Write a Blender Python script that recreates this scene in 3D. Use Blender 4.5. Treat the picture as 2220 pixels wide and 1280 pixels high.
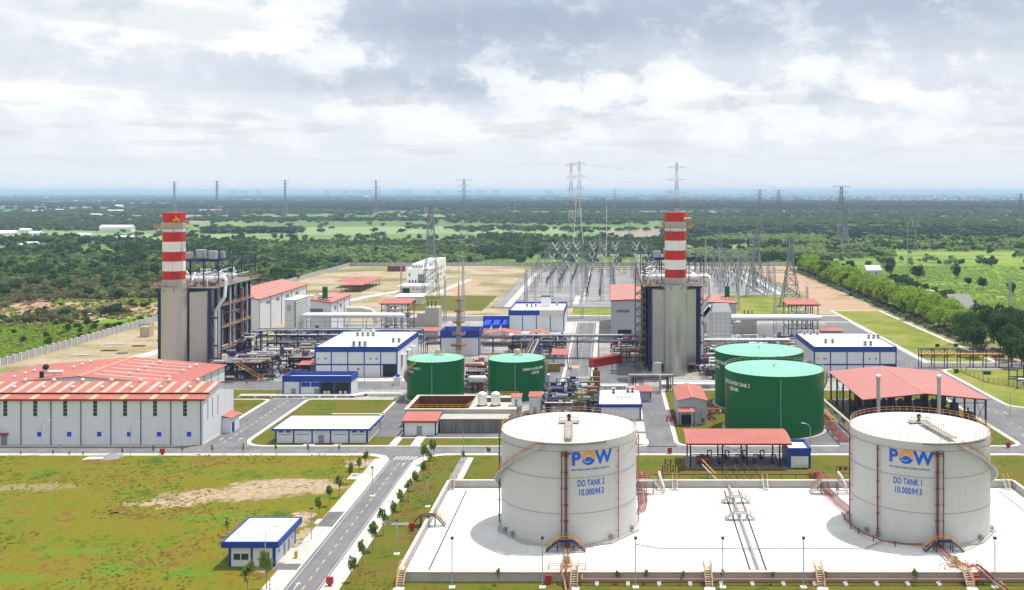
import bpy, math, random
import numpy as np
from mathutils import Vector, Matrix, noise as mnoise
R=math.radians
scene=bpy.context.scene
for o in list(bpy.data.objects): bpy.data.objects.remove(o)
# ---------------------------------------------------------------- camera (level drone camera, 66 m up, shifted lens)
HAZE_D=0.78e-4
H=66.0; F=2200.0; CX=1320.0; CY=415.0
cam_d=bpy.data.cameras.new('camera'); cam=bpy.data.objects.new('camera',cam_d); scene.collection.objects.link(cam)
cam.location=(0,0,H); cam.rotation_euler=(R(90),0,0)
cam_d.sensor_width=36; cam_d.lens=36*F/2220; cam_d.shift_x=-(CX-1110)/2220; cam_d.shift_y=-(640-CY)/2220
cam_d.clip_start=1; cam_d.clip_end=120000; scene.camera=cam
# ---------------------------------------------------------------- colour management
vs=scene.view_settings; vs.view_transform='Standard'; vs.look='None'; vs.gamma=1; vs.exposure=0.18; vs.use_curve_mapping=False
scene.cycles.volume_bounces=3
# ---------------------------------------------------------------- node helpers
class NT:
    def __init__(s,nt): s.nt=nt
    def n(s,t,**kw):
        x=s.nt.nodes.new(t)
        for k,v in kw.items(): setattr(x,k,v)
        return x
    def link(s,a,b): s.nt.links.new(a,b)
    def put(s,sock,v):
        if isinstance(v,bpy.types.NodeSocket): s.link(v,sock)
        else:
            if isinstance(v,(tuple,list)) and len(v)==3 and sock.type=='RGBA': v=(*v,1)
            sock.default_value=v
    def m(s,op,a,b=None,c=None,clamp=False):
        x=s.n('ShaderNodeMath',operation=op); x.use_clamp=clamp
        s.put(x.inputs[0],a)
        if b is not None: s.put(x.inputs[1],b)
        if c is not None: s.put(x.inputs[2],c)
        return x.outputs[0]
    def v(s,op,a,b=None):
        x=s.n('ShaderNodeVectorMath',operation=op); s.put(x.inputs[0],a)
        if b is not None: s.put(x.inputs[1],b)
        return x.outputs[1] if op in('LENGTH','DOT_PRODUCT') else x.outputs[0]
    def sep(s,a):
        x=s.n('ShaderNodeSeparateXYZ'); s.put(x.inputs[0],a); return x.outputs
    def comb(s,a,b,c):
        x=s.n('ShaderNodeCombineXYZ')
        for i,q in enumerate((a,b,c)): s.put(x.inputs[i],q)
        return x.outputs[0]
    def noise(s,vec,scale,detail=4,rough=.55,out=0,dist=0):
        x=s.n('ShaderNodeTexNoise'); s.put(x.inputs['Vector'],vec); x.inputs['Scale'].default_value=scale
        x.inputs['Detail'].default_value=detail; x.inputs['Roughness'].default_value=rough; x.inputs['Distortion'].default_value=dist
        return x.outputs[out]
    def ramp(s,f,stops,interp='LINEAR'):
        x=s.n('ShaderNodeValToRGB'); s.put(x.inputs[0],f); r=x.color_ramp; r.interpolation=interp
        while len(r.elements)<len(stops): r.elements.new(.5)
        for e,(p,c) in zip(r.elements,stops):
            e.position=p; e.color=(*c,1) if len(c)==3 else c
        return x.outputs[0]
    def mix(s,f,a,b,mode='MIX'):
        x=s.n('ShaderNodeMix',data_type='RGBA',blend_type=mode); s.put(x.inputs[0],f); s.put(x.inputs[6],a); s.put(x.inputs[7],b)
        return x.outputs[2]
    def sstep(s,x,a,b):
        y=s.n('ShaderNodeMapRange',interpolation_type='SMOOTHSTEP'); s.put(y.inputs[0],x)
        y.inputs[1].default_value=a; y.inputs[2].default_value=b; return y.outputs[0]
# ---------------------------------------------------------------- world: Nishita sky under broken cloud
SUN=Vector((.27,.20,.942)).normalized()
SEL=math.asin(SUN.z); SROT=math.atan2(SUN.x,SUN.y)
w=bpy.data.worlds.new('World'); scene.world=w; w.use_nodes=True
t=NT(w.node_tree); w.node_tree.nodes.clear()
wo=t.n('ShaderNodeOutputWorld'); bg=t.n('ShaderNodeBackground'); t.link(bg.outputs[0],wo.inputs[0]); bg.inputs[1].default_value=.1
sky=t.n('ShaderNodeTexSky',sky_type='NISHITA'); sky.sun_disc=False; sky.sun_elevation=SEL; sky.sun_rotation=SROT
sky.air_density=1.2; sky.dust_density=2.0; sky.altitude=60
tc=t.n('ShaderNodeTexCoord'); D=tc.outputs['Generated']; dx,dy,dz=t.sep(D)
az=t.m('ARCTAN2',dx,dy); el=t.m('ARCSINE',dz)
zc=t.m('MAXIMUM',dz,0.0)
den=t.m('ADD',zc,.07)
pl=t.comb(t.m('DIVIDE',dx,den),t.m('DIVIDE',dy,den),0.0)
ang=t.comb(az,t.m('MULTIPLY',el,1.9),0.0)
wob=t.m('SUBTRACT',t.noise(ang,9,6,.62),.5); wob2=t.m('SUBTRACT',t.noise(t.v('ADD',ang,(3.3,1.7,0)),9,6,.62),.5)
azw=t.m('MULTIPLY_ADD',wob,.16,az); elw=t.m('MULTIPLY_ADD',wob2,.06,el)
def blobs(lst):
    acc=None
    for (px,py,rx,ry,s) in lst:
        a0=math.atan((px-CX)/F); e0=math.atan((CY-py)/F)
        a=t.m('DIVIDE',t.m('SUBTRACT',azw,a0),rx/F); b=t.m('DIVIDE',t.m('SUBTRACT',elw,e0),ry/F)
        q=t.m('ADD',t.m('MULTIPLY',a,a),t.m('MULTIPLY',b,b))
        g=t.m('MULTIPLY',t.m('EXPONENT',t.m('MULTIPLY',q,-1.0)),s)
        acc=g if acc is None else t.m('ADD',acc,g)
    return acc
dark=blobs([(900,60,330,110,1.0),(1400,40,400,90,1.05),(2050,20,360,90,1.0),(330,170,300,45,.15),(850,190,380,38,.55),(1650,215,420,36,.35),(60,150,170,45,.2),(1250,180,300,45,.35),(150,20,170,30,.25),(2150,210,150,45,.35)])
lite=blobs([(450,60,190,55,1.1),(530,110,120,40,.9),(1230,205,140,42,1.0),(1440,180,120,38,.9),(1060,170,120,36,.6),(1980,215,130,30,1.0),(1560,225,160,40,.8),(760,140,70,26,.8),(60,230,120,36,.7),(300,250,200,30,.7),(800,255,190,32,.7),(1150,290,260,34,.6),(1700,285,240,34,.7),(450,320,260,30,.5),(2120,300,150,30,.5),(2050,120,120,40,.45),(1790,160,120,60,.7),(230,110,110,45,.8),(650,40,60,60,.6)])
ang2=t.comb(az,t.m('MULTIPLY',el,1.45),0.0)
big=t.noise(pl,.55,8,.6,dist=.3); fine=t.noise(t.v('ADD',ang2,t.v('MULTIPLY',t.noise(ang2,14,5,.6,out=1),(.035,.035,0))),17,8,.6)
puff=t.sstep(t.m('ADD',fine,t.m('MULTIPLY',lite,.16)),.50,.66)
val=t.m('MULTIPLY_ADD',t.m('SUBTRACT',big,.5),.17,.765)
val=t.m('ADD',val,t.m('MULTIPLY',lite,t.m('MULTIPLY_ADD',puff,.20,.03)))
val=t.m('SUBTRACT',val,t.m('MULTIPLY',dark,t.m('MULTIPLY_ADD',t.m('SUBTRACT',1.0,puff),.12,.13)))
val=t.m('MULTIPLY_ADD',t.m('SUBTRACT',fine,.5),.20,val)
# towards the horizon the deck flattens to an even pale layer
hz=t.sstep(el,.0,.075)
val=t.m('MULTIPLY_ADD',t.m('SUBTRACT',val,.75),hz,.75)
cloud=t.ramp(val,[(.25,(3.0,3.6,4.5)),(.5,(4.6,5.25,6.25)),(.70,(6.8,7.25,7.9)),(.82,(8.2,8.5,8.8)),(.95,(9.0,9.05,9.1))])
gap=t.m('MULTIPLY',t.sstep(t.noise(pl,.9,5,.5),.52,.62),t.m('MULTIPLY',hz,.25))
col=t.mix(gap,cloud,sky.outputs[0])
t.link(col,bg.inputs[0])
# ---------------------------------------------------------------- sun
sd=bpy.data.lights.new('sun','SUN'); so=bpy.data.objects.new('sun',sd); scene.collection.objects.link(so)
sd.energy=4.2; sd.angle=R(.53); sd.color=(1,.955,.88); so.rotation_euler=(-SUN).to_track_quat('-Z','Y').to_euler(); so.location=(0,0,400)
# ---------------------------------------------------------------- pixel <-> world
def PX(px,Y): return (px-CX)*Y/F
def YG(py,z=0.0): return F*(H-z)/(py-CY)
def ZP(py,Y): return H-(py-CY)*Y/F
def G(px,py,z=0.0):
    Y=YG(py,z); return (PX(px,Y),Y)
# ---------------------------------------------------------------- mesh builder
class MB:
    def __init__(s): s.v=[]; s.f=[]; s.mi=[]; s.sm=False
    def add(s,vs,fs,m=0):
        b=len(s.v); s.v+=[tuple(p) for p in vs]
        for f in fs: s.f.append(tuple(b+i for i in f)); s.mi.append(m)
        return s
    def box(s,x0,x1,y0,y1,z0,z1,m=0):
        return s.add([(x0,y0,z0),(x1,y0,z0),(x1,y1,z0),(x0,y1,z0),(x0,y0,z1),(x1,y0,z1),(x1,y1,z1),(x0,y1,z1)],
          [(0,3,2,1),(4,5,6,7),(0,1,5,4),(1,2,6,5),(2,3,7,6),(3,0,4,7)],m)
    def cyl(s,cx,cy,z0,z1,r,n=24,r2=None,m=0,cap=True,mt=None):
        r2=r if r2 is None else r2; s.sm=True
        a=[(cx+r*math.sin(2*math.pi*i/n),cy-r*math.cos(2*math.pi*i/n),z0) for i in range(n)]
        b=[(cx+r2*math.sin(2*math.pi*i/n),cy-r2*math.cos(2*math.pi*i/n),z1) for i in range(n)]
        s.add(a+b,[(i,(i+1)%n,n+(i+1)%n,n+i) for i in range(n)],m)
        if cap:
            s.add(b,[tuple(range(n))],m if mt is None else mt); s.add(a,[tuple(range(n))[::-1]],m)
        return s
    def bar(s,p,q,r=.1,n=4,m=0,cap=True):
        p=Vector(p); q=Vector(q); d=q-p
        if d.length<1e-6: return s
        d.normalize(); u=d.cross(Vector((0,0,1)) if abs(d.z)<.9 else Vector((1,0,0))).normalized(); w_=d.cross(u)
        if n>5: s.sm=True
        A=[];B=[]
        for i in range(n):
            a=2*math.pi*(i+.5)/n; o=u*math.cos(a)*r+w_*math.sin(a)*r
            A.append(p+o); B.append(q+o)
        fs=[(i,(i+1)%n,n+(i+1)%n,n+i) for i in range(n)]
        if cap: fs+=[tuple(range(n))[::-1],tuple(range(n,2*n))]
        return s.add(A+B,fs,m)
    def path(s,pts,r=.1,n=6,m=0):
        for a,b in zip(pts,pts[1:]): s.bar(a,b,r,n,m)
        if n>4:
            for c in pts[1:-1]: s.ball(c,r*1.04,6,4,m)
        return s
    def ball(s,c,r,n=8,k=5,m=0,sx=1,sy=1,sz=1):
        s.sm=True; vs=[]; fs=[]
        for j in range(k+1):
            th=math.pi*j/k
            for i in range(n):
                a=2*math.pi*i/n; vs.append((c[0]+sx*r*math.sin(th)*math.cos(a),c[1]+sy*r*math.sin(th)*math.sin(a),c[2]+sz*r*math.cos(th)))
        for j in range(k):
            for i in range(n): fs.append((j*n+i,(j+1)*n+i,(j+1)*n+(i+1)%n,j*n+(i+1)%n))
        return s.add(vs,fs,m)
    def quad(s,a,b,c,d,m=0): return s.add([a,b,c,d],[(0,1,2,3)],m)
    def sheet(s,x0,x1,y0,y1,z,m=0): return s.add([(x0,y0,z),(x1,y0,z),(x1,y1,z),(x0,y1,z)],[(0,1,2,3)],m)
    def poly(s,pts,z,m=0): return s.add([(x,y,z) for x,y in pts],[tuple(range(len(pts)))],m)
    def slab(s,top,th,m=0):
        n=len(top); bot=[(x,y,z-th) for x,y,z in top]
        return s.add(list(top)+bot,[tuple(range(n)),tuple(range(n,2*n))[::-1]]+[(i,n+i,n+(i+1)%n,(i+1)%n) for i in range(n)],m)
    def build(s,name,mats,parent=None,**kw):
        me=bpy.data.meshes.new(name); off=root_loc(parent)
        vs=np.array(s.v,dtype=float)-np.array(off) if s.v else []
        me.from_pydata([tuple(p) for p in vs],[],s.f)
        if not isinstance(mats,(list,tuple)): mats=[mats]
        for mm in mats: me.materials.append(mm)
        if len(mats)>1: me.polygons.foreach_set('material_index',s.mi)
        if s.sm: me.shade_smooth(); me.set_sharp_from_angle(angle=.6)
        me.update()
        o=bpy.data.objects.new(name,me); scene.collection.objects.link(o)
        if parent is not None: o.parent=parent
        else: o.location=(0,0,0)
        for k,v in kw.items(): o[k]=v
        return o
def _each(s,name,mats,parent,**kw):
    "every loose island becomes a part of its own"
    p=list(range(len(s.v)))
    def f(a):
        while p[a]!=a: p[a]=p[p[a]]; a=p[a]
        return a
    for fc in s.f:
        for q in fc[1:]: p[f(q)]=f(fc[0])
    g={}
    for fc,mi in zip(s.f,s.mi): g.setdefault(f(fc[0]),[]).append((fc,mi))
    for k,fs in g.items():
        ids=sorted({i for fc,_ in fs for i in fc}); mp={a:b for b,a in enumerate(ids)}
        m=MB(); m.v=[s.v[i] for i in ids]; m.f=[tuple(mp[i] for i in fc) for fc,_ in fs]; m.mi=[mi for _,mi in fs]; m.sm=s.sm; m.build(name,mats,parent,**kw)
MB.each=_each
def root_loc(p):
    if p is None: return (0,0,0)
    while p.parent: p=p.parent
    return tuple(p.location)
def thing(name,label,cat,loc,group=None,rz=0):
    o=bpy.data.objects.new(name,None); scene.collection.objects.link(o); o.location=loc; o.rotation_euler=(0,0,rz)
    o.empty_display_size=.5; o['label']=label; o['category']=cat
    if group: o['group']=group
    return o
def tag(o,label,cat,group=None,kind=None):
    o['label']=label; o['category']=cat
    if group: o['group']=group
    if kind: o['kind']=kind
    return o
def recentre(o,loc):
    "move a one-mesh thing's origin to its base"
    o.data.transform(Matrix.Translation(-Vector(loc))); o.location=loc; return o
def copy_tree(src,loc,rz=0,label=None,scale=None):
    c=src.copy(); scene.collection.objects.link(c); c.location=loc; c.rotation_euler=(0,0,rz)
    if label: c['label']=label
    if scale: c.scale=(scale,)*3 if not isinstance(scale,(tuple,list)) else scale
    for ch in src.children:
        d=ch.copy(); scene.collection.objects.link(d); d.parent=c
        for g in ch.children:
            e=g.copy(); scene.collection.objects.link(e); e.parent=d
    return c
MARKS={}
def mark(o,phrase,axis='x'): MARKS.setdefault(phrase,('xyz'.index(axis),[]))[1].append(o)
def structure(o): o['kind']='structure'; return o
# ---------------------------------------------------------------- materials
MATS={}
def newmat(name):
    m=bpy.data.materials.new(name); m.use_nodes=True; t=NT(m.node_tree); m.node_tree.nodes.clear()
    o=t.n('ShaderNodeOutputMaterial'); b=t.n('ShaderNodeBsdfPrincipled'); t.link(b.outputs[0],o.inputs[0]); t.b=b
    g=t.n('ShaderNodeNewGeometry'); t.P=g.outputs['Position']
    MATS[name]=m; return m,t
def paint(name,col,rough=.6,metal=0,var=.12,scale=.6,dirt=None,streak=0,spec=.3,corr=None,bump=0,seam=0):
    "painted / plain surface with uneven tone, optional grime streaks running down and optional sheet corrugation"
    m,t=newmat(name)
    a=t.noise(t.P,scale,5,.6); b=t.noise(t.P,scale*9,3,.6)
    f=t.m('MULTIPLY_ADD',a,.7,t.m('MULTIPLY',b,.3))
    c=t.ramp(f,[(.25,tuple(x*(1-var) for x in col)),(.5,col),(.75,tuple(min(1,x*(1+var)) for x in col))])
    if streak:
        sv=t.v('MULTIPLY',t.P,(1.0,1.0,.07)); s=t.sstep(t.noise(sv,.9,4,.7),.5,.74)
        c=t.mix(t.m('MULTIPLY',s,streak),c,dirt or tuple(x*.45 for x in col))
    elif dirt:
        s=t.sstep(t.noise(t.P,scale*1.7,6,.7),.55,.75); c=t.mix(t.m('MULTIPLY',s,.6),c,dirt)
    if seam:      # welded plate courses: hairline seams, each course a slightly different tone
        z=t.m('DIVIDE',t.sep(t.P)[2],seam); fz=t.m('FRACT',z); k=t.m('FLOOR',z); wn=t.n('ShaderNodeTexWhiteNoise',noise_dimensions='1D'); t.link(k,wn.inputs['W'])
        c=t.mix(t.m('MULTIPLY',wn.outputs[0],.10),c,tuple(x*.8 for x in col)); c=t.mix(t.m('MULTIPLY',t.sstep(fz,.06,.0),.28),c,tuple(x*.5 for x in col))
        x_,y_,_=t.sep(t.P); vz=t.m('FRACT',t.m('ADD',t.m('DIVIDE',x_,4.1),t.m('MULTIPLY',k,.37))); c=t.mix(t.m('MULTIPLY',t.sstep(vz,.02,.0),.22),c,tuple(x*.5 for x in col))
    t.put(t.b.inputs['Base Color'],c)
    t.b.inputs['Roughness'].default_value=rough; t.b.inputs['Metallic'].default_value=metal; t.b.inputs['Specular IOR Level'].default_value=spec
    if corr:
        ax,per,dep=corr; x=t.sep(t.P)[ax]; s=t.m('SINE',t.m('MULTIPLY',x,2*math.pi/per))
        bm=t.n('ShaderNodeBump'); bm.inputs['Strength'].default_value=1; bm.inputs['Distance'].default_value=dep; t.link(s,bm.inputs['Height']); t.link(bm.outputs[0],t.b.inputs['Normal'])
    elif bump:
        bm=t.n('ShaderNodeBump'); bm.inputs['Distance'].default_value=bump; t.link(b,bm.inputs['Height']); t.link(bm.outputs[0],t.b.inputs['Normal'])
    return m
WHITE=paint('white_wall_panel',(.66,.68,.72),.55,streak=.16,dirt=(.42,.42,.42),var=.05,scale=.25)
WROOF=paint('white_roof_sheet',(.8,.8,.79),.6,var=.04,dirt=(.62,.61,.58))
WHP=paint('white_pipe_cladding',(.72,.73,.73),.35,metal=.25,var=.08,dirt=(.5,.5,.48))
GREYW=paint('grey_wall_panel',(.40,.42,.47),.55,streak=.12,var=.06,scale=.25)
BLUE=paint('blue_fascia',(.012,.045,.30),.5,var=.12,scale=.4)
NAVY=paint('navy_steel',(.013,.02,.10),.5,var=.25)
BRBLUE=paint('bright_blue_paint',(.015,.07,.55),.45,var=.2)
RED=paint('red_roof_sheet',(.43,.14,.115),.6,var=.20,scale=.12,corr=(0,.6,.05),dirt=(.46,.20,.165))
REDX=paint('red_roof_sheet_side',(.43,.14,.11),.6,var=.20,scale=.12,corr=(1,.6,.05),dirt=(.60,.26,.20))
REDT=paint('red_trim',(.36,.03,.025),.5,var=.12)
SKYL=paint('translucent_roof_strip',(.54,.42,.36),.4,var=.06)
SKYY=paint('aged_roof_strip',(.60,.42,.27),.5,var=.08)
SRED=paint('stack_red',(.55,.018,.012),.5,var=.14,scale=.5,streak=.25,dirt=(.30,.02,.02))
SWHT=paint('stack_white',(.80,.78,.75),.5,var=.08,scale=.5,streak=.35,dirt=(.42,.33,.27))
GALV=paint('galvanised_steel',(.42,.44,.46),.45,metal=.35,var=.15)
DSTEEL=paint('dark_steel',(.055,.055,.065),.5,var=.3)
GSTEEL=paint('grey_steel',(.22,.22,.23),.5,metal=.2,var=.2)
YEL=paint('yellow_handrail',(.62,.32,.04),.5,var=.15)
ORA=paint('orange_handrail',(.55,.26,.12),.5,var=.15)
RPIPE=paint('red_pipe',(.27,.04,.04),.45,var=.2)
MPIPE=paint('maroon_pipe',(.15,.045,.04),.5,var=.25)
PINK=paint('faded_red_pipe',(.36,.15,.14),.5,var=.2)
RUST=paint('rusty_steel',(.20,.09,.05),.8,var=.35,scale=2)
TAN=paint('tan_insulation',(.48,.40,.28),.7,var=.2)
GRN=paint('green_tank_paint',(.002,.118,.034),.42,var=.07,scale=.15,streak=.22,dirt=(.03,.12,.06),spec=.18,seam=1.8)
GRNR=paint('green_tank_roof',(.21,.55,.39),.6,var=.10,scale=.2,dirt=(.32,.62,.45))
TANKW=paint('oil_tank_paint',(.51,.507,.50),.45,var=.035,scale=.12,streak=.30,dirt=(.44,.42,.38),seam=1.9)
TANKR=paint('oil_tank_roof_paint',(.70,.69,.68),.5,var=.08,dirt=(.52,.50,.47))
CONC=paint('concrete',(.42,.40,.37),.85,var=.16,streak=.3,dirt=(.24,.22,.20),scale=.5)
CONCL=paint('pale_concrete',(.72,.71,.68),.85,var=.05,scale=.15,dirt=(.62,.60,.57))
DCONC=paint('damp_concrete',(.20,.19,.19),.85,var=.2,streak=.4,dirt=(.09,.085,.085),scale=.5)  # dark concrete; on the open shed's floor it stands for roof shade
CCAP=paint('cream_concrete',(.66,.60,.50),.85,var=.1,scale=.6)
BROWN=paint('rust_stained_basin',(.12,.05,.03),.8,var=.3,streak=.5,dirt=(.05,.025,.02),scale=.5)
BLK=paint('black_opening',(.012,.012,.015),.6,var=.1)
GLS=paint('dark_window_glass',(.03,.035,.045),.12,var=.1,spec=.6)
GREYD=paint('grey_door',(.25,.26,.28),.5,var=.1)
LOUV=paint('grey_louvre',(.16,.17,.18),.6,var=.1)
OLIVE=paint('olive_tank_paint',(.22,.19,.07),.6,var=.15,scale=1,dirt=(.15,.12,.05))
WALKG=paint('weathered_grating',(.34,.31,.28),.7,var=.25,scale=2)
CONT=paint('container_red',(.45,.02,.02),.5,var=.15,scale=.8,corr=(0,.4,.05))
DIESEL=paint('brushed_metal_cladding',(.50,.49,.47),.34,metal=.75,var=.10,scale=.25,streak=.25,dirt=(.36,.34,.32),seam=2.4)
CLADT=paint('tan_metal_cladding',(.56,.51,.48),.36,metal=.6,var=.08,scale=.25,streak=.28,dirt=(.42,.38,.35),seam=2.4)
AC=paint('beige_ac_casing',(.58,.57,.52),.5,var=.05)
SIGNB=paint('logo_blue',(.01,.10,.55),.4,var=.08)
SIGNO=paint('logo_orange',(.85,.32,.03),.4,var=.12)
SIGNW=paint('sign_white',(.78,.80,.78),.4,var=.05)
SIGND=paint('sign_dark_blue',(.02,.05,.22),.4,var=.05)
KERB=paint('kerb_stone',(.70,.69,.66),.8,var=.08,scale=1)
LINEW=paint('road_paint_white',(.45,.45,.44),.7,var=.12,scale=2)
LINEY=paint('road_paint_yellow',(.48,.33,.17),.7,var=.12,scale=2)
BARK=paint('tree_bark',(.16,.12,.085),.9,var=.3,scale=2)
PORC=paint('insulator_glaze',(.055,.035,.03),.25,var=.2,spec=.6)
GLASSI=paint("pale_glass_insulator",(.70,.78,.77),.3,var=.05,spec=.6)
def groundmat(name,fn,rough=.95):
    m,t=newmat(name); c=fn(t); t.put(t.b.inputs['Base Color'],c); t.b.inputs['Roughness'].default_value=rough; t.b.inputs['Specular IOR Level'].default_value=.15
    return m
def ellm(t,lst,wob=3.0,ws=.09,soft=.4):
    "mask of noisy-edged ellipses given in metres: (cx,cy,rx,ry)"
    x,y,_=t.sep(t.P); n1=t.m('SUBTRACT',t.noise(t.P,ws,6,.65),.5); n2=t.m('SUBTRACT',t.noise(t.v('ADD',t.P,(37.,91.,5.)),ws,6,.65),.5)
    x=t.m('MULTIPLY_ADD',n1,wob*2,x); y=t.m('MULTIPLY_ADD',n2,wob*2,y); acc=None
    for cx,cy,rx,ry in lst:
        a=t.m('DIVIDE',t.m('SUBTRACT',x,cx),rx); b=t.m('DIVIDE',t.m('SUBTRACT',y,cy),ry)
        q=t.sstep(t.m('SQRT',t.m('ADD',t.m('MULTIPLY',a,a),t.m('MULTIPLY',b,b))),1+soft,1-soft)
        acc=q if acc is None else t.m('MAXIMUM',acc,q)
    return acc
def front_field(t):
    a=t.noise(t.P,.07,7,.68); b=t.noise(t.P,.8,5,.7); c=t.noise(t.v('MULTIPLY',t.P,(1,.45,1)),.16,6,.7)
    m2=t.noise(t.v('MULTIPLY',t.v('ADD',t.P,t.v('MULTIPLY',t.P,(0,.3,0))),(1,.6,1)),.32,6,.72)
    g=t.ramp(t.m('MULTIPLY_ADD',t.m('SUBTRACT',b,.5),.8,t.m('MULTIPLY_ADD',t.m('SUBTRACT',m2,.5),.8,a)),[(.27,(.05,.095,.006)),(.41,(.125,.145,.007)),(.56,(.175,.15,.012)),(.70,(.14,.082,.018))])
    g=t.mix(t.sstep(c,.57,.70),g,(.10,.17,.010)); g=t.mix(t.sstep(c,.34,.24),g,(.12,.08,.035))
    br=ellm(t,[(-86,177,4,2.6),(-101,173,5,1.8),(-73,175,5,2.0),(-90,171,3,1.5),(-80,205,9,2.2),(-98,186,6,1.6),(-66,203,7,2.2),(-118,170,6,2)],2.2,.2)
    g=t.mix(t.m('MULTIPLY',br,.4),g,(.06,.22,.02))
    sand=t.m('MULTIPLY',ellm(t,[(-72,226,13,6),(-84,220,12,4.5),(-93,214,8,2.6),(-60,246,4,4),(-62,203,3,5),(-58,192,2,6),(-60,180,2.2,3.5)],6.5,.2,.2),t.sstep(t.m('ADD',b,t.m('MULTIPLY',m2,.6)),.60,.80))
    g=t.mix(sand,g,t.ramp(b,[(.3,(.28,.20,.12)),(.7,(.46,.35,.26))]))
    pat=t.m('MULTIPLY',ellm(t,[(-128,226,9,3)],7,.2),.35)
    g=t.mix(pat,g,(.36,.31,.22))
    return t.mix(t.m('MULTIPLY',t.sstep(t.noise(t.P,3.2,3,.6),.58,.8),.45),g,(.10,.075,.02))
def lawn(t):
    a=t.noise(t.P,.10,6,.65); b=t.noise(t.P,.7,6,.75)
    g=t.ramp(t.m('MULTIPLY_ADD',t.m('SUBTRACT',b,.5),.95,a),[(.30,(.05,.09,.006)),(.43,(.10,.12,.010)),(.56,(.135,.115,.016)),(.70,(.12,.078,.022))])
    return t.mix(t.m('MULTIPLY',t.sstep(t.noise(t.P,2.6,3,.6),.56,.8),.4),g,(.09,.07,.02))
def lime(t):
    a=t.noise(t.P,.06,6,.65); b=t.noise(t.P,.7,5,.7)
    return t.ramp(t.m('MULTIPLY_ADD',t.m('SUBTRACT',b,.5),.35,a),[(.35,(.12,.165,.02)),(.5,(.19,.215,.035)),(.66,(.27,.24,.07))])
def sandy(t):
    a=t.noise(t.v('MULTIPLY',t.P,(.6,1,1)),.022,7,.65); b=t.noise(t.P,.4,5,.7)
    return t.ramp(t.m('MULTIPLY_ADD',t.m('SUBTRACT',b,.5),.30,a),[(.34,(.14,.14,.04)),(.43,(.22,.20,.09)),(.50,(.33,.27,.17)),(.58,(.42,.34,.25)),(.68,(.26,.15,.10))])
def redsoil(t):
    a=t.noise(t.P,.03,7,.65); b=t.noise(t.P,.5,5,.7)
    return t.ramp(t.m('MULTIPLY_ADD',t.m('SUBTRACT',b,.5),.3,a),[(.36,(.24,.20,.09)),(.48,(.42,.30,.21)),(.6,(.40,.26,.19)),(.7,(.30,.17,.12))])
def asph(t):
    a=t.noise(t.P,.12,6,.6); b=t.noise(t.P,2.5,4,.7); c=t.noise(t.v('MULTIPLY',t.P,(1,.08,1)),.8,3,.5)
    return t.ramp(t.m('MULTIPLY_ADD',a,.5,t.m('MULTIPLY_ADD',b,.2,t.m('MULTIPLY',c,.3))),[(.3,(.12,.12,.13)),(.5,(.172,.17,.18)),(.7,(.245,.24,.242))])
def asphd(t):
    a=t.noise(t.P,.15,6,.6); b=t.noise(t.P,2.5,4,.7)
    return t.ramp(t.m('MULTIPLY_ADD',a,.6,t.m('MULTIPLY',b,.4)),[(.3,(.10,.10,.11)),(.5,(.15,.15,.16)),(.7,(.23,.225,.22))])
def grav(t):
    a=t.noise(t.P,.05,6,.6); b=t.noise(t.P,1.5,4,.7)
    return t.ramp(t.m('MULTIPLY_ADD',a,.5,t.m('MULTIPLY',b,.5)),[(.3,(.16,.155,.16)),(.5,(.25,.245,.25)),(.7,(.36,.35,.34))])
def paving(t):
    a=t.noise(t.P,.2,6,.6); b=t.noise(t.P,2,4,.7)
    return t.ramp(t.m('MULTIPLY_ADD',a,.5,t.m('MULTIPLY',b,.5)),[(.3,(.34,.325,.30)),(.5,(.50,.485,.455)),(.7,(.63,.62,.59))])
def plantfloor(t):
    a=t.noise(t.P,.08,6,.65); b=t.noise(t.P,.6,5,.7)
    return t.ramp(t.m('MULTIPLY_ADD',a,.5,t.m('MULTIPLY',b,.5)),[(.3,(.13,.12,.115)),(.48,(.26,.245,.23)),(.6,(.42,.40,.37)),(.72,(.56,.53,.50))])
def bundfloor(t):
    a=t.noise(t.P,.1,6,.6); x,y,_=t.sep(t.P)
    c=t.ramp(a,[(.3,(.60,.585,.555)),(.5,(.70,.69,.67)),(.7,(.76,.75,.74))])
    j=t.m('MINIMUM',t.m('ABSOLUTE',t.m('SUBTRACT',t.m('FRACT',t.m('DIVIDE',x,6.0)),.5)),t.m('ABSOLUTE',t.m('SUBTRACT',t.m('FRACT',t.m('DIVIDE',y,6.0)),.5)))
    c=t.mix(t.m('MULTIPLY',t.sstep(j,.012,.004),.45),c,(.36,.35,.33))
    return t.mix(t.m('MULTIPLY',t.sstep(t.noise(t.P,.35,6,.7),.60,.72),.35),c,(.52,.47,.41))
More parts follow.
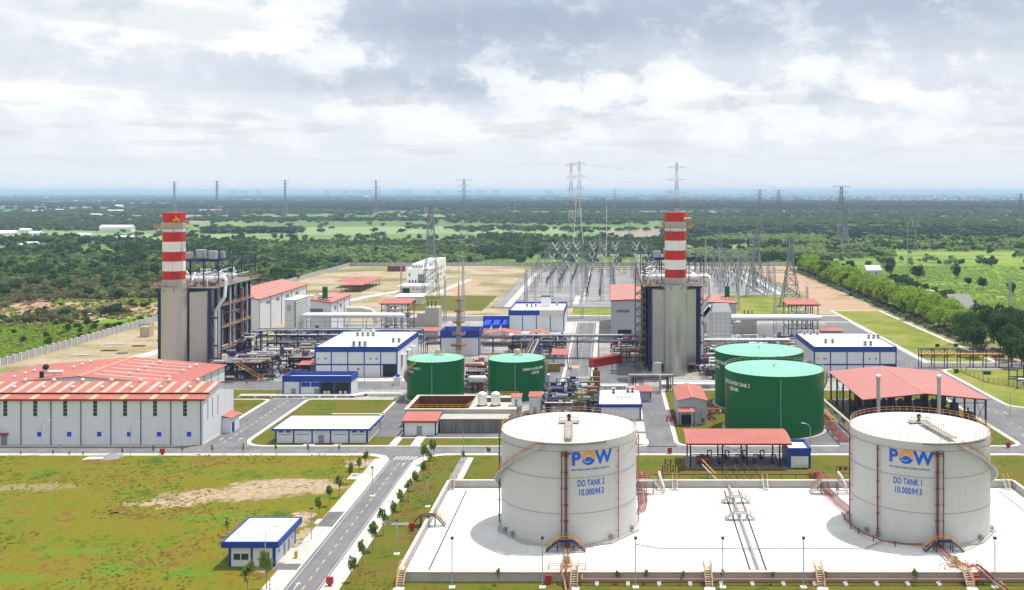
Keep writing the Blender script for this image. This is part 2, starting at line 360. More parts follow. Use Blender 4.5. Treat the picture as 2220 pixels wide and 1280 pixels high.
def wildland(t):
    "open country: meadow, scrub, tilled plots"
    x,y,_=t.sep(t.P)
    vo=t.n('ShaderNodeTexVoronoi'); vo.inputs['Scale'].default_value=.0045; vo.inputs['Randomness'].default_value=.95
    wv=t.v('ADD',t.v('MULTIPLY',t.P,(.5,.8,1)),t.v('MULTIPLY',t.noise(t.P,.004,3,.5,out=1),(60,60,0))); t.link(wv,vo.inputs['Vector'])
    h=t.sep(vo.outputs['Color'])[0]
    b=t.noise(t.P,.05,7,.7); c=t.noise(t.v('MULTIPLY',t.P,(.5,1.5,1)),.012,6,.65)
    f=t.ramp(h,[(.0,(.15,.23,.08)),(.25,(.20,.31,.12)),(.45,(.26,.36,.17)),(.60,(.17,.27,.10)),(.74,(.34,.29,.23)),(.84,(.24,.34,.15)),(.95,(.40,.33,.26))],'CONSTANT')
    near=t.ramp(t.m('MULTIPLY_ADD',t.m('SUBTRACT',b,.5),.6,c),[(.32,(.07,.12,.025)),(.45,(.13,.22,.035)),(.55,(.19,.28,.045)),(.66,(.27,.28,.09)),(.78,(.30,.21,.13))])
    mott=t.m('MULTIPLY_ADD',t.sstep(b,.3,.7),.35,.8)
    f=t.mix(1.0,f,t.comb(mott,mott,mott),'MULTIPLY'); f=t.mix(1.0,f,t.mix(t.sstep(y,1500,5000),(.85,.85,.85),(.42,.50,.55)),'MULTIPLY')  # plots turn darker and bluer with distance: aerial haze tone in the colour
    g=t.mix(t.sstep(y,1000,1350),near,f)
    return g
def burnt(t):
    a=t.noise(t.v('MULTIPLY',t.P,(1,.8,1)),.06,7,.7); b=t.noise(t.P,.5,5,.7)
    return t.ramp(t.m('MULTIPLY_ADD',t.m('SUBTRACT',b,.5),.5,a),[(.3,(.09,.045,.035)),(.42,(.20,.10,.075)),(.52,(.34,.20,.14)),(.62,(.44,.34,.23)),(.75,(.20,.24,.07))])
def leafm(name,c0,c1,c2,sc=.16,tr=.12):
    m,t=newmat(name)
    a=t.noise(t.P,sc,5,.7); b=t.noise(t.P,sc*6,3,.6)
    c=t.ramp(t.m('MULTIPLY_ADD',a,.6,t.m('MULTIPLY',b,.4)),[(.32,c0),(.5,c1),(.68,c2)])
    t.put(t.b.inputs['Base Color'],c); t.b.inputs['Roughness'].default_value=.75; t.b.inputs['Specular IOR Level'].default_value=.12
    tr_=t.n('ShaderNodeBsdfTranslucent'); t.put(tr_.inputs[0],c); mx=t.n('ShaderNodeMixShader'); mx.inputs[0].default_value=.5
    t.link(t.b.outputs[0],mx.inputs[1]); t.link(tr_.outputs[0],mx.inputs[2]); t.link(mx.outputs[0],[q for q in t.nt.nodes if q.type=='OUTPUT_MATERIAL'][0].inputs[0])
    return m
LEAF=leafm('leaf_mid',(.035,.075,.014),(.06,.115,.02),(.10,.16,.03))
LEAFB=leafm('leaf_bright',(.15,.25,.025),(.25,.37,.04),(.36,.47,.075))
LEAFD=leafm('leaf_dark',(.028,.062,.022),(.05,.10,.032),(.09,.15,.045))
LEAFW=leafm('leaf_wood',(.07,.125,.045),(.125,.20,.07),(.20,.28,.10),.03)
LEAFP=leafm('leaf_pale_scrub',(.16,.23,.08),(.24,.33,.12),(.34,.42,.18),.04)
LEAFO=leafm('leaf_dry_scrub',(.11,.12,.055),(.18,.18,.085),(.26,.25,.12),.04)
FARW=leafm('far_canopy',(.035,.07,.04),(.055,.10,.05),(.09,.14,.065),.02); FARP=leafm('far_plantation',(.07,.12,.05),(.10,.16,.065),(.15,.21,.09),.02); FARD=leafm('far_dark_wood',(.02,.045,.035),(.03,.06,.04),(.045,.085,.05),.01)
FRONT=groundmat('rough_grass',front_field); LAWN=groundmat('lawn_grass',lawn); LIME=groundmat('bright_lawn_grass',lime); SANDY=groundmat('sandy_ground',sandy)
RSOIL=groundmat('reddish_soil',redsoil); ASPH=groundmat('asphalt',asph,.85); ASPHD=groundmat('dark_asphalt',asphd,.85); GRAV=groundmat('switchyard_gravel',grav)
PAVE=groundmat('pavement_concrete',paving); PFLOOR=groundmat('plant_hardstanding',plantfloor); BUNDF=groundmat('bund_floor_concrete',bundfloor,.8)
WILD=groundmat('open_country',wildland); BURNT=groundmat('burnt_clearing',burnt)
# ================================================================= GROUND, ROADS
def struct(name,mb,mat): return structure(mb.build(name,mat))
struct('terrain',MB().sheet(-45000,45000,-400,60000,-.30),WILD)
struct('sand_yard',MB().poly([(-229,120),(168,120),(168,896),(-229,896)],0.0),SANDY)
struct('plant_hardstanding',MB().sheet(-150,112,262.5,513,.03),PFLOOR)
struct('dark_yard_paving',MB().sheet(-66.3,-56.6,272,322,.16).sheet(-66.5,-56.2,322.5,345,.05).sheet(-56,11,272,302,.045).sheet(-46,-15.6,336,410,.05).sheet(-6.4,12,345,395,.05).sheet(-62,-16,455,512,.05).sheet(60,108,400,500,.05).sheet(44,66,262.5,340,.125).sheet(17.5,34,338,348,.125),ASPHD)
road=MB(); ROADS=[(-229,125,254.4,262.6),(-55.2,-46.4,138,255),(-108,-94.5,261,322),(10,17.6,262,343),(-15.6,-6.4,340,514),(-118,128,513,536),(108,122,250,514),(121,176,296.5,307.5),(121,176,378,389),(-62,-6.4,336,345),(-150,-60,338,352)]
for i,(a,b,c,d) in enumerate(ROADS): road.sheet(a,b,c,d,.06+.004*(i%3))
struct('road',road,ASPH)
def rr(x0,x1,y0,y1,rad,n=7):
    pts=[]
    for (cx,cy,r,a0) in ((x0,y0,rad[0],180),(x1,y0,rad[1],270),(x1,y1,rad[2],0),(x0,y1,rad[3],90)):
        sx=1 if cx==x0 else -1; sy=1 if cy==y0 else -1
        if r<=0: pts.append((cx,cy)); continue
        for k in range(n+1):
            a=R(a0+90*k/n); pts.append((cx+sx*r+r*math.cos(a),cy+sy*r+r*math.sin(a)))
    return pts
kerbs=MB(); pav=MB()
LAWNS={'lawn':(MB(),LAWN),'bright_lawn':(MB(),LIME),'rough_grass_field':(MB(),FRONT)}
def island(x0,x1,y0,y1,rad,kind='lawn',w=.35,pw=.8,z=.13):
    o=rr(x0,x1,y0,y1,rad); i=rr(x0+w,x1-w,y0+w,y1-w,[max(0,r-w) for r in rad]); j=rr(x0+w+pw,x1-w-pw,y0+w+pw,y1-w-pw,[max(0,r-w-pw) for r in rad])
    n=len(o)
    kerbs.add([(x,y,0) for x,y in o]+[(x,y,z+.03) for x,y in o]+[(x,y,z+.03) for x,y in i],
        [(k,(k+1)%n,n+(k+1)%n,n+k) for k in range(n)]+[(n+k,n+(k+1)%n,2*n+(k+1)%n,2*n+k) for k in range(n)])
    pav.add([(x,y,z) for x,y in i]+[(x,y,z) for x,y in j],[(k,(k+1)%n,n+(k+1)%n,n+k) for k in range(n)])
    LAWNS[kind][0].poly(j,z-.01)
island(-229,-53.9,136,254.9,(0,0,7,0),'rough_grass_field',.35,1.6)
island(-47.7,107,136,254.9,(0,0,5,8),'lawn',.35,1.3)
island(-95.7,-56,262,322,(7,0,0,3))
island(-55.8,10.4,262,271.5,(0,3,3,0),'lawn',.3,.5)
island(-175,-106.8,262,322,(0,7,3,0),'lawn',.35,.8)
island(17.2,107.5,262,337,(5,4,3,2))
island(122,180,136,296,(0,0,0,9),'bright_lawn',.4,1.4)
island(122,180,308,377,(7,0,0,7),'bright_lawn',.4,1)
island(122,150,390,560,(7,0,0,0),'bright_lawn',.4,1.4)
LAWNS['bright_lawn'][0].sheet(-20,2,541,573,.03).sheet(71,108,546,640,.03)
LAWNS['lawn'][0].sheet(-140,-107,322.5,337,.07).sheet(-120,-70,560,640,.02)
struct('kerb',kerbs,KERB)
for k,(mb,mt) in LAWNS.items(): struct(k,mb,mt)
# extra pavements, paths
pav.sheet(-57.6,-55.6,150,250,.145).sheet(-46.2,-44.6,150,250,.145).sheet(-60,-55.7,180,187.5,.15).sheet(-58.5,-57.0,201,204,.15).sheet(-60,-57.5,232,237,.15)
pav.sheet(-51.5,-49.0,262.5,273.8,.15).sheet(-79.5,-76.5,262.5,265,.15).sheet(-71.5,-69.5,262.5,265,.15).sheet(-101,-66.8,322.4,323.6,.16).sheet(-82,-66,300,301,.15).sheet(-67.4,-66.5,283,322,.15)
pav.sheet(-16.8,-15.6,345,513,.08).sheet(-6.4,-4.8,345,513,.08).sheet(-118,128,510.5,513.2,.075).sheet(-118,128,535.8,539,.075).sheet(120.8,123,389,513,.15)
pav.sheet(-46,-17,462,510,.08).sheet(-110,-62,352,358,.075).sheet(-35,-33.4,226.5,251,.15)
for x0 in (7.4,): 
    for y0,y1 in ((264,276),(278,290),(293,306)): pav.sheet(x0,x0+2.6,y0,y1,.15)
pav.sheet(-60.,-10,540,541,.02)
struct('pavement',pav,PAVE)
struct('path',MB().sheet(-36.6,-34.9,228,251,.17).sheet(-45,-39,200.2,201.6,.17),GRAV)
rd=MB()
def strip_poly(pts,w,mb,z):
    for (a,b) in zip(pts,pts[1:]):
        d=Vector((b[0]-a[0],b[1]-a[1])).normalized(); nx,ny=-d.y*w/2,d.x*w/2
        mb.quad((a[0]-nx,a[1]-ny,z),(b[0]-nx,b[1]-ny,z),(b[0]+nx,b[1]+ny,z),(a[0]+nx,a[1]+ny,z))
site=MB(); strip_poly([(-188,400),(-178,470),(-170,560),(-150,640),(-128,700),(-150,860)],7,site,.03); strip_poly([(-160,660),(-100,655)],6,site,.034); strip_poly([(-140,640),(-112,648),(-104,760)],5,site,.038)
struct('site_track',site,PAVE)
struct('reddish_ground',MB().sheet(124,150,560,880,.02).sheet(-112,-92,640,760,.02),RSOIL)
struct('switchyard_ground',MB().sheet(-65,71,574,852,.04).sheet(71,118,645,852,.04),GRAV)
struct('switchyard_roadway',MB().sheet(-60,-56,578,850,.055).sheet(-16,-14.6,580,850,.055).sheet(100,101.5,648,850,.055).sheet(108,112,648,850,.055).sheet(-56,40,640,642,.055).sheet(-50,70,600,601,.055),PAVE)
struct('burnt_clearing',MB().add([(x,y,-.25) for x,y in [(-318,492),(-262,520),(-236,556),(-236,606),(-300,632),(-372,618),(-395,572)]],[(0,1,2,3,4,5,6)]),BURNT)
mk=MB(); my=MB()
for k in range(27): my.sheet(-50.95,-50.65,140+4*k,141.7+4*k,.075)
for s in (-1,): pass
mk.sheet(-53.45,-53.3,140,249,.075); mk.sheet(-48.25,-48.1,140,247,.075)
for k in range(6): mk.add([(-53.2+k*.95,249.2,.075),(-52.7+k*.95,249.2,.075),(-52.2+k*.95,252.4,.075),(-52.7+k*.95,252.4,.075)],[(0,1,2,3)])
def arrow(x,y,s=1,m=mk):
    m.sheet(x-.12,x+.12,y,y+s*2.2,.078); m.add([(x-.55,y+s*2.2,.078),(x+.55,y+s*2.2,.078),(x,y+s*3.4,.078)],[(0,1,2)])
arrow(-49.6,243); arrow(-52.2,168)
for k in range(14): mk.sheet(-101.2,-100.9,266+4*k,268.2+4*k,.078)
for x in range(-180,110,5): mk.sheet(x,x+2,258.3,258.45,.076)
arrow(-103,268); arrow(-98,268)
for k in range(8): mk.sheet(-14.6+k*1.0,-14.1+k*1.0,358,360.6,.078)
for k in range(34): mk.sheet(-11.1,-10.9,366+4.3*k,368+4.3*k,.078)
mk.sheet(-14.9,-14.7,365,510,.078); mk.sheet(-7.3,-7.1,365,510,.078)
for (x,y) in ((-12.8,380),(-9,400),(-12.8,430),(-9,450)): arrow(x,y)
my.sheet(-14.4,-11.2,378,384,.079)
for k in range(9): my.add([(64+k*.7,255.6,.078),(64.35+k*.7,255.6,.078),(65+k*.7,257.8,.078),(64.65+k*.7,257.8,.078)],[(0,1,2,3)])
for k in range(9): mk.sheet(-14.8+k*.9,-14.4+k*.9,508,511.5,.08)
for y in range(270,500,6): mk.sheet(114.8,115,y,y+2.4,.078)
for (x,y) in ((112,272),(118,300),(112,330)): arrow(x,y)
for k in range(12): mk.sheet(-54.05,-53.75,176+1.0*k,176.5+1.0*k,.16); mk.sheet(-54.05,-53.75,199+.8*k,199.4+.8*k,.16)
structure(mk.build('road_marking_white',LINEW)); structure(my.build('road_marking_yellow',LINEY))
struct('driveway_apron',MB().sheet(-57.5,-54.0,199.3,208.5,.155).sheet(-58.5,-54,176.5,179.4,.155),ASPHD)
# ================================================================= TANKS
def ringpath(cx,cy,r,z,n,a0=0,a1=360): return [(cx+r*math.sin(R(a0+(a1-a0)*i/n)),cy-r*math.cos(R(a0+(a1-a0)*i/n)),z) for i in range(n+1)]
def railing(mb,pts,h=1.1,r=.035,step=1):
    for i,p in enumerate(pts):
        if i%step==0: mb.bar(p,(p[0],p[1],p[2]+h),r)
    for hh in (h,h*.55):
        for a,b in zip(pts,pts[1:]): mb.bar((a[0],a[1],a[2]+hh),(b[0],b[1],b[2]+hh),r*.9)
def shell_text(txt,cx,cy,r,th,z,h,mat,parent,name='lettering',bold=.02,ls=1.0,ext=.012,xs=1.0):
    cu=bpy.data.curves.new('t','FONT'); cu.body=txt; cu.size=h/.70; cu.extrude=0; cu.offset=bold*h; cu.align_x='CENTER'; cu.space_character=ls; cu.resolution_u=4
    ob=bpy.data.objects.new('t',cu); scene.collection.objects.link(ob)
    dg=bpy.context.evaluated_depsgraph_get(); me=bpy.data.meshes.new_from_object(ob.evaluated_get(dg))
    bpy.data.objects.remove(ob); bpy.data.curves.remove(cu)
    rx,ry,_=root_loc(parent); rz_=root_loc(parent)[2]
    for v in me.vertices:
        a=th+v.co.x*xs/r; v.co=((cx-rx)+(r+.05)*math.sin(a),(cy-ry)-(r+.05)*math.cos(a),z+v.co.y-rz_)
    me.materials.clear(); me.materials.append(mat); me.name=name
    o=bpy.data.objects.new(name,me); scene.collection.objects.link(o); o.parent=parent; return o
def on_shell(cx,cy,r,th,z,u,v_): 
    a=th+u/r; return (cx+(r+.05)*math.sin(a),cy-(r+.05)*math.cos(a),z+v_)
def logo(cx,cy,r,th,z,p):
    "letters P W with the sun-and-leaf disc between them"
    lg=shell_text('P',cx,cy,r,th-2.95/r,z,2.3,SIGNB,p,'logo_letter',.055)
    lg2=shell_text('W',cx,cy,r,th+2.55/r,z,2.3,SIGNB,p,'logo_letter',.055)
    c=(-.55,1.15); N=15; mb=MB()
    for k in range(N):                                    # sun rays: tapering wedges round the upper half
        a0=R(-18+216*k/N); a1=R(-18+216*(k+.74)/N)
        P=[on_shell(cx,cy,r,th,z,c[0]+q*math.cos(a),c[1]+q*math.sin(a)) for q,a in ((.62,a0),(1.32,a0),(1.40,(a0+a1)/2),(1.32,a1),(.62,a1))]
        mb.add(P,[(0,4,3,2,1)])
    mb.build('sun_emblem',SIGNO,p)
    mb=MB(); n=12; up=[];lo=[]
    for k in range(n+1):
        a=R(195+150*k/n); lo.append((c[0]+1.32*math.cos(a),c[1]+1.32*math.sin(a)))
        tt=k/n; up.append((c[0]-1.27+2.54*tt,c[1]-.34+ .52*math.sin(math.pi*min(1,tt*1.1))*(1 if tt>.25 else .1)))
    P=[on_shell(cx,cy,r,th,z,*q) for q in lo]+[on_shell(cx,cy,r,th,z,*q) for q in up]
    mb.add(P,[(k,k+1,n+2+k,n+1+k) for k in range(n)]); mb.build('leaf_emblem',SIGNB,p)
    mb=MB(); P=[]
    for k in range(n+1):
        tt=k/n; u=c[0]-1.05+1.6*tt; v_=c[1]-.42-.38*math.sin(math.pi*tt)
        P+= [on_shell(cx,cy,r+.02,th,z,u,v_),on_shell(cx,cy,r+.02,th,z,u,v_+.09*math.sin(math.pi*tt)+.01)]
    mb.add(P,[(2*k,2*k+2,2*k+3,2*k+1) for k in range(n)]); mb.build('leaf_vein',SIGNW,p)
def stair_on_shell(mb,rl,cx,cy,r,a0,a1,z0,z1,w=1.0):
    "helical stair on a tank shell, treads + stringer in mb, handrail in rl"
    n=max(6,int(abs(a1-a0)*math.pi/180*r/.5)); o=[]; 
    for k in range(n):
        a=R(a0+(a1-a0)*(k+.5)/n); z=z0+(z1-z0)*(k+.5)/n
        s,c=math.sin(a),-math.cos(a)
        A=(cx+(r+.05)*s,cy+(r+.05)*c,z); B=(cx+(r+w)*s,cy+(r+w)*c,z); mb.bar(A,B,.16,4)
        o.append(B)
    for a,b in zip(o,o[1:]): mb.bar((a[0],a[1],a[2]-.15),(b[0],b[1],b[2]-.15),.17,4)
    railing(rl,o,1.1,.05,3)
    inn=[(cx+(r+.12)*(p[0]-cx)/(r+w),cy+(r+.12)*(p[1]-cy)/(r+w),p[2]) for p in o]
    for a,b in zip(inn,inn[1:]): rl.bar((a[0],a[1],a[2]+1.1),(b[0],b[1],b[2]+1.1),.05)
def oil_tank(cx,cy,label,num,stair_dir,th_text,th_logo,risers,bridge_ang):
    r,h=13.3,19.4
    t=thing('oil_tank',label,'storage tank',(cx,cy,0),'white oil tanks in the bund')
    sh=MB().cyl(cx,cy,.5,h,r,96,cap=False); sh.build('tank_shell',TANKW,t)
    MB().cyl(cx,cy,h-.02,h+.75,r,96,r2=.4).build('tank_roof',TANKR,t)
    MB().cyl(cx,cy,.02,.52,r+1.1,10).build('plinth',CONC,t)
    for z in (6.3,12.9): 
        gb=MB()
        P=ringpath(cx,cy,r+.05,z,60); [gb.bar(a,b,.035,4,cap=False) for a,b in zip(P,P[1:])]; gb.build('stiffener_ring',GSTEEL,t)
    rl=MB(); railing(rl,ringpath(cx,cy,r-.1,h,56),1.15,.045); rl.build('roof_railing',ORA,t)
    rg=MB(); railing(rg,ringpath(cx,cy,4.9,h+.5,14),.7,.03); 
    for a in (60,175,290): rg.bar((cx,cy,h+1.0),(cx+12.6*math.sin(R(a)),cy-12.6*math.cos(R(a)),h+.5),.03)
    rg.build('roof_pipe_ring',GSTEEL,t)
    # access walkway from the rim to the centre fitting
    a=R(bridge_ang); s,c=math.sin(a),-math.cos(a); wk=MB(); n_=Vector((-c,s,0))
    A=Vector((cx+12.6*s,cy+12.6*c,h+.75)); B=Vector((cx+1.3*s,cy+1.3*c,h+1.35))
    wk.slab([tuple(A-n_*.75),tuple(A+n_*.75),tuple(B+n_*.75),tuple(B-n_*.75)],.12); wk.build('roof_walkway',WALKG,t)
    for sgn in (-1,1):
        wr=MB(); railing(wr,[tuple(A+(B-A)*k/12+n_*.75*sgn) for k in range(13)],1.0,.03); wr.build('walkway_rail',ORA,t)
    ct=MB(); ct.box(cx-2,cx+2,cy-1,cy+1.3,h+.9,h+1.0); railing(ct,[(cx-2,cy-1,h+1),(cx+2,cy-1,h+1),(cx+2,cy+1.3,h+1),(cx-2,cy+1.3,h+1),(cx-2,cy-1,h+1)],1.0,.04); ct.build('roof_platform',WALKG,t)
    MB().cyl(cx,cy,h+.7,h+1.9,.32,12).ball((cx,cy,h+2.1),.45,10,6).build('roof_vent',BLK,t)
    # rim platform at the stair head
    pf=MB(); P=ringpath(cx,cy,r+.5,h-.1,14,bridge_ang-26,bridge_ang+30)
    for p,q in zip(P,P[1:]): pf.bar(p,q,.24,4)
    pf.build('rim_platform',GSTEEL,t)
    # spray ring + risers
    sp=MB(); P=ringpath(cx,cy,r+.28,h-1.5,72)
    for p,q in zip(P,P[1:]): sp.bar(p,q,.06,4,cap=False)
    for k in range(0,72,4):
        p=P[k]; sp.bar(p,(p[0]+.5*math.sin(R(5*k)),p[1]-.5*math.cos(R(5*k)),p[2]+.25),.06,4)
    sp.build('spray_ring',PINK,t)
    for th,rad,mt in risers:
        x=cx+(r+.45)*math.sin(R(th)); y=cy-(r+.45)*math.cos(R(th)); m=MB().bar((x,y,.6),(x,y,h-1.4),rad,8)
        for z in range(2,18,3): m.bar((x,y,z),(cx+r*math.sin(R(th)),cy-r*math.cos(R(th)),z),.05); m.cyl(x,y,z,z+.18,rad*1.7,8)
        if rad>.2: m.box(x-.9,x+.9,y-.5,y+.3,h-1.9,h-1.75); 
        m.build('riser_pipe',mt,t)
    st=MB(); sr=MB(); a0,a1=stair_dir
    stair_on_shell(st,sr,cx,cy,r,a0,a1,h-.3,.6,1.25); st.build('stair',GALV,t); sr.build('stair_railing',ORA,t)
    for th in (-62,-50,38,66): 
        mw=MB()
        x=cx+(r+.15)*math.sin(R(th)); y=cy-(r+.15)*math.cos(R(th)); mw.bar((x,y,1.2),(x+.4*math.sin(R(th)),y-.4*math.cos(R(th)),1.2),.42,10); mw.build('manhole',GSTEEL,t)
    shell_text('DO TANK %d'%num,cx,cy,r,R(th_text),11.35,1.15,SIGNB,t,bold=.026,ls=1.04,xs=.60); shell_text('10.000',cx,cy,r,R(th_text)-.95/r,9.65,1.15,SIGNB,t,bold=.022,ls=1.06,xs=.68); shell_text('3',cx,cy,r,R(th_text)+2.3/r,9.65,1.15,SIGNB,t,bold=.022,xs=.72)
    u0=.82; w_=.20; hh=1.15; M_=[[(0,0),(w_,0),(w_,hh),(0,hh)],[(1.0-w_,0),(1.0,0),(1.0,hh),(1.0-w_,hh)],[(w_,hh),(w_,hh*.72),(.5,hh*.12),(.5,hh*.45)],[(1-w_,hh*.72),(1-w_,hh),(.5,hh*.45),(.5,hh*.12)]]; mm=MB()
    for q in M_: mm.add([on_shell(cx,cy,r,R(th_text),9.65,u0+x_*.95,z_) for x_,z_ in q],[(0,1,2,3)])
    mm.build('lettering',SIGNB,t)
    logo(cx,cy,r,R(th_logo),15.35,t)
    shell_text('SINH NĂNG LƯỢNG DƯỠNG TƯƠNG LAI',cx,cy,r,R(th_logo),14.25,.32,SIGND,t,'tagline',.02,xs=.86)
    return t
DT=[(-7.9,201.0),(61.4,201.0)]
oil_tank(*DT[0],'tall off-white oil tank lettered DO TANK 2, stair winding down its left side',2,(-18,-148),20.5,20.5,[(0,.25,MPIPE),(-3.5,.1,MPIPE),(45,.11,PINK),(-88,.13,DSTEEL),(89,.12,PINK)],2)
oil_tank(*DT[1],'tall off-white oil tank lettered DO TANK 1, stair winding down its right side',1,(14,152),-25.5,-24.5,[(-3,.25,MPIPE),(1.5,.1,MPIPE),(-50,.15,MPIPE),(-89,.13,MPIPE)],12)
# stepover stairs at the foot of each tank, pipes through the bund wall
def stepover(name,cx,cy,halfw,hgt,label,group,m1=GALV,m2=YEL,dirx=True,depth=1.2,legs=NAVY):
    t=thing(name,label,'access stair',(cx,cy,.15),group)
    def T(u,v,z): return (cx+u,cy+v,z) if dirx else (cx+v,cy+u,z)
    m=MB(); rl=MB(); flat=halfw*.42
    for v in (-depth/2,depth/2):
        pts=[T(-halfw,v,.2),T(-flat,v,hgt),T(flat,v,hgt),T(halfw,v,.2)]
        for a,b in zip(pts,pts[1:]): m.bar(a,b,.13)
        railing(rl,pts,1.05,.05)
        mid=[tuple((Vector(pts[0])+Vector(pts[1]))/2),tuple((Vector(pts[2])+Vector(pts[3]))/2)]
        for q in mid: rl.bar(q,(q[0],q[1],q[2]+1.05),.05)
    k=7
    for i in range(k):
        f=(i+.5)/k; z=.2+(hgt-.2)*f
        for sg in (-1,1):
            u=sg*(halfw-(halfw-flat)*f); m.bar(T(u,-depth/2,z),T(u,depth/2,z),.12)
    a=T(-flat,-depth/2,0); b=T(flat,depth/2,0)
    m.box(min(a[0],b[0]),max(a[0],b[0]),min(a[1],b[1]),max(a[1],b[1]),hgt-.04,hgt+.06)
    m.build('steps',m1,t); rl.build('handrail',m2,t)
    lg=MB()
    for u in (-flat,flat):
        for v in (-depth/2,depth/2): lg.bar(T(u,v,.15),T(u,v,hgt),.1)
    lg.build('leg_frame',legs,t); return t
stepover('stepover_stair',-7.9,185.6,3.6,2.0,'yellow-railed stepover stair at the foot of the tank marked 2','stepover stairs at the tank feet',NAVY)
stepover('stepover_stair',61.2,185.6,3.6,2.0,'yellow-railed stepover stair at the foot of the tank marked 1','stepover stairs at the tank feet',NAVY)
# ================================================================= BUND
b=thing('bund_wall','low pale concrete bund wall round the white floor of the two oil tanks','wall',(27,171.5,0))
for nm,(x0,x1,y0,y1) in {'front_wall':(-35.4,89.6,171.2,171.55),'rear_wall':(-35.4,89.6,225.4,225.75),'left_wall':(-35.75,-35.4,171.2,225.75),'right_wall':(89.6,89.95,171.2,225.75)}.items():
    m=MB().box(x0,x1,y0,y1,0,1.75); m.build('wall',CONC if nm!='left_wall' else CCAP if 0 else CONC,b)
cp=MB().box(-35.5,89.7,171.1,171.65,1.752,1.85).box(-35.5,89.7,225.3,225.85,1.752,1.85).box(-35.85,-35.3,171.66,225.29,1.752,1.85).box(89.5,90.05,171.66,225.29,1.752,1.85); cp.build('coping',CONCL,b)
struct('bund_floor',MB().sheet(-35.3,89.5,171.6,225.3,.15),BUNDF)
gr=MB()
for x in (-31.3,85.6): gr.sheet(x-.14,x+.14,175,223,.158)
gr.sheet(-31.2,24.4,223.1,223.35,.158).sheet(27,85.5,223.1,223.35,.158)
for (xa,xb) in ((25.4,24.5),(28.5,27.3)):
    gr.add([(xa-.17,223.5,.158),(xa+.17,223.5,.158),(xb+.17,174,.158),(xb-.17,174,.158)],[(3,2,1,0)])
gr.sheet(9,48,186.2,186.3,.158)
structure(gr.build('drain_channel',DSTEEL))
p=MB().bar((26.6,225,.75),(25.9,172,.75),.24,10); o=p.build('drain_pipe',GALV); tag(o,'single grey pipe running across the white bund floor between the two oil tanks','pipe')
for i,(y,w_) in enumerate(((214.5,'farther from the camera'),(203.5,'nearer the camera'))):
    stepover('pipe_stepover',26.8 if y>210 else 26.3,y,3.0,1.5,'grey stepover stair bridging the lone grey bund pipe, the one '+w_,'stepovers across the bund pipe',GALV,ORA,legs=GALV)
# ================================================================= GREEN TANKS
def green_tank(name,cx,cy,r,h,label,group,lines,th,z,big=False,ladder=True,hut=False,sd=(60,150)):
    t=thing(name,label,'storage tank',(cx,cy,0),group)
    MB().cyl(cx,cy,.3,h,r,72,cap=False).build('tank_shell',GRN,t)
    MB().cyl(cx,cy,h-.02,h+.5,r,72,r2=.4).build('tank_roof',GRNR,t)
    MB().cyl(cx,cy,.02,.32,r+.9,24).build('plinth',CONC,t)
    rl=MB(); railing(rl,ringpath(cx,cy,r-.1,h,40),1.1,.04); rl.build('roof_railing',ORA if not big else TAN,t)
    g=MB()
    thp=R(-2 if big else 2)
    x=cx+(r+.3)*math.sin(thp); y=cy-(r+.3)*math.cos(thp); g.bar((x,y,.3),(x,y,h-1.2),.16,8); g.ball((x,y,h-1.2),.25,8,5)
    g.build('level_gauge_pipe',GRNR if 0 else paint('gauge_green',(.10,.30,.20),.5) if 'gauge_green' not in MATS else MATS['gauge_green'],t)
    st=MB(); sr=MB(); stair_on_shell(st,sr,cx,cy,r,sd[0],sd[1],h-.2,.6,.9); st.build('stair',TAN,t); sr.build('stair_railing',YEL if not big else TAN,t)
    if hut:
        q=MB().box(cx-1.2,cx+1.6,cy+2,cy+5.5,h+.5,h+.65); q.cyl(cx,cy+3.6,h+.6,h+1.9,.9,12); q.ball((cx,cy+3.6,h+1.9),.9,10,6,sz=.5)
        railing(q,[(cx-1.3,cy+1.8,h+.6),(cx+1.8,cy+1.8,h+.6),(cx+1.8,cy+7.5,h+.6),(cx-1.3,cy+7.5,h+.6),(cx-1.3,cy+1.8,h+.6)],1.1,.06); q.bar((cx+1,cy+6,h),(cx+1,cy+6,h+4),.12); q.build('roof_platform',TAN,t)
    else:
        q=MB(); q.cyl(cx,cy,h+.45,h+1.1,.3,10); q.bar((cx-4,cy-3,h+.6),(cx+1,cy-2,h+.65),.04); q.bar((cx-4,cy-3,h+.6),(cx-8,cy+2,h+.5),.04); q.build('roof_vent',TAN,t)
    for k,(s,hh) in enumerate(lines): shell_text(s,cx,cy,r,R(th),z-k*hh*1.65,hh,SIGNW,t,bold=.03,xs=.78)
    return t
green_tank('water_tank',-55.4,325,9.1,12.7,'dark green demin water tank numbered 2, beside the blue and white building','smaller green water tanks',[('DEMIN WATER TANK 2',.75),('3.000 M3',.75)],-50,10.2,hut=True,sd=(-30,-140))
green_tank('water_tank',-29.5,325,9.1,12.7,'dark green demin water tank numbered 1, behind the concrete basin','smaller green water tanks',[('DEMIN WATER TANK 1',.75),('3.000 M3',.75)],45,10.0,hut=True,sd=(70,160))
green_tank('service_tank',46.0,282.6,13.6,16.8,'large dark green water tank lettered WATER TANK 2, the nearer of the two big ones','larger green water tanks',[('SERVICE WATER TANK 2',.95),('5.000 M3',.95)],-62,13.3,big=True,sd=(70,150))
green_tank('service_tank',46.6,315,13.6,16.8,'large dark green water tank standing half hidden behind the nearer big green tank','larger green water tanks',[('SERVICE WATER TANK 1',.95),('5.000 M3',.95)],-78,13.3,big=True,sd=(100,170))
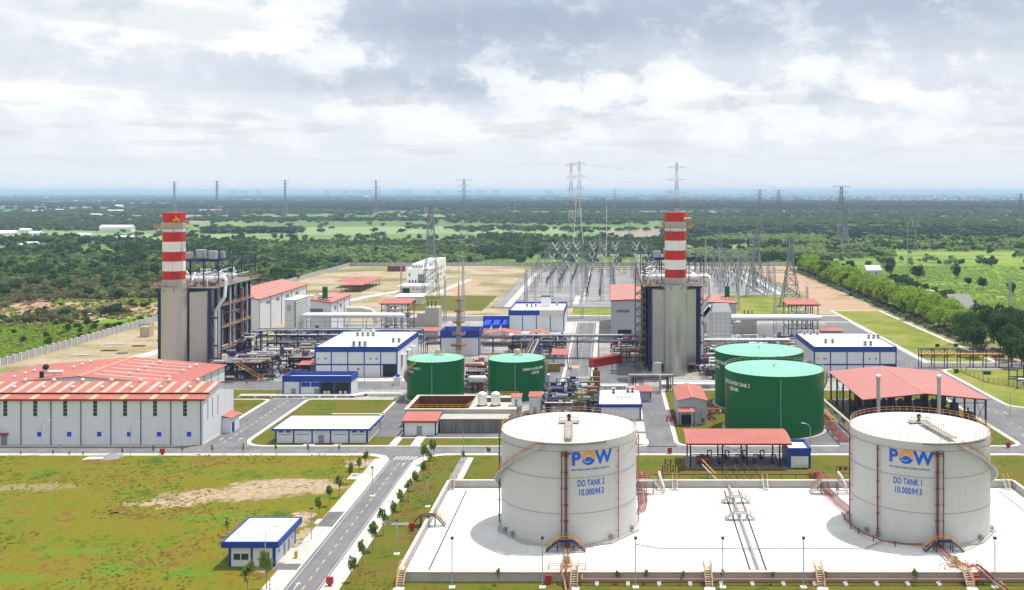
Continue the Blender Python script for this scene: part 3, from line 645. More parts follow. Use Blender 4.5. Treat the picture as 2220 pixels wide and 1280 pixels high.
# ================================================================= BUILDINGS
def win(mb,x0,x1,y,z0,z1,d=.06): mb.box(x0,x1,y-d,y+.02,z0,z1)
def panel_building(name,label,x0,x1,y0,y1,h,band=1.6,cols=5,wallm=WHITE,group=None,over=.0,par=.5,midband=None,colm=BLUE,fasc=BLUE,floor_z=None,roofm=WROOF,sidefasc=None,front_fasc_to=None,cat='building'):
    t=thing(name,label,cat,((x0+x1)/2,(y0+y1)/2,0),group)
    MB().box(x0,x1,y0,y1,0,h-band).build('wall',wallm,t)
    X0,X1,Y0,Y1=x0-over,x1+over,y0-over,y1+over; e=.12
    # fascia ring butted together, roof deck inside it
    f=MB().box(X0-e,X1+e,Y0-e,Y0+.25,h-band,h).box(X0-e,X1+e,Y1-.25,Y1+e,h-band,h).box(X0-e,X0+.25,Y0+.25,Y1-.25,h-band,h).box(X1-.25,X1+e,Y0+.25,Y1-.25,h-band,h)
    f.build('fascia',fasc,t)
    MB().box(X0+.25,X1-.25,Y0+.25,Y1-.25,h-par-.3,h-par).build('roof',roofm,t)
    if colm:
        c=MB(); w=.35; n=cols
        for k in range(n+1):
            xx=x0+(x1-x0)*k/n; xx=min(max(xx,x0+w/2),x1-w/2); c.box(xx-w/2,xx+w/2,y0-.1,y0-.003,0,h-band)
        ny=max(2,int((y1-y0)/7))
        for k in range(ny+1):
            yy=y0+(y1-y0)*k/ny; yy=min(max(yy,y0+w/2+.01),y1-w/2)
            if k in (0,ny): c.box(x1+.003,x1+.1,yy-w/2,yy+w/2,0,h-band); c.box(x0-.1,x0-.003,yy-w/2,yy+w/2,0,h-band)
        if midband: c.box(x0+w,x1-w,y0-.09,y0-.004,midband,midband+.5)
        c.each('column_trim',colm,t)
    return t
def acs(t,spots,z,m=AC):
    for (x,y) in spots:
        MB().box(x-.45,x+.45,y-.35,y+.35,z+.15,z+1.35).box(x-.4,x-.3,y-.35,y+.35,z,z+.15).box(x+.3,x+.4,y-.35,y+.35,z,z+.15).build('air_conditioner',m,t)
        fan=MB(); 
        for dz in (.42,.98): fan.bar((x,y-.37,z+dz),(x,y-.355,z+dz),.24,10)
        fan.build('fan_grille',BLK,t)
def roofac(spots,z,where):
    "condensers stand on the roof: things of their own"
    k0=None
    for i,(x,y) in enumerate(spots):
        if 'ac' not in PROTO:
            t=thing('air_conditioner','x','air conditioner',(x,y,z),'air conditioner units on roofs')
            MB().box(x-.62,x+.62,y-.4,y+.4,z+.15,z+1.9).box(x-.55,x-.4,y-.35,y+.35,z,z+.15).box(x+.4,x+.55,y-.35,y+.35,z,z+.15).build('casing',AC,t)
            f=MB()
            for dz in (.6,1.35): f.bar((x,y-.425,z+dz),(x,y-.405,z+dz),.32,12)
            f.build('fan_grille',BLK,t); PROTO['ac']=t
        else: t=copy_tree(PROTO['ac'],(x,y,z))
        t['label']=where; mark(t,where)
PROTO={}
# small gate house bottom left
t=panel_building('gate_house','small white house with a blue fascia and flat roof beside the road at bottom left',-66.7,-58.7,178.2,189.9,4.75,1.05,2,over=.9,par=.12,fasc=BLUE)
wn=MB(); win(wn,-65.9,-63.3,178.2,1.3,2.4); wn.build('window',GLS,t)
fr=MB().box(-66.0,-63.2,178.08,178.12,1.22,1.29).box(-64.66,-64.54,178.06,178.13,1.3,2.4).box(-66.0,-63.2,178.08,178.12,2.41,2.5); fr.build('window_frame',SIGNW,t)
dr=MB(); win(dr,-61.3,-59.6,178.2,0,2.7); dr.build('door',GREYD,t)
d2=MB()
for y0 in (183.2,185.6): d2.box(-58.72,-58.64,y0,y0+.9,0,2.3)
d2.each('door',GREYD,t)
d3=MB()
for y0 in (180.2,187.6): d3.box(-58.72,-58.66,y0,y0+.8,1.8,2.3)
d3.each('window',GLS,t)
o=MB().box(-56.4,-55.9,181.9,182.4,.15,1.25).cyl(-56.15,182.15,1.25,1.4,.27,8).build('utility_box',YEL); tag(o,'small orange-yellow utility box on the paving beside the small house','box')
# office hut
t=panel_building('office_building','low white office with flat white roof, blue rim and blue posts beside the front road',-87.3,-63.2,265.6,280.3,3.95,.45,5,over=.7,par=.08)
for i in range(5):
    xa=-87.3+24.1*i/5
    if i==2: continue
    for a,b_ in ((.8,2.1),(2.8,4.0)):
        w_=MB(); win(w_,xa+a,xa+b_,265.6,2.85,3.25); w_.build('window',GLS,t) if i in(0,4) else None
    v_=MB()
    for k in range(6): win(v_,xa+.9+k*.55,xa+1.3+k*.55,265.6,2.2,2.42)
    v_.build('vent_slat',LOUV,t)
dr=MB(); win(dr,-76.0,-74.6,265.6,0,2.3); dr.build('door',GREYD,t)
MB().box(-76.6,-74.0,264.6,265.5,2.4,2.52).build('door_canopy',WHP,t)
w_=MB()
for y0 in (268,274): w_.box(-63.2,-63.12,y0,y0+2.4,2.5,3.1)
w_.each('window',GLS,t)
# transformer / garage block
t=panel_building('switchgear_building','low white block with deep blue parapet and two dark open bays',-104.8,-82.8,326,334.5,6.7,1.9,1,par=1.3,colm=None)
c=MB()
for x in (-104.6,-99.2,-92.8,-88.2,-83.0): c.box(x-.2,x+.2,325.8,325.99,0,4.8)
c.each('column_trim',BLUE,t)
q=MB().box(-92.5,-88.5,325.85,325.98,0,4.7).box(-87.9,-83.3,325.85,325.98,0,4.7); q.each('open_bay',BLK,t)
q=MB().box(-98.8,-96,325.9,325.98,3.2,4.6).box(-95.7,-93,325.9,325.98,3.2,4.6); q.each('window',BLUE,t)
for x in (-102,-94.6): MB().box(x,x+1.4,325.88,325.985,0,2.6).build('door',GREYD,t); MB().box(x-.2,x+1.6,325.3,325.98,2.75,2.9).build('door_canopy',WHP,t)
for x in (-91.6,-90.4,-86.6,-85): MB().box(x,x+.9,325.6,325.84,.2,1.9).build('electrical_cabinet',AC,t)
# two identical control buildings
def control_building(x0,label,lean):
    t=panel_building('control_building',label,x0,x0+29.3,361,401 if lean else 396,10.7,1.9,5,midband=4.1,par=.25,group='matching white halls with blue parapets')
    q=MB(); win(q,x0+24.2,x0+29,361,0,4.1,.12); q.build('open_bay',BLK,t)
    q=MB(); win(q,x0+1.0,x0+1.5,361,6.2,6.6); win(q,x0+3.3,x0+4.3,361,6.2,6.7); win(q,x0+19.4,x0+20.1,361,6.1,6.6); win(q,x0+21.6,x0+22.3,361,6.1,6.6); win(q,x0+15,x0+15.9,361,2.4,3); q.each('wall_vent',LOUV,t)
    q=MB()
    for y in (368,378): q.box(x0+29.3,x0+29.4,y,y+2.5,2,6.5)
    q.each('door',GREYD,t); q=MB()
    for y in (367.6,377.6,386): q.box(x0+29.41,x0+31,y,y+3.3,6.7,6.9)
    q.each('canopy',WHP,t)
    return t
control_building(-104.6,'large white hall with blue parapet left of the small green tanks',1)
control_building(73.0,'large white hall with blue parapet right of the big green tanks, behind the open shed',0)
z=10.45
roofac([(-91.3,363.5),(-89.2,363.5),(-87.3,363.5)],z,'air conditioners at the front rim of the left blue-banded hall')
roofac([(-79,372),(-76.9,372)],z,'air conditioners near the right roof edge of the left blue-banded hall')
roofac([(-96,388),(-94,388),(-92,388),(-90,388),(-93,391),(-91,391)],z,'air conditioners clustered at the back of the left blue-banded hall')
roofac([(79,370),(81.5,370)],z,'air conditioners mid-roof on the right blue-banded hall')
roofac([(75.5,392),(78,392),(80.4,392)],z,'air conditioners in the rear left row on the right blue-banded hall')
roofac([(97.5,381),(99.3,381),(101,381),(102.0-.9+1.3,378),(98.4,383.5)][:3],z,'air conditioners in the right-hand row on the right blue-banded hall')
roofac([(92,364.5),(94,364.5)],z,'air conditioners at the front rim of the right blue-banded hall')
for k,(x,y) in enumerate(((-95.5,394),(-91.5,394))):
    o=MB().cyl(x,y,z,z+1.1,.5,12).ball((x,y,z+1.4),1.0,12,8,sz=.8).build('roof_ventilator',GALV); tag(o,'%s of the two bulbous grey ventilators on the left blue and white hall'%('left' if k==0 else 'right'),'ventilator','roof ventilators on the left hall')
# front warehouse, two-tier red roof
t=thing('warehouse','long white warehouse with red roof and pale roof strips along the front road','warehouse',(-150,275,0))
X0,X1,Y0,Y1,ZE,ZR=-190.,-105.4,263.6,285.,12.0,13.9; YR=275.
w_=MB().add([(X0,Y0,0),(X1,Y0,0),(X1,Y1,0),(X0,Y1,0),(X0,Y0,ZE),(X1,Y0,ZE),(X1,Y1,ZE),(X0,Y1,ZE),(X1,YR,ZR),(X0,YR,ZR)],[(0,1,5,4),(1,2,6,8,5),(2,3,7,6),(3,0,4,9,7)]); w_.build('wall',WHITE,t)
rf=MB(); e=.5
def slope(a): return ZE+(ZR-ZE)*(a-Y0)/(YR-Y0)
rf.slab([(X0,Y0-e,slope(Y0-e)+.15),(X1+e,Y0-e,slope(Y0-e)+.15),(X1+e,267,slope(267)+.15),(X0,267,slope(267)+.15)],.14)
rf.slab([(X0,266.6,slope(266.6)+.62),(X1+e,266.6,slope(266.6)+.62),(X1+e,YR,ZR+.62),(X0,YR,ZR+.62)],.14)
rf.slab([(X0,YR,ZR+.61),(X1+e,YR,ZR+.61),(X1+e,Y1+e,ZE+.2),(X0,Y1+e,ZE+.2)],.14)
rf.build('roof',REDX,t)
MB().box(X0,X1,266.9,267.0,slope(267)+.16,slope(267)+.46).build('clerestory_gap',BLK,t)
tr=MB().box(X0,X1+.6,Y0-.62,Y0-.51,ZE-.35,ZE+.12); tr.build('eave_gutter',REDT,t)
px_bay=30.6/4
bays=[X1-k*7.78 for k in range(11)]
s1=MB(); s2=MB()
for k in range(10):
    xc=X1-1.2-k*7.78
    for (yy0,yy1,dz) in ((Y0-.4,266.5,.16),(266.7,YR-.3,.63)):
        if dz<.2 : 
            xs=xc-5.0; s2.quad((xs,yy0,slope(yy0)+dz),(xs+1.3,yy0,slope(yy0)+dz),(xs+1.3,yy1,slope(yy1)+dz),(xs,yy1,slope(yy1)+dz))
        else:
            s1.quad((xc,yy0,slope(yy0)+dz),(xc+1.2,yy0,slope(yy0)+dz),(xc+1.2,yy1,slope(yy1)+dz),(xc,yy1,slope(yy1)+dz))
            xs=xc-3.6; s2.quad((xs,yy0,slope(yy0)+dz),(xs+1.2,yy0,slope(yy0)+dz),(xs+1.2,yy1,slope(yy1)+dz),(xs,yy1,slope(yy1)+dz))
s1.each('roof_light_strip',SKYL,t); s2.each('yellowed_roof_strip',SKYY,t)
for k in range(10):
    xv=X1-5.8-k*7.78
    for yv,zz in ((269.4,slope(269.4)+.62),(274.5,ZR+.62)):
        v_=MB().cyl(xv,yv,zz,zz+.35,.32,10); v_.ball((xv,yv,zz+.55),.5,10,6,sz=.75); v_.build('turbine_vent',WHP,t)
    if k>8: continue
    xw=X1-4.7-k*7.78
    MB().box(xw-.5,xw+.5,Y0-.05,Y0+.02,7.6,11.6).build('tall_window',GLS,t)
    fr=MB()
    for zz in (7.55,8.6,9.6,10.6): fr.box(xw-.52,xw+.52,Y0-.075,Y0-.052,zz,zz+.07)
    fr.build('window_bar',AC,t)
    if k<6: MB().box(xw+1.0-.5,xw+1.0+.6,Y0-.06,Y0+.02,2.3,3.5).build('louvre_window',BRBLUE,t)
    xd=X1-.6-k*7.78
    dp=MB().bar((xd,Y0-.12,.1),(xd,Y0-.12,ZE-.4),.11,6); dp.build('downpipe',DSTEEL,t)
sd=MB()
for yy in (266.5,269.6,273.4): sd.box(X1-.02,X1+.05,yy,yy+.35,6.0,11.2-(0))
sd.each('side_window',LOUV,t)
MB().box(X0,X1-.1,Y0-.06,Y0-.01,.05,.5).box(X1+.01,X1+.06,Y0,Y1,.05,.5).build('base_course',CONCL,t)
an=MB().box(X1+.06,X1+2.4,276.5,282.8,0,4.2); an.build('porch',WHITE,t)
MB().slab([(X1+.06,276.1,4.9),(X1+2.8,276.1,4.3),(X1+2.8,283.2,4.3),(X1+.06,283.2,4.9)],.12).build('porch_roof',RED,t)
MB().box(X1+2.41,X1+2.5,277.2,279.0,0,2.8).build('door',BLUE,t)
an=MB().box(X0,-159.4,258.9+2.2,263.55,0,4.6); an.build('loading_porch',WHITE,t)
MB().slab([(X0,260.6,4.8),(-159,260.6,4.8),(-159,263.6,5.9),(X0,263.6,5.9)],.12).build('porch_roof',RED,t)
MB().box(-172,-161.8,260.98,261.08,0,3.9).build('roller_door',BLK,t)
MB().box(-157.8,-156.3,263.5,263.58,0,2.6).build('door',GREYD,t); MB().box(-158.2,-155.9,262.7,263.58,2.8,3.2).build('door_canopy',REDT,t)
# rear warehouse
t=thing('warehouse','wide white warehouse with broad red gable roof behind the long front one','warehouse',(-153,310,0))
X0,X1,Y0,Y1,ZE,ZR,XR=-184.,-123.8,294.,327.,10.,12.4,-153.3
MB().add([(X0,Y0,0),(X1,Y0,0),(X1,Y1,0),(X0,Y1,0),(X0,Y0,ZE),(X1,Y0,ZE),(X1,Y1,ZE),(X0,Y1,ZE),(XR,Y0,ZR),(XR,Y1,ZR)],[(0,1,5,8,4),(1,2,6,5),(2,3,7,9,6),(3,0,4,7)]).build('wall',WHITE,t)
e=.6
rf=MB().slab([(X0-e,Y0-e,ZE),(XR,Y0-e,ZR+.12),(XR,Y1+e,ZR+.12),(X0-e,Y1+e,ZE)],.14).slab([(XR,Y0-e,ZR+.12),(X1+e,Y0-e,ZE),(X1+e,Y1+e,ZE),(XR,Y1+e,ZR+.12)],.14); rf.build('roof',RED,t)
def zs(x): return (ZR+.13)-(ZR+.12-ZE)*abs(x-XR)/(X1+e-XR)
MB().bar((XR,Y0-e,ZR+.1),(XR,Y1+e,ZR+.1),.22,6).build('ridge_cap',SKYY,t)
s=MB()
for y in (298,303,308.5,313.5,318.5,323):
    for xa,xb in ((XR+2,X1-7),(X0+9,XR-2)): s.quad((xa,y,zs(xa)),(xb,y,zs(xb)),(xb,y+.8,zs(xb)),(xa,y+.8,zs(xa)))
s.each('roof_light_strip',SKYL,t)
for x in (-142,-130.5,-164,-176):
    for y in (300.5,306,311,316,321):
        if (x,y) in ((-130.5,306),(-164,306),(-176,321)): continue
        v_=MB().cyl(x,y,zs(x),zs(x)+.35,.32,10); v_.ball((x,y,zs(x)+.55),.5,10,6,sz=.75); v_.build('turbine_vent',WHP,t)
q=MB()
for y in (298,305,312): q.box(X1-.02,X1+.06,y,y+4.6,6.4,6.9)
q.each('side_window',BLK,t)
q=MB()
for k in range(7): yy=Y0+k*5.5; q.bar((X1+.08,min(yy,Y1-.1),0),(X1+.08,min(yy,Y1-.1),ZE-.2),.07)
q.each('downpipe',GSTEEL,t)
MB().box(X0-.6,X0,Y0,Y1,0,.1).build('base_course',CONCL,t)
t2=thing('roof_exhaust_duct','white duct with black cowl on the left slope of the rear warehouse roof','duct',(-166,297,zs(-166)))
MB().cyl(-166,297,zs(-166)-.1,zs(-166)+1.8,.6,10).ball((-164.8,297,zs(-165)+3.0),.9,10,6).build('cowl',BLK,t2)
MB().bar((-165.5,297.5,zs(-165)+1.4),(-160.5,298.5,zs(-160)+.9),.55,10).build('duct',WHP,t2)
# small red-roof pump room by the path
t=thing('pump_room','small white room with red lean-to roof at the end of the white footpath','building',(-51,277,0))
MB().box(-55.5,-46.6,274,280.4,0,3.9).build('wall',WHITE,t)
MB().slab([(-55.9,273.4,4.1),(-46.2,273.4,4.1),(-46.2,281,5.0),(-55.9,281,5.0)],.14).build('roof',RED,t)
MB().box(-55.9,-46.2,273.28,273.39,3.65,4.12).build('fascia',REDT,t)
MB().box(-55.55,-55.2,273.9,273.99,0,3.6).box(-46.95,-46.6,273.9,273.99,0,3.6).box(-46.59,-46.5,274,280.4,0,.4).each('column_trim',NAVY,t)
MB().box(-51.9,-50.4,273.93,273.99,0,2.6).build('door',GREYD,t)
# concrete basin
t=thing('concrete_basin','open stained concrete settling basin with yellow rails in front of the small green tanks','basin',(-42,293,0))
Z=5.0
m=MB().box(-57,-26,283.6,284.1,0,Z).box(-57,-39.5,302.5,303,0,Z).box(-57,-56.5,284.1,302.5,0,Z).box(-39.5,-39,284.1,303,0,Z); m.build('wall',CONC,t)
m=MB().box(-56.49,-39.51,302.3,302.49,.6,Z-.02).box(-56.49,-56.3,284.11,302.29,.6,Z-.02).box(-39.7,-39.51,284.11,302.29,.6,Z-.02); m.build('basin_lining',BROWN,t)
MB().box(-56.3,-39.7,284.11,302.29,.1,.6).build('basin_floor',RUST,t)
MB().box(-57.2,-26,283.4,284.3,Z+.003,Z+.16).box(-57.2,-38.8,302.3,303.2,Z+.003,Z+.16).box(-57.2,-56.2,284.3,302.3,Z+.003,Z+.16).build('coping',CCAP,t)
MB().box(-38.99,-26,284.11,303,Z-.4,Z).build('deck',CCAP,t)
MB().box(-26.3,-26,284.11,303,0,Z-.41).box(-38.99,-26.31,302.7,303,0,Z-.41).build('deck_wall',DCONC,t)
MB().box(-36.5,-28.3,293,299.8,Z+.004,Z+.02).build('deck_opening',BLK,t)
rl=MB()
for P in ([(-56.2,284.4),(-40,284.4),(-36.2,302.5),(-27,302.5),(-27,290)],[(-34,300.5),(-28,300.5),(-28,292)]):
    pts=[]
    for a,b_ in zip(P,P[1:]):
        n=max(1,int((Vector(b_)-Vector(a)).length/2)); pts+=[(a[0]+(b_[0]-a[0])*k/n,a[1]+(b_[1]-a[1])*k/n,Z+.1) for k in range(n)]
    pts.append((*P[-1],Z+.1)); railing(rl,pts,1.1,.06)
rl.build('railing',YEL,t)
for i,x in enumerate((-36.0,-32.2)):
    o=thing('water_cistern','ribbed %s white cistern of the pair on the basin deck'%('left-hand' if i==0 else 'right-hand'),'tank',(x,288.6,Z),'round white cisterns on the basin deck')
    m=MB()
    for k in range(5): m.cyl(x,288.6,Z+.4+k*.62,Z+.4+k*.62+.6,1.35 if k%2 else 1.3,20)
    m.cyl(x,288.6,Z+3.5,Z+4.0,1.3,20,r2=.5); m.build('body',WHP,o); MB().box(x-1.4,x+1.4,287.6,289.8,Z,Z+.39).build('stand',MPIPE,o)
t=thing('retaining_bay','dark concrete retaining wall with piers below the basin','wall',(-38,277,0))
MB().box(-46.2,-27.6,277.3,283.5,0,3.7).build('wall',DCONC,t)
m=MB()
for k in range(6): m.box(-46+k*3.65,-45.6+k*3.65,276.6,277.28,0,3.1)
m.each('pier',DCONC,t); MB().box(-46.3,-27.5,276.9,283.5,3.705,3.9).build('coping',CONC,t)
def kiosk(x,y,w_,d,h,label,zb=0):
    t=thing('kiosk',label,'kiosk',(x+w_/2,y+d/2,zb)); MB().box(x,x+w_,y,y+d,zb,zb+h).build('wall',WHITE,t)
    MB().slab([(x-.3,y-.3,zb+h+.05),(x+w_+.3,y-.3,zb+h+.05),(x+w_+.3,y+d+.3,zb+h+.5),(x-.3,y+d+.3,zb+h+.5)],.12).build('roof',RED,t)
    MB().box(x+w_*.35,x+w_*.65,y-.05,y-.005,zb,zb+min(2,h*.8)).build('door',GREYD,t)
kiosk(-27.6,287.5,2.6,3.2,2.6,'tiny white kiosk with red roof at the right corner of the basin deck',Z-.0)
kiosk(-23.6,300.5,3.4,5,5.2,'small white kiosk with red roof behind the basin, beside the green tank numbered 1')
# white flat building behind oil tank 2
t=panel_building('blower_building','small white building with blue rim and flat roof peeping over the oil tank marked 2',-2.6,9.2,293,313.5,4.6,.9,1,par=.12,over=.4)
roofac([(1.4,308),(5.8,309.6),(7.2,309.6)],4.45,'air conditioners on the flat roof behind oil tank 2')
for k in range(4):
    o=MB().cyl(2.6+k*1.2,302,4.45,4.75,.16,8).ball((2.6+k*1.2,302,4.9),.3,8,5,sz=.6).build('roof_cowl',GSTEEL); tag(o,'small grey cowl','vent','small roof cowls'); mark(o,'four small grey cowls on the flat roof behind oil tank 2')
# fire pump house
t=thing('fire_pump_house','small grey house with red gable roof and a red porch beside the narrow side road','building',(25,293,0))
X0,X1,Y0,Y1,ZE,ZR=19.6,27.6,287.8,306.8,9.2-1.6,8.9; Y0=286.6
z_=66-453*286.6/2200
ZE=z_; ZR=ZE+.9
MB().add([(X0,Y0,0),(X1,Y0,0),(X1,Y1,0),(X0,Y1,0),(X0,Y0,ZE),(X1,Y0,ZE),(X1,Y1,ZE),(X0,Y1,ZE),((X0+X1)/2,Y0,ZR),((X0+X1)/2,Y1,ZR)],[(0,1,5,8,4),(1,2,6,5),(2,3,7,9,6),(3,0,4,7)]).build('wall',GREYW,t)
xm=(X0+X1)/2
MB().slab([(X0-.4,Y0-.4,ZE-.02),(xm,Y0-.4,ZR+.1),(xm,Y1+.4,ZR+.1),(X0-.4,Y1+.4,ZE-.02)],.12).slab([(xm,Y0-.4,ZR+.1),(X1+.4,Y0-.4,ZE-.02),(X1+.4,Y1+.4,ZE-.02),(xm,Y1+.4,ZR+.1)],.12).build('roof',REDX,t)
MB().bar((xm,Y0-.4,ZR+.12),(xm,Y1+.4,ZR+.12),.14,6).build('ridge_cap',SKYY,t)
MB().slab([(X0-.1,Y0-2.6,4.2),(X0+4.5,Y0-2.6,4.2),(X0+4.5,Y0-.02,5.1),(X0-.1,Y0-.02,5.1)],.12).build('porch_roof',RED,t)
m=MB()
for x in (X0+.1,X0+4.3): m.bar((x,Y0-2.4,0),(x,Y0-2.4,4.1),.12)
m.each('porch_post',NAVY,t); MB().box(X0+.8,X0+3.7,Y0-.06,Y0-.01,0,2.9).build('door',BLK,t)
MB().box(X0+4.2,X0+5.0,Y0-2.3,Y0-.05,.0,.6).build('step',DCONC,t)
o=MB().box(26.1,26.8,286.1,286.5,.9,2.0).bar((25.2,286.4,2.0),(26.4,286.4,4.0),.06).build('wall_hydrant',RPIPE); tag(o,'red hydrant box with pipe at the front wall of the small grey house','hydrant')
# pump shelter with curved red roof
t=thing('pump_shelter','open steel shelter with long curved red roof over pumps behind the bund','shelter',(31,246,0))
X0,X1,Y0,Y1=18.3,43.4,240.4,252.6; n=8; rf=MB(); P=[]
zf=66-547*Y0/2200; 
for k in range(n+1):
    f=k/n; P.append((Y0+(Y1-Y0)*f, zf+1.5*math.sin(math.pi*(.10+.62*f))-1.5*math.sin(math.pi*.10)))
rf.add([(X0,y,z) for y,z in P]+[(X1,y,z) for y,z in P]+[(X0,y,z-.15) for y,z in P]+[(X1,y,z-.15) for y,z in P],
  [(k,n+1+k,n+2+k,k+1) for k in range(n)]+[(2*n+2+k,2*n+3+k,3*n+4+k,3*n+3+k) for k in range(n)]+[(k,k+1,2*n+3+k,2*n+2+k) for k in range(n)]+[(n+1+k,3*n+3+k,3*n+4+k,n+2+k) for k in range(n)]+[(0,2*n+2,3*n+3,n+1),(n,2*n+1,4*n+3,3*n+2)])
rf.sm=True; rf.build('roof',RED,t)
MB().box(X0,X1,Y0-.08,Y0-.01,P[0][1]-.42,P[0][1]+.02).build('fascia',REDT,t)
for x in (19.4,27.0,32.8,40.6):
    for y in (241.2,251.6): MB().box(x-.17,x+.17,y-.17,y+.17,.1,zf-.1 if y<245 else P[-1][1]-.2).build('post',NAVY,t)
m=MB()
for y in (241.2,251.6): m.bar((19.4,y,3.4),(40.6,y,3.4),.1); m.bar((27,y,3.4),(32.8,y,5.6),.06); m.bar((27,y,5.6),(32.8,y,3.4),.06)
m.build('brace',NAVY,t)
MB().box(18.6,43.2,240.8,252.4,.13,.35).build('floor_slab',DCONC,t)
proto=None
for i in range(9):
    x=22+i*2.15; y=243.5+ (i%2)*4
    if proto is None:
        proto=thing('pump_set','x','pump',(x,y,.35),'pumps under the curved red roof')
        MB().box(x-.6,x+.6,y-1.1,y+1.1,.35,.7).build('base',GSTEEL,proto)
        MB().bar((x,y-.9,1.2),(x,y+.3,1.2),.45,10).ball((x,y+.6,1.2),.55,8,6).build('motor',NAVY,proto)
        MB().path([(x,y+.8,1.2),(x,y+.8,2.6),(x+.9,y+.8,2.6),(x+.9,y+.8,.5)],.16,8).build('pipe',GSTEEL,proto); p_=proto
    else: p_=copy_tree(proto,(x,y,.35))
    mark(p_,'dark pump sets in the %s row under the curved red roof'%('front' if i%2==0 else 'back'))
t=thing('pressure_vessel','dark red horizontal vessel under the left end of the curved red roof','vessel',(22.3,241.8,.35))
MB().bar((20.9,242.2,1.9),(23.8,242.2,1.9),1.05,14).build('shell',MPIPE,t); MB().box(21.2,21.5,241.6,242.8,.35,1.4).box(23.1,23.4,241.6,242.8,.35,1.4).build('saddle',GSTEEL,t)
t=thing('switch_room','small bright blue kiosk with white front panel right of the curved red shelter','building',(45.3,246,0))
MB().box(42.6,48.0,241.2,249.8,0,4.2).build('wall',BLUE,t)
MB().box(42.5,48.1,241.1,241.4,4.2,4.95).box(42.5,48.1,249.6,249.9,4.2,4.95).box(42.5,42.8,241.4,249.6,4.2,4.95).box(47.8,48.1,241.4,249.6,4.2,4.95).build('parapet',BLUE,t)
MB().box(42.8,47.8,241.4,249.6,4.2,4.3).build('roof',WROOF,t); MB().box(43.3,47.4,241.1,241.19,.3,3.0).build('front_panel',WHITE,t)
for x in (44.9,46.9): MB().box(x-.35,x+.35,240.6,241.08,.4,1.2).build('air_conditioner',AC,t)
# big open gable shed
t=thing('open_shed','very large open-sided shed with broad pinkish red gable roof and dark steel posts','shelter',(87,300,0))
X0,X1,Y0,Y1,ZE,ZR,XR=70.2,103.6,278,321.5,9.0,10.7,86.6
MB().slab([(X0-.8,Y0-.4,ZE),(XR,Y0-.4,ZR),(XR,Y1,ZR),(X0-.8,Y1,ZE)],.16).slab([(XR,Y0-.4,ZR),(X1+.8,Y0-.4,ZE),(X1+.8,Y1,ZE),(XR,Y1,ZR)],.16).build('roof',paint('pink_red_roof',(.43,.17,.155),.6,var=.07,scale=.08,corr=(1,.6,.04),dirt=(.50,.20,.18)),t)
MB().bar((XR,Y0-.4,ZR+.03),(XR,Y1,ZR+.03),.15,6).build('ridge_cap',SKYY,t)
m=MB().add([(X0-.8,Y0-.45,ZE-.2),(XR,Y0-.45,ZR-.2),(X1+.8,Y0-.45,ZE-.2),(X0-.8,Y0-.45,ZE+.0),(XR,Y0-.45,ZR+.0),(X1+.8,Y0-.45,ZE+.0)],[(0,1,4,3),(1,2,5,4)]); m.build('fascia',REDT,t)
for y in (279,287.3,295.6,304,312.3,320.6):
    for x in (X0,X1): MB().box(x-.22,x+.22,y-.22,y+.22,0,ZE-.2).build('post',NAVY,t)
m=MB()
for x in (78,95): m.box(x-.2,x+.2,278.8,279.2,0,ZE+.2)
for y in (279,295.6,312.3): m.bar((X0,y,ZE-.4),(XR,y,ZR-.5),.14); m.bar((XR,y,ZR-.5),(X1,y,ZE-.4),.14); m.bar((X0,y,ZE-1.6),(X1,y,ZE-1.2),.12)
for x in (X0,X1):
    for ya,yb in ((279,287.3),(304,312.3)): m.bar((x,ya,.3),(x,yb,8),.08); m.bar((x,ya,8),(x,yb,.3),.08)
m.build('roof_truss',NAVY,t)
MB().box(70.6,103,278.6,321,.13,.3).build('floor_slab',DCONC,t)  # slab coloured dark to paint in the shade under the roof
for i in range(18):  # real clutter, with extra tall dark machines added to imitate the roof's shade
    x=74.5+(i%6)*5; y=282+(i//6)*12
    if i==0:
        pp=thing('compressor','x','machine',(x,y,.3),'machines under the big open shed')
        MB().box(x-1.8,x+1.8,y-1.8,y+1.8,.3,1.2).box(x-.2,x+1.7,y-.5,y+1.6,1.21,4.6).build('skid',DSTEEL,pp); MB().bar((x-1.2,y-2,2.2),(x-1.2,y+2,2.2),.9,12).bar((x+1,y,.9),(x+1,y,3.4),.5,10).build('body',RUST,pp)
        MB().path([(x+1,y,3.2),(x+1,y+2,3.2),(x+1,y+2,5.5)],.25,8).build('pipe',MPIPE,pp); c=pp
    else: c=copy_tree(pp,(x,y,.3))
    mark(c,'dark skid machines in the %s row under the big open shed'%('front' if i<6 else 'middle' if i<12 else 'back'))
for i,(x,l) in enumerate(((72.9,'left'),(89.3,'right'))):
    o=thing('vent_stack','slim grey vent stack with round cap before the big open shed, the %s-hand one'%l,'chimney',(x,274.5,0),'slim vent stacks by the open shed')
    m=MB().cyl(x,274.5,.1,15.6,.5,14); 
    for z in (5,9.8,14.9): m.cyl(x,274.5,z,z+.2,.62,14)
    m.build('pipe',GALV,o); MB().ball((x,274.5,15.9),.8,12,8,sz=.75).build('cap',WHP,o)
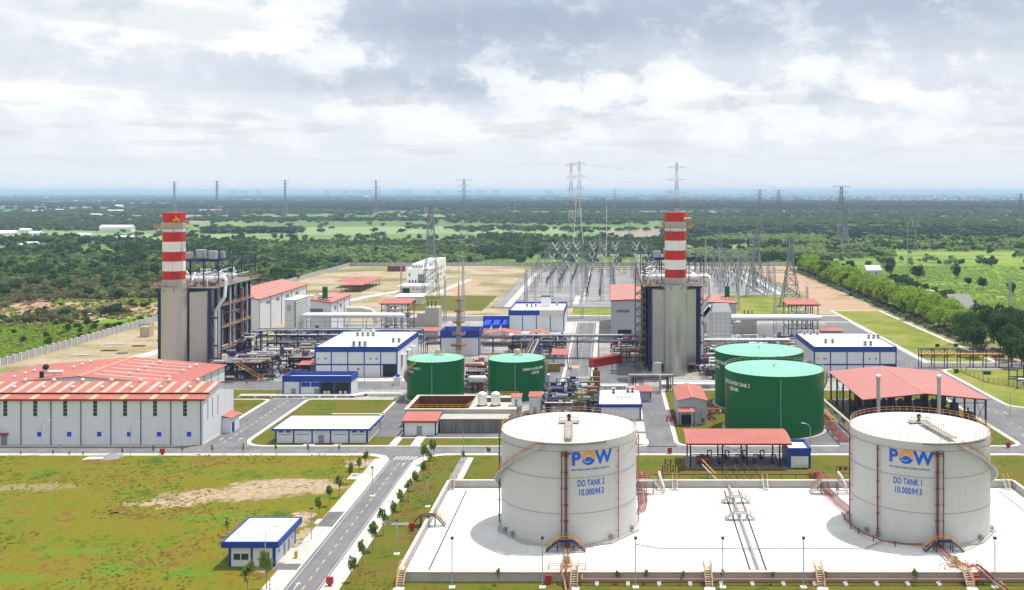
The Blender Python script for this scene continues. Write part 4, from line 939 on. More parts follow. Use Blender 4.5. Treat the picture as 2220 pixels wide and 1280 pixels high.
# ================================================================= HRSG BLOCKS
def hrsg(cx,yc,label_s,label_b,tanclad,mirror):
    clad=CLADT if tanclad else DIESEL
    t=thing('chimney_stack',label_s,'chimney',(cx,yc,0),'red and white banded power station stacks')
    rl=4.25; ru=3.85; zp=33.0
    cb=cx; cx=cx-(1.2 if mirror else 0)
    MB().cyl(cx,yc,0,zp-.6,rl,40).build('lower_shaft',clad,t)
    MB().cyl(cx,yc,zp-.6,zp+2.0,ru+.1,40).build('flange',CONC,t)
    bands=[(35.0,38.0,SRED),(38.0,41.4,SWHT),(41.4,44.8,SRED),(44.8,48.3,SWHT),(48.3,51.7,SRED),(51.7,52.9,SWHT),(52.9,55.1,CONC),(55.1,58.4,SRED)]
    for z0,z1,m in bands: MB().cyl(cx,yc,z0,z1,ru if m is not CONC else ru-.05,40).build('band',m,t)
    for zr,rr_ in ((zp,rl+2.6),(53.0,ru+2.6)):
        m=MB(); P=ringpath(cx,yc,rr_-.9,zr,24)
        for a,b in zip(P,P[1:]): m.bar(a,b,.85,4)
        for k in range(8):
            a=R(k*45+22); s,c=math.sin(a),-math.cos(a); m.bar((cx+ru*s,yc+ru*c,zr-2.6),(cx+rr_*s,yc+rr_*c,zr-.1),.12)
        # flatten ring deck
        m.v=[(x,y,z if z<zr-1 else zr+(z-zr)*.2) for x,y,z in m.v]
        m.build('ring_platform',GSTEEL,t)
        q=MB(); railing(q,ringpath(cx,yc,rr_,zr+.15,24),1.1,.05); q.build('ring_railing',YEL if zr>40 else ORA,t)
    m=MB(); a=R(62); x=cx+(ru+.2)*math.sin(a); y=yc-(ru+.2)*math.cos(a)
    m.bar((x-.25,y,35),(x-.25,y,57),.05).bar((x+.25,y,35),(x+.25,y,57),.05)
    for z in range(35,57): m.bar((x-.25,y,z),(x+.25,y,z),.04)
    m.build('ladder',GSTEEL,t)
    m=MB()
    if mirror: m.bar((cx+2.2,yc-3.6,56.4),(cx+3.1,yc-4.3,56.3),.4,8).bar((cx+1.4,yc-3.9,55.8),(cx+3.6,yc-3.9,55.8),.35,8).bar((cx+2.4,yc-4,56),(cx+2.2,yc-4,57.6),.1)
    else: m.bar((cx+2.8,yc-3,56.2),(cx+5.4,yc-2.6,56.2),.42,8).bar((cx+3.0,yc-3,56.2),(cx+3.0,yc-3.4,55.6),.3,8)
    m.build('davit_bracket',YEL,t)
    m=MB(); m.bar((cx+1.2,yc-ru-.15,35.2),(cx+1.2,yc-ru-.15,37.4),.09).bar((cx+2.6,yc-ru+.8,35.2),(cx+2.6,yc-ru+.8,37.4),.09).bar((cx+1.2,yc-ru-.15,37.4),(cx+2.6,yc-ru+.8,37.4),.09).build('hatch_frame',MPIPE,t)
    # boiler block behind the stack
    cx=cb
    t=thing('boiler_block',label_b,'industrial unit',(cx,yc+24,0),'boiler blocks behind the banded stacks')
    x0,x1=cx-9.6,cx+9.6; y0,y1=yc+6,yc+46; zt=31.2
    MB().box(x0+1.7,x1-1.7,y0,y1-2,2.5,zt-1).build('casing',clad,t)
    m=MB()
    for s in (-1,1): m.slab([(cx+s*3.2,y0-3.4,zt-1.2),(cx+s*8.0,y0-.01,zt-1.2),(cx+s*3.2,y0-.01,zt-1.2)][::s],zt-4.5)
    m.build('duct_transition',clad,t)
    m=MB()
    ny=7
    for k in range(ny+1):
        y=y0+(y1-y0)*k/ny
        for s in (-1,1):
            xx=cx+s*9.0; m.box(xx-.5,xx+.5,y-.22,y+.22,0,zt)
            if k<ny and k%2==0: m.bar((xx,y,2),(xx,y+(y1-y0)/ny,12),.2); m.bar((xx,y+(y1-y0)/ny,12),(xx,y,24),.2)
    for z in (12,22,zt-.6):
        for s in (-1,1): m.box(cx+s*9.62-.25,cx+s*9.62+.25,y0,y1,z,z+.6)
    m.box(x0-.4,x1+.4,y0-.75,y0-.47,zt-.8,zt); m.build('steel_frame',NAVY,t)
    m=MB()
    for s in (-1,1):
        for k in range(12): y=y0+3+k*3; m.box(cx+s*7.95-.1,cx+s*7.95+.1,y-.2,y+.2,3,zt-1.5)
    m.build('buckstay',GALV,t)
    MB().box(x0-2.2,x1+2.4,y0-2,y1+3,zt+.05,zt+.35).build('top_deck',GSTEEL,t)
    q=MB(); pts=[(x0-2.2,y0-2),(x1+2.4,y0-2),(x1+2.4,y1+3),(x0-2.2,y1+3),(x0-2.2,y0-2)]; L=[]
    for a,b_ in zip(pts,pts[1:]):
        n=int((Vector(b_)-Vector(a)).length/2.2); L+=[(a[0]+(b_[0]-a[0])*k/n,a[1]+(b_[1]-a[1])*k/n,zt+.35) for k in range(n)]
    L.append(L[0]); railing(q,L,1.2,.07); q.build('deck_railing',ORA,t)
    # steam drums
    for dy,r,z in ((5,1.35,zt+2.6),(15,1.1,zt+2.8),(26,1.0,zt+2.4)):
        m=MB().bar((cx-8,yc+6+dy,z),(cx+8.3,yc+6+dy,z),r,14).ball((cx-8,yc+6+dy,z),r,10,6).ball((cx+8.3,yc+6+dy,z),r,10,6); m.build('steam_drum',WHP,t)
        m=MB(); [m.box(cx+u-.3,cx+u+.3,yc+5.2+dy,yc+6.8+dy,zt+.36,z-r+.2) for u in (-5,5)]; m.each('drum_saddle',MPIPE,t)
    rnd=random.Random(5 if mirror else 9)
    m=MB()
    for k in range(44):
        x=cx+rnd.uniform(-9.5,10); y=y0+rnd.uniform(0,38); m.path([(x,y,zt+.4),(x,y,zt+rnd.uniform(1.5,5)),(x+rnd.uniform(-3,3),y+rnd.uniform(0,4),zt+rnd.uniform(2,5.5))],rnd.uniform(.12,.3),6); m.build('steam_pipe',WHP,t); m=MB()
    m=MB()
    for k in range(30):
        x=cx+rnd.uniform(-9.5,10); y=y0+rnd.uniform(0,38); m.box(x,x+rnd.uniform(.6,1.6),y,y+1,zt+.4,zt+rnd.uniform(1,2.6))
    m.each('valve_skid',RUST,t)
    # upper steelwork and silencers
    m=MB(); zu=zt+9.5
    for x in (x0-1.5,x0+5,cx+1,x1-4,x1+1.5):
        for y in (y0+3,y0+16,y1+1):
            if x<x0 and y<y0+10: zz=zt+8.5
            else: zz=zu
            m.bar((x,y,zt+.3),(x,y,zz),.2)
    for y in (y0+3,y0+16,y1+1): m.bar((x0-1.5,y,zu),(x1+1.5,y,zu),.2); m.bar((x0-1.5,y,zt+5),(x1+1.5,y,zt+5),.12)
    for x in (x0-1.5,cx+1,x1+1.5): m.bar((x,y0+3,zu),(x,y1+1,zu),.2)
    m.bar((x0-1.5,y0+3,zu-3),(x0+5,y0+3,zu),.12).bar((x1+1.5,y0+16,zt+5),(x1-4,y0+16,zu),.12)
    m.build('upper_steel',NAVY,t)
    MB().box(x0+3,x1-1,y0+14,y0+20,zu-.6,zu-.1).build('silencer_deck',NAVY,t)
    for dx_,dy_,r,h_ in ((-5.5,17,1.6,2.4),(-1.2,18,1.9,3.3),(4.0,16,1.7,3.0),(6.6,19,.9,2.6)):
        m=MB().cyl(cx+dx_,y0+dy_,zu+.0,zu+h_,r,18); m.cyl(cx+dx_,y0+dy_,zu-3.2,zu,r*.45,12); m.build('silencer',GALV,t)
    # big downcomer pipe on the right flank
    m=MB(); xr=x1+1.1; yf=y0+2.5
    m.path([(cx+5,yf+2,zt+3.2),(xr+2.2,yf+2,zt+3.2),(xr+2.7,yf+1.4,zt+2.4),(xr+2.7,yf,zt-3.5),(xr-.6,yf,zt-8.5),(xr-.6,yf,4.5),(xr-.6 if not mirror else xr-.6,yf,4.5),(xr+(1.6 if not mirror else -2.0),yf-.6,2.6),(xr+(1.6 if not mirror else -2.6),yf-.6,.5)],.62,12)
    m.build('downcomer_pipe',WHP,t)
    m=MB()
    for z in (10,20): m.cyl(xr-.6,yf,z,z+.6,.8,12)
    m.each('pipe_band',MPIPE,t)
    # flank piping
    m=MB()
    for k in range(18):
        y=y0+3+k*2.0; xx=x1+.5+rnd.uniform(0,1.3); z1=rnd.uniform(22,zt); MB().bar((xx,y,1),(xx,y,z1),rnd.choice((.15,.22,.4)),8).build('flank_pipe',(WHP,GALV,GALV,WHP,MPIPE,RUST)[k%6],t)
    m=MB()
    for k in range(8):
        y=y0+5+k*4.2; xx=x1+1.6; m.bar((xx,y,0),(xx,y,zt),.10)
        for z in (8,16,24): m.bar((x1,y,z),(xx,y,z),.12)
    for z in (8,16,24): m.bar((x1+1.6,y0+5,z),(x1+1.6,y1-3,z),.14)
    m.build('flank_steel',NAVY,t)
    for z in (8,16,24):
        MB().box(x1+.7,x1+2.3,y0+6,y1-3,z+.16,z+.3).build('flank_platform',GSTEEL,t)
        q=MB(); railing(q,[(x1+2.3,y0+6+k*3.2,z+.3) for k in range(10)],1.1,.07); q.build('flank_railing',ORA if z!=16 else YEL,t)
    for k in range(16):
        z=rnd.uniform(2,29); ya=y0+rnd.uniform(1,18); MB().path([(x1+.6+rnd.uniform(0,1.5),ya,z),(x1+.9,ya+rnd.uniform(4,16),z),(x1+.9,ya+16,z+rnd.uniform(-3,3))],rnd.uniform(.12,.35),6).build('flank_pipe',(WHP,GALV,RUST,DSTEEL)[k%4],t)
    for k in range(10):
        xx=x0-1.4+rnd.uniform(0,2.6); yy=y0-1.6+rnd.uniform(0,9); MB().box(xx,xx+rnd.uniform(.4,1.2),yy,yy+.8,zt+.4,zt+rnd.uniform(.9,2.2)).build('deck_equipment',(YEL,TAN,MPIPE,GALV)[k%4],t)
    # stair tower on the left flank of the right-hand unit
    if mirror: return t
    m=MB(); xa=x0-4.6
    for (x,y) in ((xa,y0+2),(xa+3.6,y0+2),(xa,y0+8),(xa+3.6,y0+8)): m.bar((x,y,0),(x,y,zt+6),.18)
    for k in range(11):
        z=2+k*2.9; m.bar((xa,y0+2,z),(xa+3.6,y0+2,z),.13); m.bar((xa,y0+8,z),(xa+3.6,y0+8,z),.13); m.bar((xa,y0+2,z),(xa,y0+8,z),.13)
        if k%2: m.slab([(xa+.3,y0+2.4,z),(xa+.3,y0+3.6,z),(xa+3.3,y0+3.6,z+2.9),(xa+3.3,y0+2.4,z+2.9)],.2)
        else: m.slab([(xa+3.3,y0+2.4,z),(xa+3.3,y0+3.6,z),(xa+.3,y0+3.6,z+2.9),(xa+.3,y0+2.4,z+2.9)],.2)
        m.box(xa,xa+3.6,y0+6,y0+8,z-.1,z)
    m.build('stair_tower',DSTEEL,t)
    m=MB()
    for k in range(11):
        z=2+k*2.9; railing(m,[(xa,y0+1.9,z),(xa+1.8,y0+1.9,z),(xa+3.6,y0+1.9,z)],1.1,.06)
    m.build('stair_railing',ORA,t)
    m=MB().box(x0-1.6,x0-.65,y0+9,y1-4,.5,zt-3); m.build('side_ducting',BLK,t)
    return t
hrsg(24.0,366,'red and white banded stack on a bare metal shaft, right of the picture centre','tall metal-clad boiler block with navy frame behind the right-hand banded stack',False,False)
hrsg(-152.2,358,'red and white banded stack on a tan metal shaft, at the left behind the warehouses','tall tan-clad boiler block with navy frame behind the left-hand banded stack',True,True)
# ================================================================= TURBINE HALLS
def hall(name,label,x0,x1,y0,y1,zl,zr,group=None,wallm=WHITE,vents=0,ridge=None):
    "hall with a roof sloping between eaves zl (left) and zr (right); optional ridge (x, z)"
    t=thing(name,label,'industrial hall',((x0+x1)/2,(y0+y1)/2,0),group)
    if ridge: xr,zz=ridge
    else: xr,zz=(x0+x1)/2,(zl+zr)/2
    MB().add([(x0,y0,0),(x1,y0,0),(x1,y1,0),(x0,y1,0),(x0,y0,zl),(x1,y0,zr),(x1,y1,zr),(x0,y1,zl),(xr,y0,zz),(xr,y1,zz)],[(0,1,5,8,4),(1,2,6,5),(2,3,7,9,6),(3,0,4,7)]).build('wall',wallm,t)
    e=.5
    MB().slab([(x0-e,y0-e,zl+.05),(xr,y0-e,zz+.2),(xr,y1+e,zz+.2),(x0-e,y1+e,zl+.05)],.15).slab([(xr,y0-e,zz+.2),(x1+e,y0-e,zr+.05),(x1+e,y1+e,zr+.05),(xr,y1+e,zz+.2)],.15).build('roof',RED,t)
    MB().add([(x0-e,y0-e-.05,zl-.35),(xr,y0-e-.05,zz-.2),(x1+e,y0-e-.05,zr-.35),(x0-e,y0-e-.05,zl+.08),(xr,y0-e-.05,zz+.23),(x1+e,y0-e-.05,zr+.08)],[(0,1,4,3),(1,2,5,4)]).build('fascia',REDT,t)
    MB().box(x1+e,x1+e+.06,y0-e,y1+e,zr-.35,zr+.08).build('eave_gutter',REDT,t)
    s=MB(); n=int((y1-y0)/5)
    def zf(x): return (zl+.06+(zz+.15-zl)*(x-x0+e)/(xr-x0+e)) if x<xr else (zr+.06+(zz+.15-zr)*(x1+e-x)/(x1+e-xr))
    for k in range(n):
        y=y0+1+k*(y1-y0)/n
        if xr-x0>2: s.quad((x0,y,zf(x0)),(xr,y,zz+.22),(xr,y+1.1,zz+.22),(x0,y+1.1,zf(x0)))
        s.quad((xr,y,zz+.22),(x1,y,zf(x1)),(x1,y+1.1,zf(x1)),(xr,y+1.1,zz+.22))
    s.each('roof_light_strip',SKYL,t)
    for k in range(vents):
        x=x0+3+(k%3)*3.2; y=y0+8+(k//3)*14+(k%2)*3; v_=MB().cyl(x,y,zf(x),zf(x)+1.0,.9,12); v_.ball((x,y,zf(x)+1.2),1.25,10,6,sz=.6); v_.build('roof_ventilator',WHP,t)
    return t
t=hall('turbine_hall','tall white hall with red roof just right of the left-hand stack',-186,-163,473,547,16.5,15.6,'red-roofed halls by the units',vents=6,ridge=(-176,18.5))
m=MB().box(-170.6,-168.8,472.9,472.99,10.3,11.8); m.each('louvre_window',LOUV,t)
m=MB()
for y in (483,497,512,528): m.box(-162.98,-162.9,y,y+5,12.3,13.6)
m.each('louvre_window',LOUV,t)
m=MB()
for y in (473,489,505,521,547): m.bar((-162.85,y,0),(-162.85,y,15.2),.15)
m.each('downpipe',GSTEEL,t)
t=hall('auxiliary_hall','lower white hall with red roof carrying a green drum, beyond the slatted filter house',-144,-130,474,509,14.6,14.0,'red-roofed halls by the units',vents=3,ridge=(-138,15.2))
MB().box(-141,-133.5,473.9,473.99,9.6,11.2).build('louvre_window',LOUV,t)
m=MB()
for y in (480,490): m.box(-129.98,-129.9,y,y+4,10,11.6)
m.each('louvre_window',LOUV,t)
m=MB(); [m.bar((-129.85,y,0),(-129.85,y,13.7),.13) for y in (474,486,498,509)]; m.each('downpipe',GSTEEL,t)
t=hall('turbine_hall','tall grey-white hall with red roof just left of the right-hand stack',1.0,16,447,520,18.0,18.4,'red-roofed halls by the units',wallm=GREYW)
MB().box(3.4,9.2,446.9,446.99,12.6,13.8).build('louvre_window',LOUV,t)
MB().box(4.0,10,446.9,446.99,.1,5).build('open_bay',BLK,t)
t=hall('auxiliary_hall','low grey-white hall with red roof and green drum just right of the right-hand stack',40,59.5,474,512,14.4,13.8,'red-roofed halls by the units',wallm=GREYW)
MB().box(52.5,57,473.9,473.99,8.4,9.6).build('louvre_window',LOUV,t)
for (x,y,z,l) in ((-130.5-3.2,478,15.0,'the red roof beyond the slatted air intake house'),(57.0,489,14.3,'the red roof right of the right-hand stack')):
    o=thing('green_drum','upright green drum on '+l,'tank',(x,y,z),'upright green drums on roofs')
    MB().cyl(x,y,z+1.2,z+5.8,1.25,16).ball((x,y,z+5.8),1.25,12,6,sz=.3).build('drum',GRN,o); m=MB()
    for k in range(4): m.bar((x+(k%2*2-1)*.9,y+(k//2*2-1)*.9,z),(x+(k%2*2-1)*.9,y+(k//2*2-1)*.9,z+1.3),.12)
    m.box(x-3.2,x+3.2,y-1.8,y+1.8,z+.75,z+.95); m.build('stand',MPIPE,o)
# inlet filter houses (slatted / boxy)
def filter_house(x,y,label,slat):
    t=thing('filter_house',label,'air intake',(x+4,y+14,0),'air intake filter houses')
    if slat:
        MB().box(x,x+4.2,y,y+21.7,0,18).build('body',WHP,t)
        MB().slab([(x-.2,y-.2,18.3),(x+5.0,y-.2,18.1),(x+5.0,y+21.7,18.0),(x-.2,y+21.7,18.2)],.29).build('roof',WHP,t)
        s=MB()
        for k in range(16):
            z=.9+k*1.06; s.slab([(x+4.22,y+.2,z+.62),(x+5.0,y+.2,z),(x+5.0,y+21.5,z),(x+4.22,y+21.5,z+.62)],.09)
        s.build('louvre_hood',WHP,t); MB().box(x+4.203,x+4.216,y+.3,y+21.4,.5,17.8).build('louvre_shadow_gap',DSTEEL,t)
        m=MB(); [m.box(x+.2,x+4.0,y-.06,y-.01,z,z+.12) for z in (3,6,9,12,15)]; m.box(x+1,x+2.6,y-.08,y-.061,13.2,16.0); m.build('wall_frame',GALV,t)
    else:
        MB().box(x,x+8.5,y,y+22,0,13.6).build('body',WHP,t)
        MB().add([(x,y-.2,13.65),(x+8.7,y-.2,13.65),(x+8.7,y+22,13.65),(x,y+22,13.65),(x+1.2,y+1,17.4),(x+7.4,y+1,17.4)],[(0,1,5,4),(1,2,5),(0,4,3),(2,3,4,5),(0,3,2,1)]).build('roof_hood',WHP,t)
        m=MB()
        for z in (1.6,3.4,5.2,7.0,8.8,10.6,12.4): m.box(x-.06,x+8.56,y-.08,y-.01,z,z+.16)
        for k in range(5): m.box(x+.3+k*1.9,x+.45+k*1.9,y-.09,y-.02,0,13.6)
        m.build('wall_frame',GALV,t)
        s=MB()
        for k in range(16):
            z=.9+k*.78; s.slab([(x+8.52,y+.2,z+.6),(x+9.3,y+.2,z),(x+9.3,y+21,z),(x+8.52,y+21,z+.6)],.07)
        s.build('louvre_hood',WHP,t)
        MB().slab([(x-9,y+2,6.5),(x-1,y+2,16.0),(x-.05,y+2,14.6),(x-8,y+2,4.6)][::-1],.01).add([(x-9,y+2,6.5),(x,y+2,16.2),(x,y+8,16.2),(x-9,y+8,6.5),(x-8.6,y+2,4.2),(x,y+2,11),(x,y+8,11),(x-8.6,y+8,4.2)],[(0,1,2,3),(4,7,6,5),(0,4,5,1),(3,2,6,7),(0,3,7,4)]).build('inlet_duct',WHP,t)
    return t
filter_house(-142.8,447,'tall white air intake house with slatted louvre side beside the left tall hall',True)
filter_house(44.5,440,'tall white boxy air intake house with sloping duct, right of the right-hand stack',False)
# ================================================================= PIPE RACKS AND PIPING
def rack(label,pts,zs,w,npipes,post=8,seed=1,col=NAVY,pm=(WHP,GALV,MPIPE),rr_=(.12,.35),name='pipe_rack',low=False):
    (x0,y0),(x1,y1)=pts; L=math.hypot(x1-x0,y1-y0); d=Vector(((x1-x0)/L,(y1-y0)/L,0)); nrm=Vector((-d.y,d.x,0))
    t=thing(name,label,'pipe rack',((x0+x1)/2,(y0+y1)/2,0))
    O=Vector((x0,y0,0)); n=max(1,round(L/post)); m=MB()
    for k in range(n+1):
        for s in (-.5,.5): p=O+d*(L*k/n)+nrm*w*s; m.bar(p,p+Vector((0,0,zs[-1])),.2)
        for z in zs: a=O+d*(L*k/n)+nrm*w*-.5; b_=O+d*(L*k/n)+nrm*w*.5; m.bar(a+Vector((0,0,z)),b_+Vector((0,0,z)),.16)
    m.build('post_frame',col,t); m=MB()
    for z in zs:
        for s in (-.5,.5): m.bar(O+nrm*w*s+Vector((0,0,z)),O+d*L+nrm*w*s+Vector((0,0,z)),.16)
    if len(zs)>1:
        for k in range(n):
            for s in (-.5,.5): m.bar(O+d*(L*k/n)+nrm*w*s+Vector((0,0,zs[-2])),O+d*(L*(k+1)/n)+nrm*w*s+Vector((0,0,zs[-1])),.09)
    m.build('longitudinal_beam',col,t)
    rnd=random.Random(seed)
    for z in (zs[:1] if low else zs):
        for k in range(npipes):
            r=rnd.uniform(*rr_); off=(k+.5)/npipes-.5; a=O+nrm*w*off*.85+Vector((0,0,z+.16+r)); MB().bar(a,a+d*L,r,8).build('pipe',pm[rnd.randrange(len(pm))],t)
    return t
rack('long navy pipe bridge crossing the central road left of the right-hand stack',((-38,402),(13,402)),(6.4,8.7),4,5,9,1,NAVY,(DSTEEL,GALV,WHP))
rack('long navy pipe rack running left behind the white and blue hall',((-141,408),(-75,408)),(5.2,7.6,10.2),5,5,8,2,NAVY,(WHP,GALV,WHP,NAVY))
rack('navy pipe rack between the small green tanks and the communications mast',((-74,412),(-38,412)),(4,6.5),4,5,9,3,NAVY,(DSTEEL,GALV,MPIPE))
rack('low dark pipe rack running beside the central road behind the green tanks',((-29,355),(-29,398)),(4.6,7),4,4,8,4,NAVY,(GALV,MPIPE))
rack('navy pipe rack behind the tall right-hand boiler block at right',((38,405),(72,405)),(4,6.5),5,5,8,5,DSTEEL,(WHP,GALV,MPIPE))
rack('blue overhead pipe bridge with yellow gas line at the far right by the dark trees',((116.5,380),(160,380)),(4.2,6.9),3.2,1,5,6,NAVY,(YEL,),(.5,.55),low=True)
# trestle rows of thick white ducts to the cooling-water shelters
def ducts(label,x0,x1,y,z,n,rad):
    t=thing('white_ducts',label,'pipe',((x0+x1)/2,y,0),'rows of thick white overhead pipes')
    for k in range(n): MB().bar((x0,y+k*2.3,z),(x1-k*1.2,y+k*2.3,z),rad,14).build('pipe',WHP,t)
    m=MB(); nn=int((x1-x0)/9)
    for k in range(nn+1):
        x=x0+2+(x1-x0-4)*k/nn; m.bar((x,y,0),(x,y,z-rad),.16); m.bar((x,y+n*2.2,0),(x,y+n*2.2,z-rad),.16); m.bar((x,y,z-rad),(x,y+n*2.2,z-rad),.16); m.bar((x,y,1),(x,y+n*2.2,z-rad-1),.09)
    m.bar((x0,y-.2,z-2.6),(x1,y-.2,z-2.6),.14); m.build('trestle',GALV,t)
ducts('thick white overhead pipes running from the slatted intake house to a red-roofed tower',-137,-91,453,10.4,3,.95)
ducts('thick white overhead pipes right of the right-hand stack, ending at a red-roofed tower',53,92,440,11.0,3,1.0)
def pipe_tower(x0,x1,y0,y1,h,label):
    t=thing('pipe_tower',label,'shelter',((x0+x1)/2,(y0+y1)/2,0),'red-roofed open pipe towers')
    m=MB()
    for x in (x0,(x0*3+x1)/4+.3,(x0+3*x1)/4,x1):
        for y in (y0,y1): m.bar((x,y,0),(x,y,h),.24)
    for z in (h*.33,h*.6,h-.7):
        for y in (y0,y1): m.bar((x0,y,z),(x1,y,z),.18)
        for x in (x0,x1): m.bar((x,y0,z),(x,y1,z),.18)
    m.bar((x0,y0,0),(x1,y0,h*.6),.1).bar((x1,y0,0),(x0,y0,h*.6),.1); m.build('post_frame',DSTEEL,t)
    MB().slab([(x0-1,y0-1,h),(x1+1,y0-1,h),(x1+1,y1+1,h+1.0),(x0-1,y1+1,h+1.0)],.2).build('roof',RED,t)
    MB().box(x0-1,x1+1,y0-1.12,y0-1.01,h-.4,h+.02).build('fascia',REDT,t)
    MB().box(x0,x1,y0,y1,h*.6+.1,h*.6+.3).build('deck',GSTEEL,t); q=MB(); railing(q,[(x0+(x1-x0)*k/5,y0,h*.6+.3) for k in range(6)],1.2,.09); q.build('deck_railing',YEL,t)
    rnd=random.Random(int(x0)); 
    for k in range(4): MB().path([(x0+2+k*2.2,y0+1.5,h*.3),(x0+2+k*2.2,y0+1.5,h*.62+1.6),(x0+2+k*2.2,y1+4,h*.62+1.6)],.5,10).build('pipe',WHP,t)
    for k in range(5): MB().box(x0+1+k*2.4,x0+2.4+k*2.4,y0+1,y0+3,0,rnd.uniform(2,4.5)).build('equipment_box',GSTEEL,t)
pipe_tower(-103.5,-91,462,474,15.0,'open steel tower with red roof over pipes, left of the communications mast')
pipe_tower(79.5,92.5,449,461,16.0,'open steel tower with red roof over pipes, right of the right-hand stack')
for i,(x0,x1,y0,h0,h1,l) in enumerate(((-89,-82.5,492,0,9.5,'left'),(62,68.5,470,0,7.4,'right'))):
    o=thing('concrete_valve_chamber','plain pale concrete block beside the %s red-roofed pipe tower'%l,'building',((x0+x1)/2,y0,0),'concrete blocks by the pipe towers')
    MB().box(x0,x1,y0,y0+9,h0,h1).build('block',CONC,o); MB().box(x0-4,x0-.02,y0,y0+6,0,h1*.72).box(x0-8,x0-4.02,y0,y0+5,0,h1*.5).build('step_block',CONC,o)
    for k in range(3): MB().cyl(x0+1+k*1.8,y0+2,h1,h1+3.2,.28,8).build('bushing',PORC,o)
def small_shed(x0,x1,y0,y1,h,label,m_=RED,walls=True,rise=.7,posts=DSTEEL):
    t=thing('shed',label,'shed',((x0+x1)/2,(y0+y1)/2,0))
    if walls: MB().box(x0+.3,x1-.3,y0+.6,y1-.2,0,h-.4).build('wall',GREYW,t)
    m=MB()
    for x in (x0,x1):
        for y in (y0,y1): m.bar((x,y,0),(x,y,h),.14)
    m.each('post',posts,t)
    MB().slab([(x0-.6,y0-.6,h),(x1+.6,y0-.6,h),(x1+.6,y1+.6,h+rise),(x0-.6,y1+.6,h+rise)],.16).build('roof',m_,t); return t
small_shed(-85,-76,448,454,4.4,'small red-roofed grey shed behind the white hall, left of the mast')
small_shed(95,104,452,457,3.8,'small flat red roof on posts right of the thick white overhead pipes')
small_shed(-110.5,-104,362,370,4.2,'low open shed with red roof left of the large white and blue hall',walls=False)
small_shed(-21,-15.8,383,388,4.4,'small tilted red roof beside the central road behind the green tank',walls=False,rise=1.3)
small_shed(6.5,13.2,318,323,3.4,'small pinkish roof just behind the flat white building')
def pyr(x0,x1,y0,y1,z0,z1,label):
    t=thing('canopy',label,'canopy',((x0+x1)/2,(y0+y1)/2,0),'pitched red canopies by the pipe bridge'); xm=(x0+x1)/2
    MB().slab([(x0,y0,z0),(xm,y0,z1),(xm,y1,z1),(x0,y1,z0)],.15).slab([(xm,y0,z1),(x1,y0,z0),(x1,y1,z0),(xm,y1,z1)],.15).build('roof',RED,t)
    m=MB(); [m.bar((x,y,0),(x,y,z0),.2) for x in (x0+.5,xm,x1-.5) for y in (y0+.5,y1-.5)]; m.each('post',DSTEEL,t)
pyr(-53,-38,431,441,5.4,6.6,'double-pitched red canopy left of the pipe bridge'); pyr(-34,-25.5,431,441,5.4,6.4,'narrow pitched red canopy right of the double-pitched one')
o=MB().box(-37.8,-34.2,431,441,0,5.2).build('link_block',CONC); tag(o,'plain grey block between the two pitched red canopies','building')
# mid blue buildings
t=panel_building('electrical_building','white room with deep blue parapet behind the left small green tank, under the mast',-67.6,-52.0,407,419,10.2,3.0,1,par=1.6)
t=panel_building('control_room','flat white-roofed control building with blue front band beyond the red canopies',-47.0,-21.0,476,512,10.2,2.4,4,par=.9)
MB().box(-32.5,-21.1,475.7,475.86,7.8,10.1).build('pale_fascia_section',CCAP,t)
o=thing('rooftop_plant_room','white box on the roof of the flat control building','plant room',(-31,498,9.3)); MB().box(-33.2,-28.6,497,502,9.3,14.2).build('wall',WHP,o); MB().box(-33.3,-28.5,497,502.1,14.22,14.5).build('roof',NAVY,o)
roofac([(-40,496),(-37.6,494),(-35.8,497),(-25.5,500)],9.3,'air conditioners on the control building beyond the red canopies')
o=thing('transformer_bay','row of bright blue skip-like transformer housings left of the flat control building','transformer',(-55,492,0))
MB().box(-60.5,-47.5,488,489,2.2,6.0).build('screen',BRBLUE,o)
for k in range(3): MB().slab([(-60+k*4.4,484,2.4),(-56.8+k*4.4,484,2.4),(-56+k*4.4,487.9,4.4),(-59.2+k*4.4,487.9,4.4)],2.0).build('housing',BRBLUE,o)
MB().box(-61,-47,483.5,489.5,0,.5).build('base',CONCL,o)
# comms mast with round platforms
o=thing('communications_mast','slim rust-grey mast with round platforms and thin tip behind a green tank','mast',(-59.2,400,0))
MB().cyl(-59.2,400,0,23,1.15,14,r2=.75).cyl(-59.2,400,23,30,.35,10,r2=.25).build('pole',CCAP if 0 else paint('weathered_mast',(.36,.31,.27),.7,var=.2,streak=.4,dirt=(.25,.14,.09)),o)
MB().bar((-59.2,400,30),(-59.2,400,43),.09,6).build('lightning_rod',GALV,o)
for z,r in ((5.2,3.2),(9.3,2.6),(14.2,2.4),(18.6,1.9),(23.0,1.9)):
    MB().cyl(-59.2,400,z,z+.25,r,16).build('platform',RUST,o); q=MB(); railing(q,ringpath(-59.2,400,r,z+.25,10),1,.06); q.build('platform_railing',TAN,o)
# portal frame of pipes over the side road
o=thing('pipe_portal','square arch of grey and pink pipes over the narrow side road','pipe rack',(13,334,0))
for k,(mt,r) in enumerate(((GALV,.3),(PINK,.2),(DSTEEL,.3))):
    MB().path([(6.6+k*.7,334+k*.8,0),(6.6+k*.7,334+k*.8,5.6-k*.6),(21-k*.7,334+k*.8,5.6-k*.6),(21-k*.7,334+k*.8,0)],r,8).build('pipe',mt,o)
m=MB(); [m.bar((x,333.4,0),(x,333.4,5.3),.22) for x in (8.8,19.0)]; m.bar((8.8,333.4,4.2),(19,333.4,4.2),.2); m.each('post',DSTEEL,o)
MB().box(16.4,17.1,331,332,0,5.9).build('concrete_post',CONC,o)
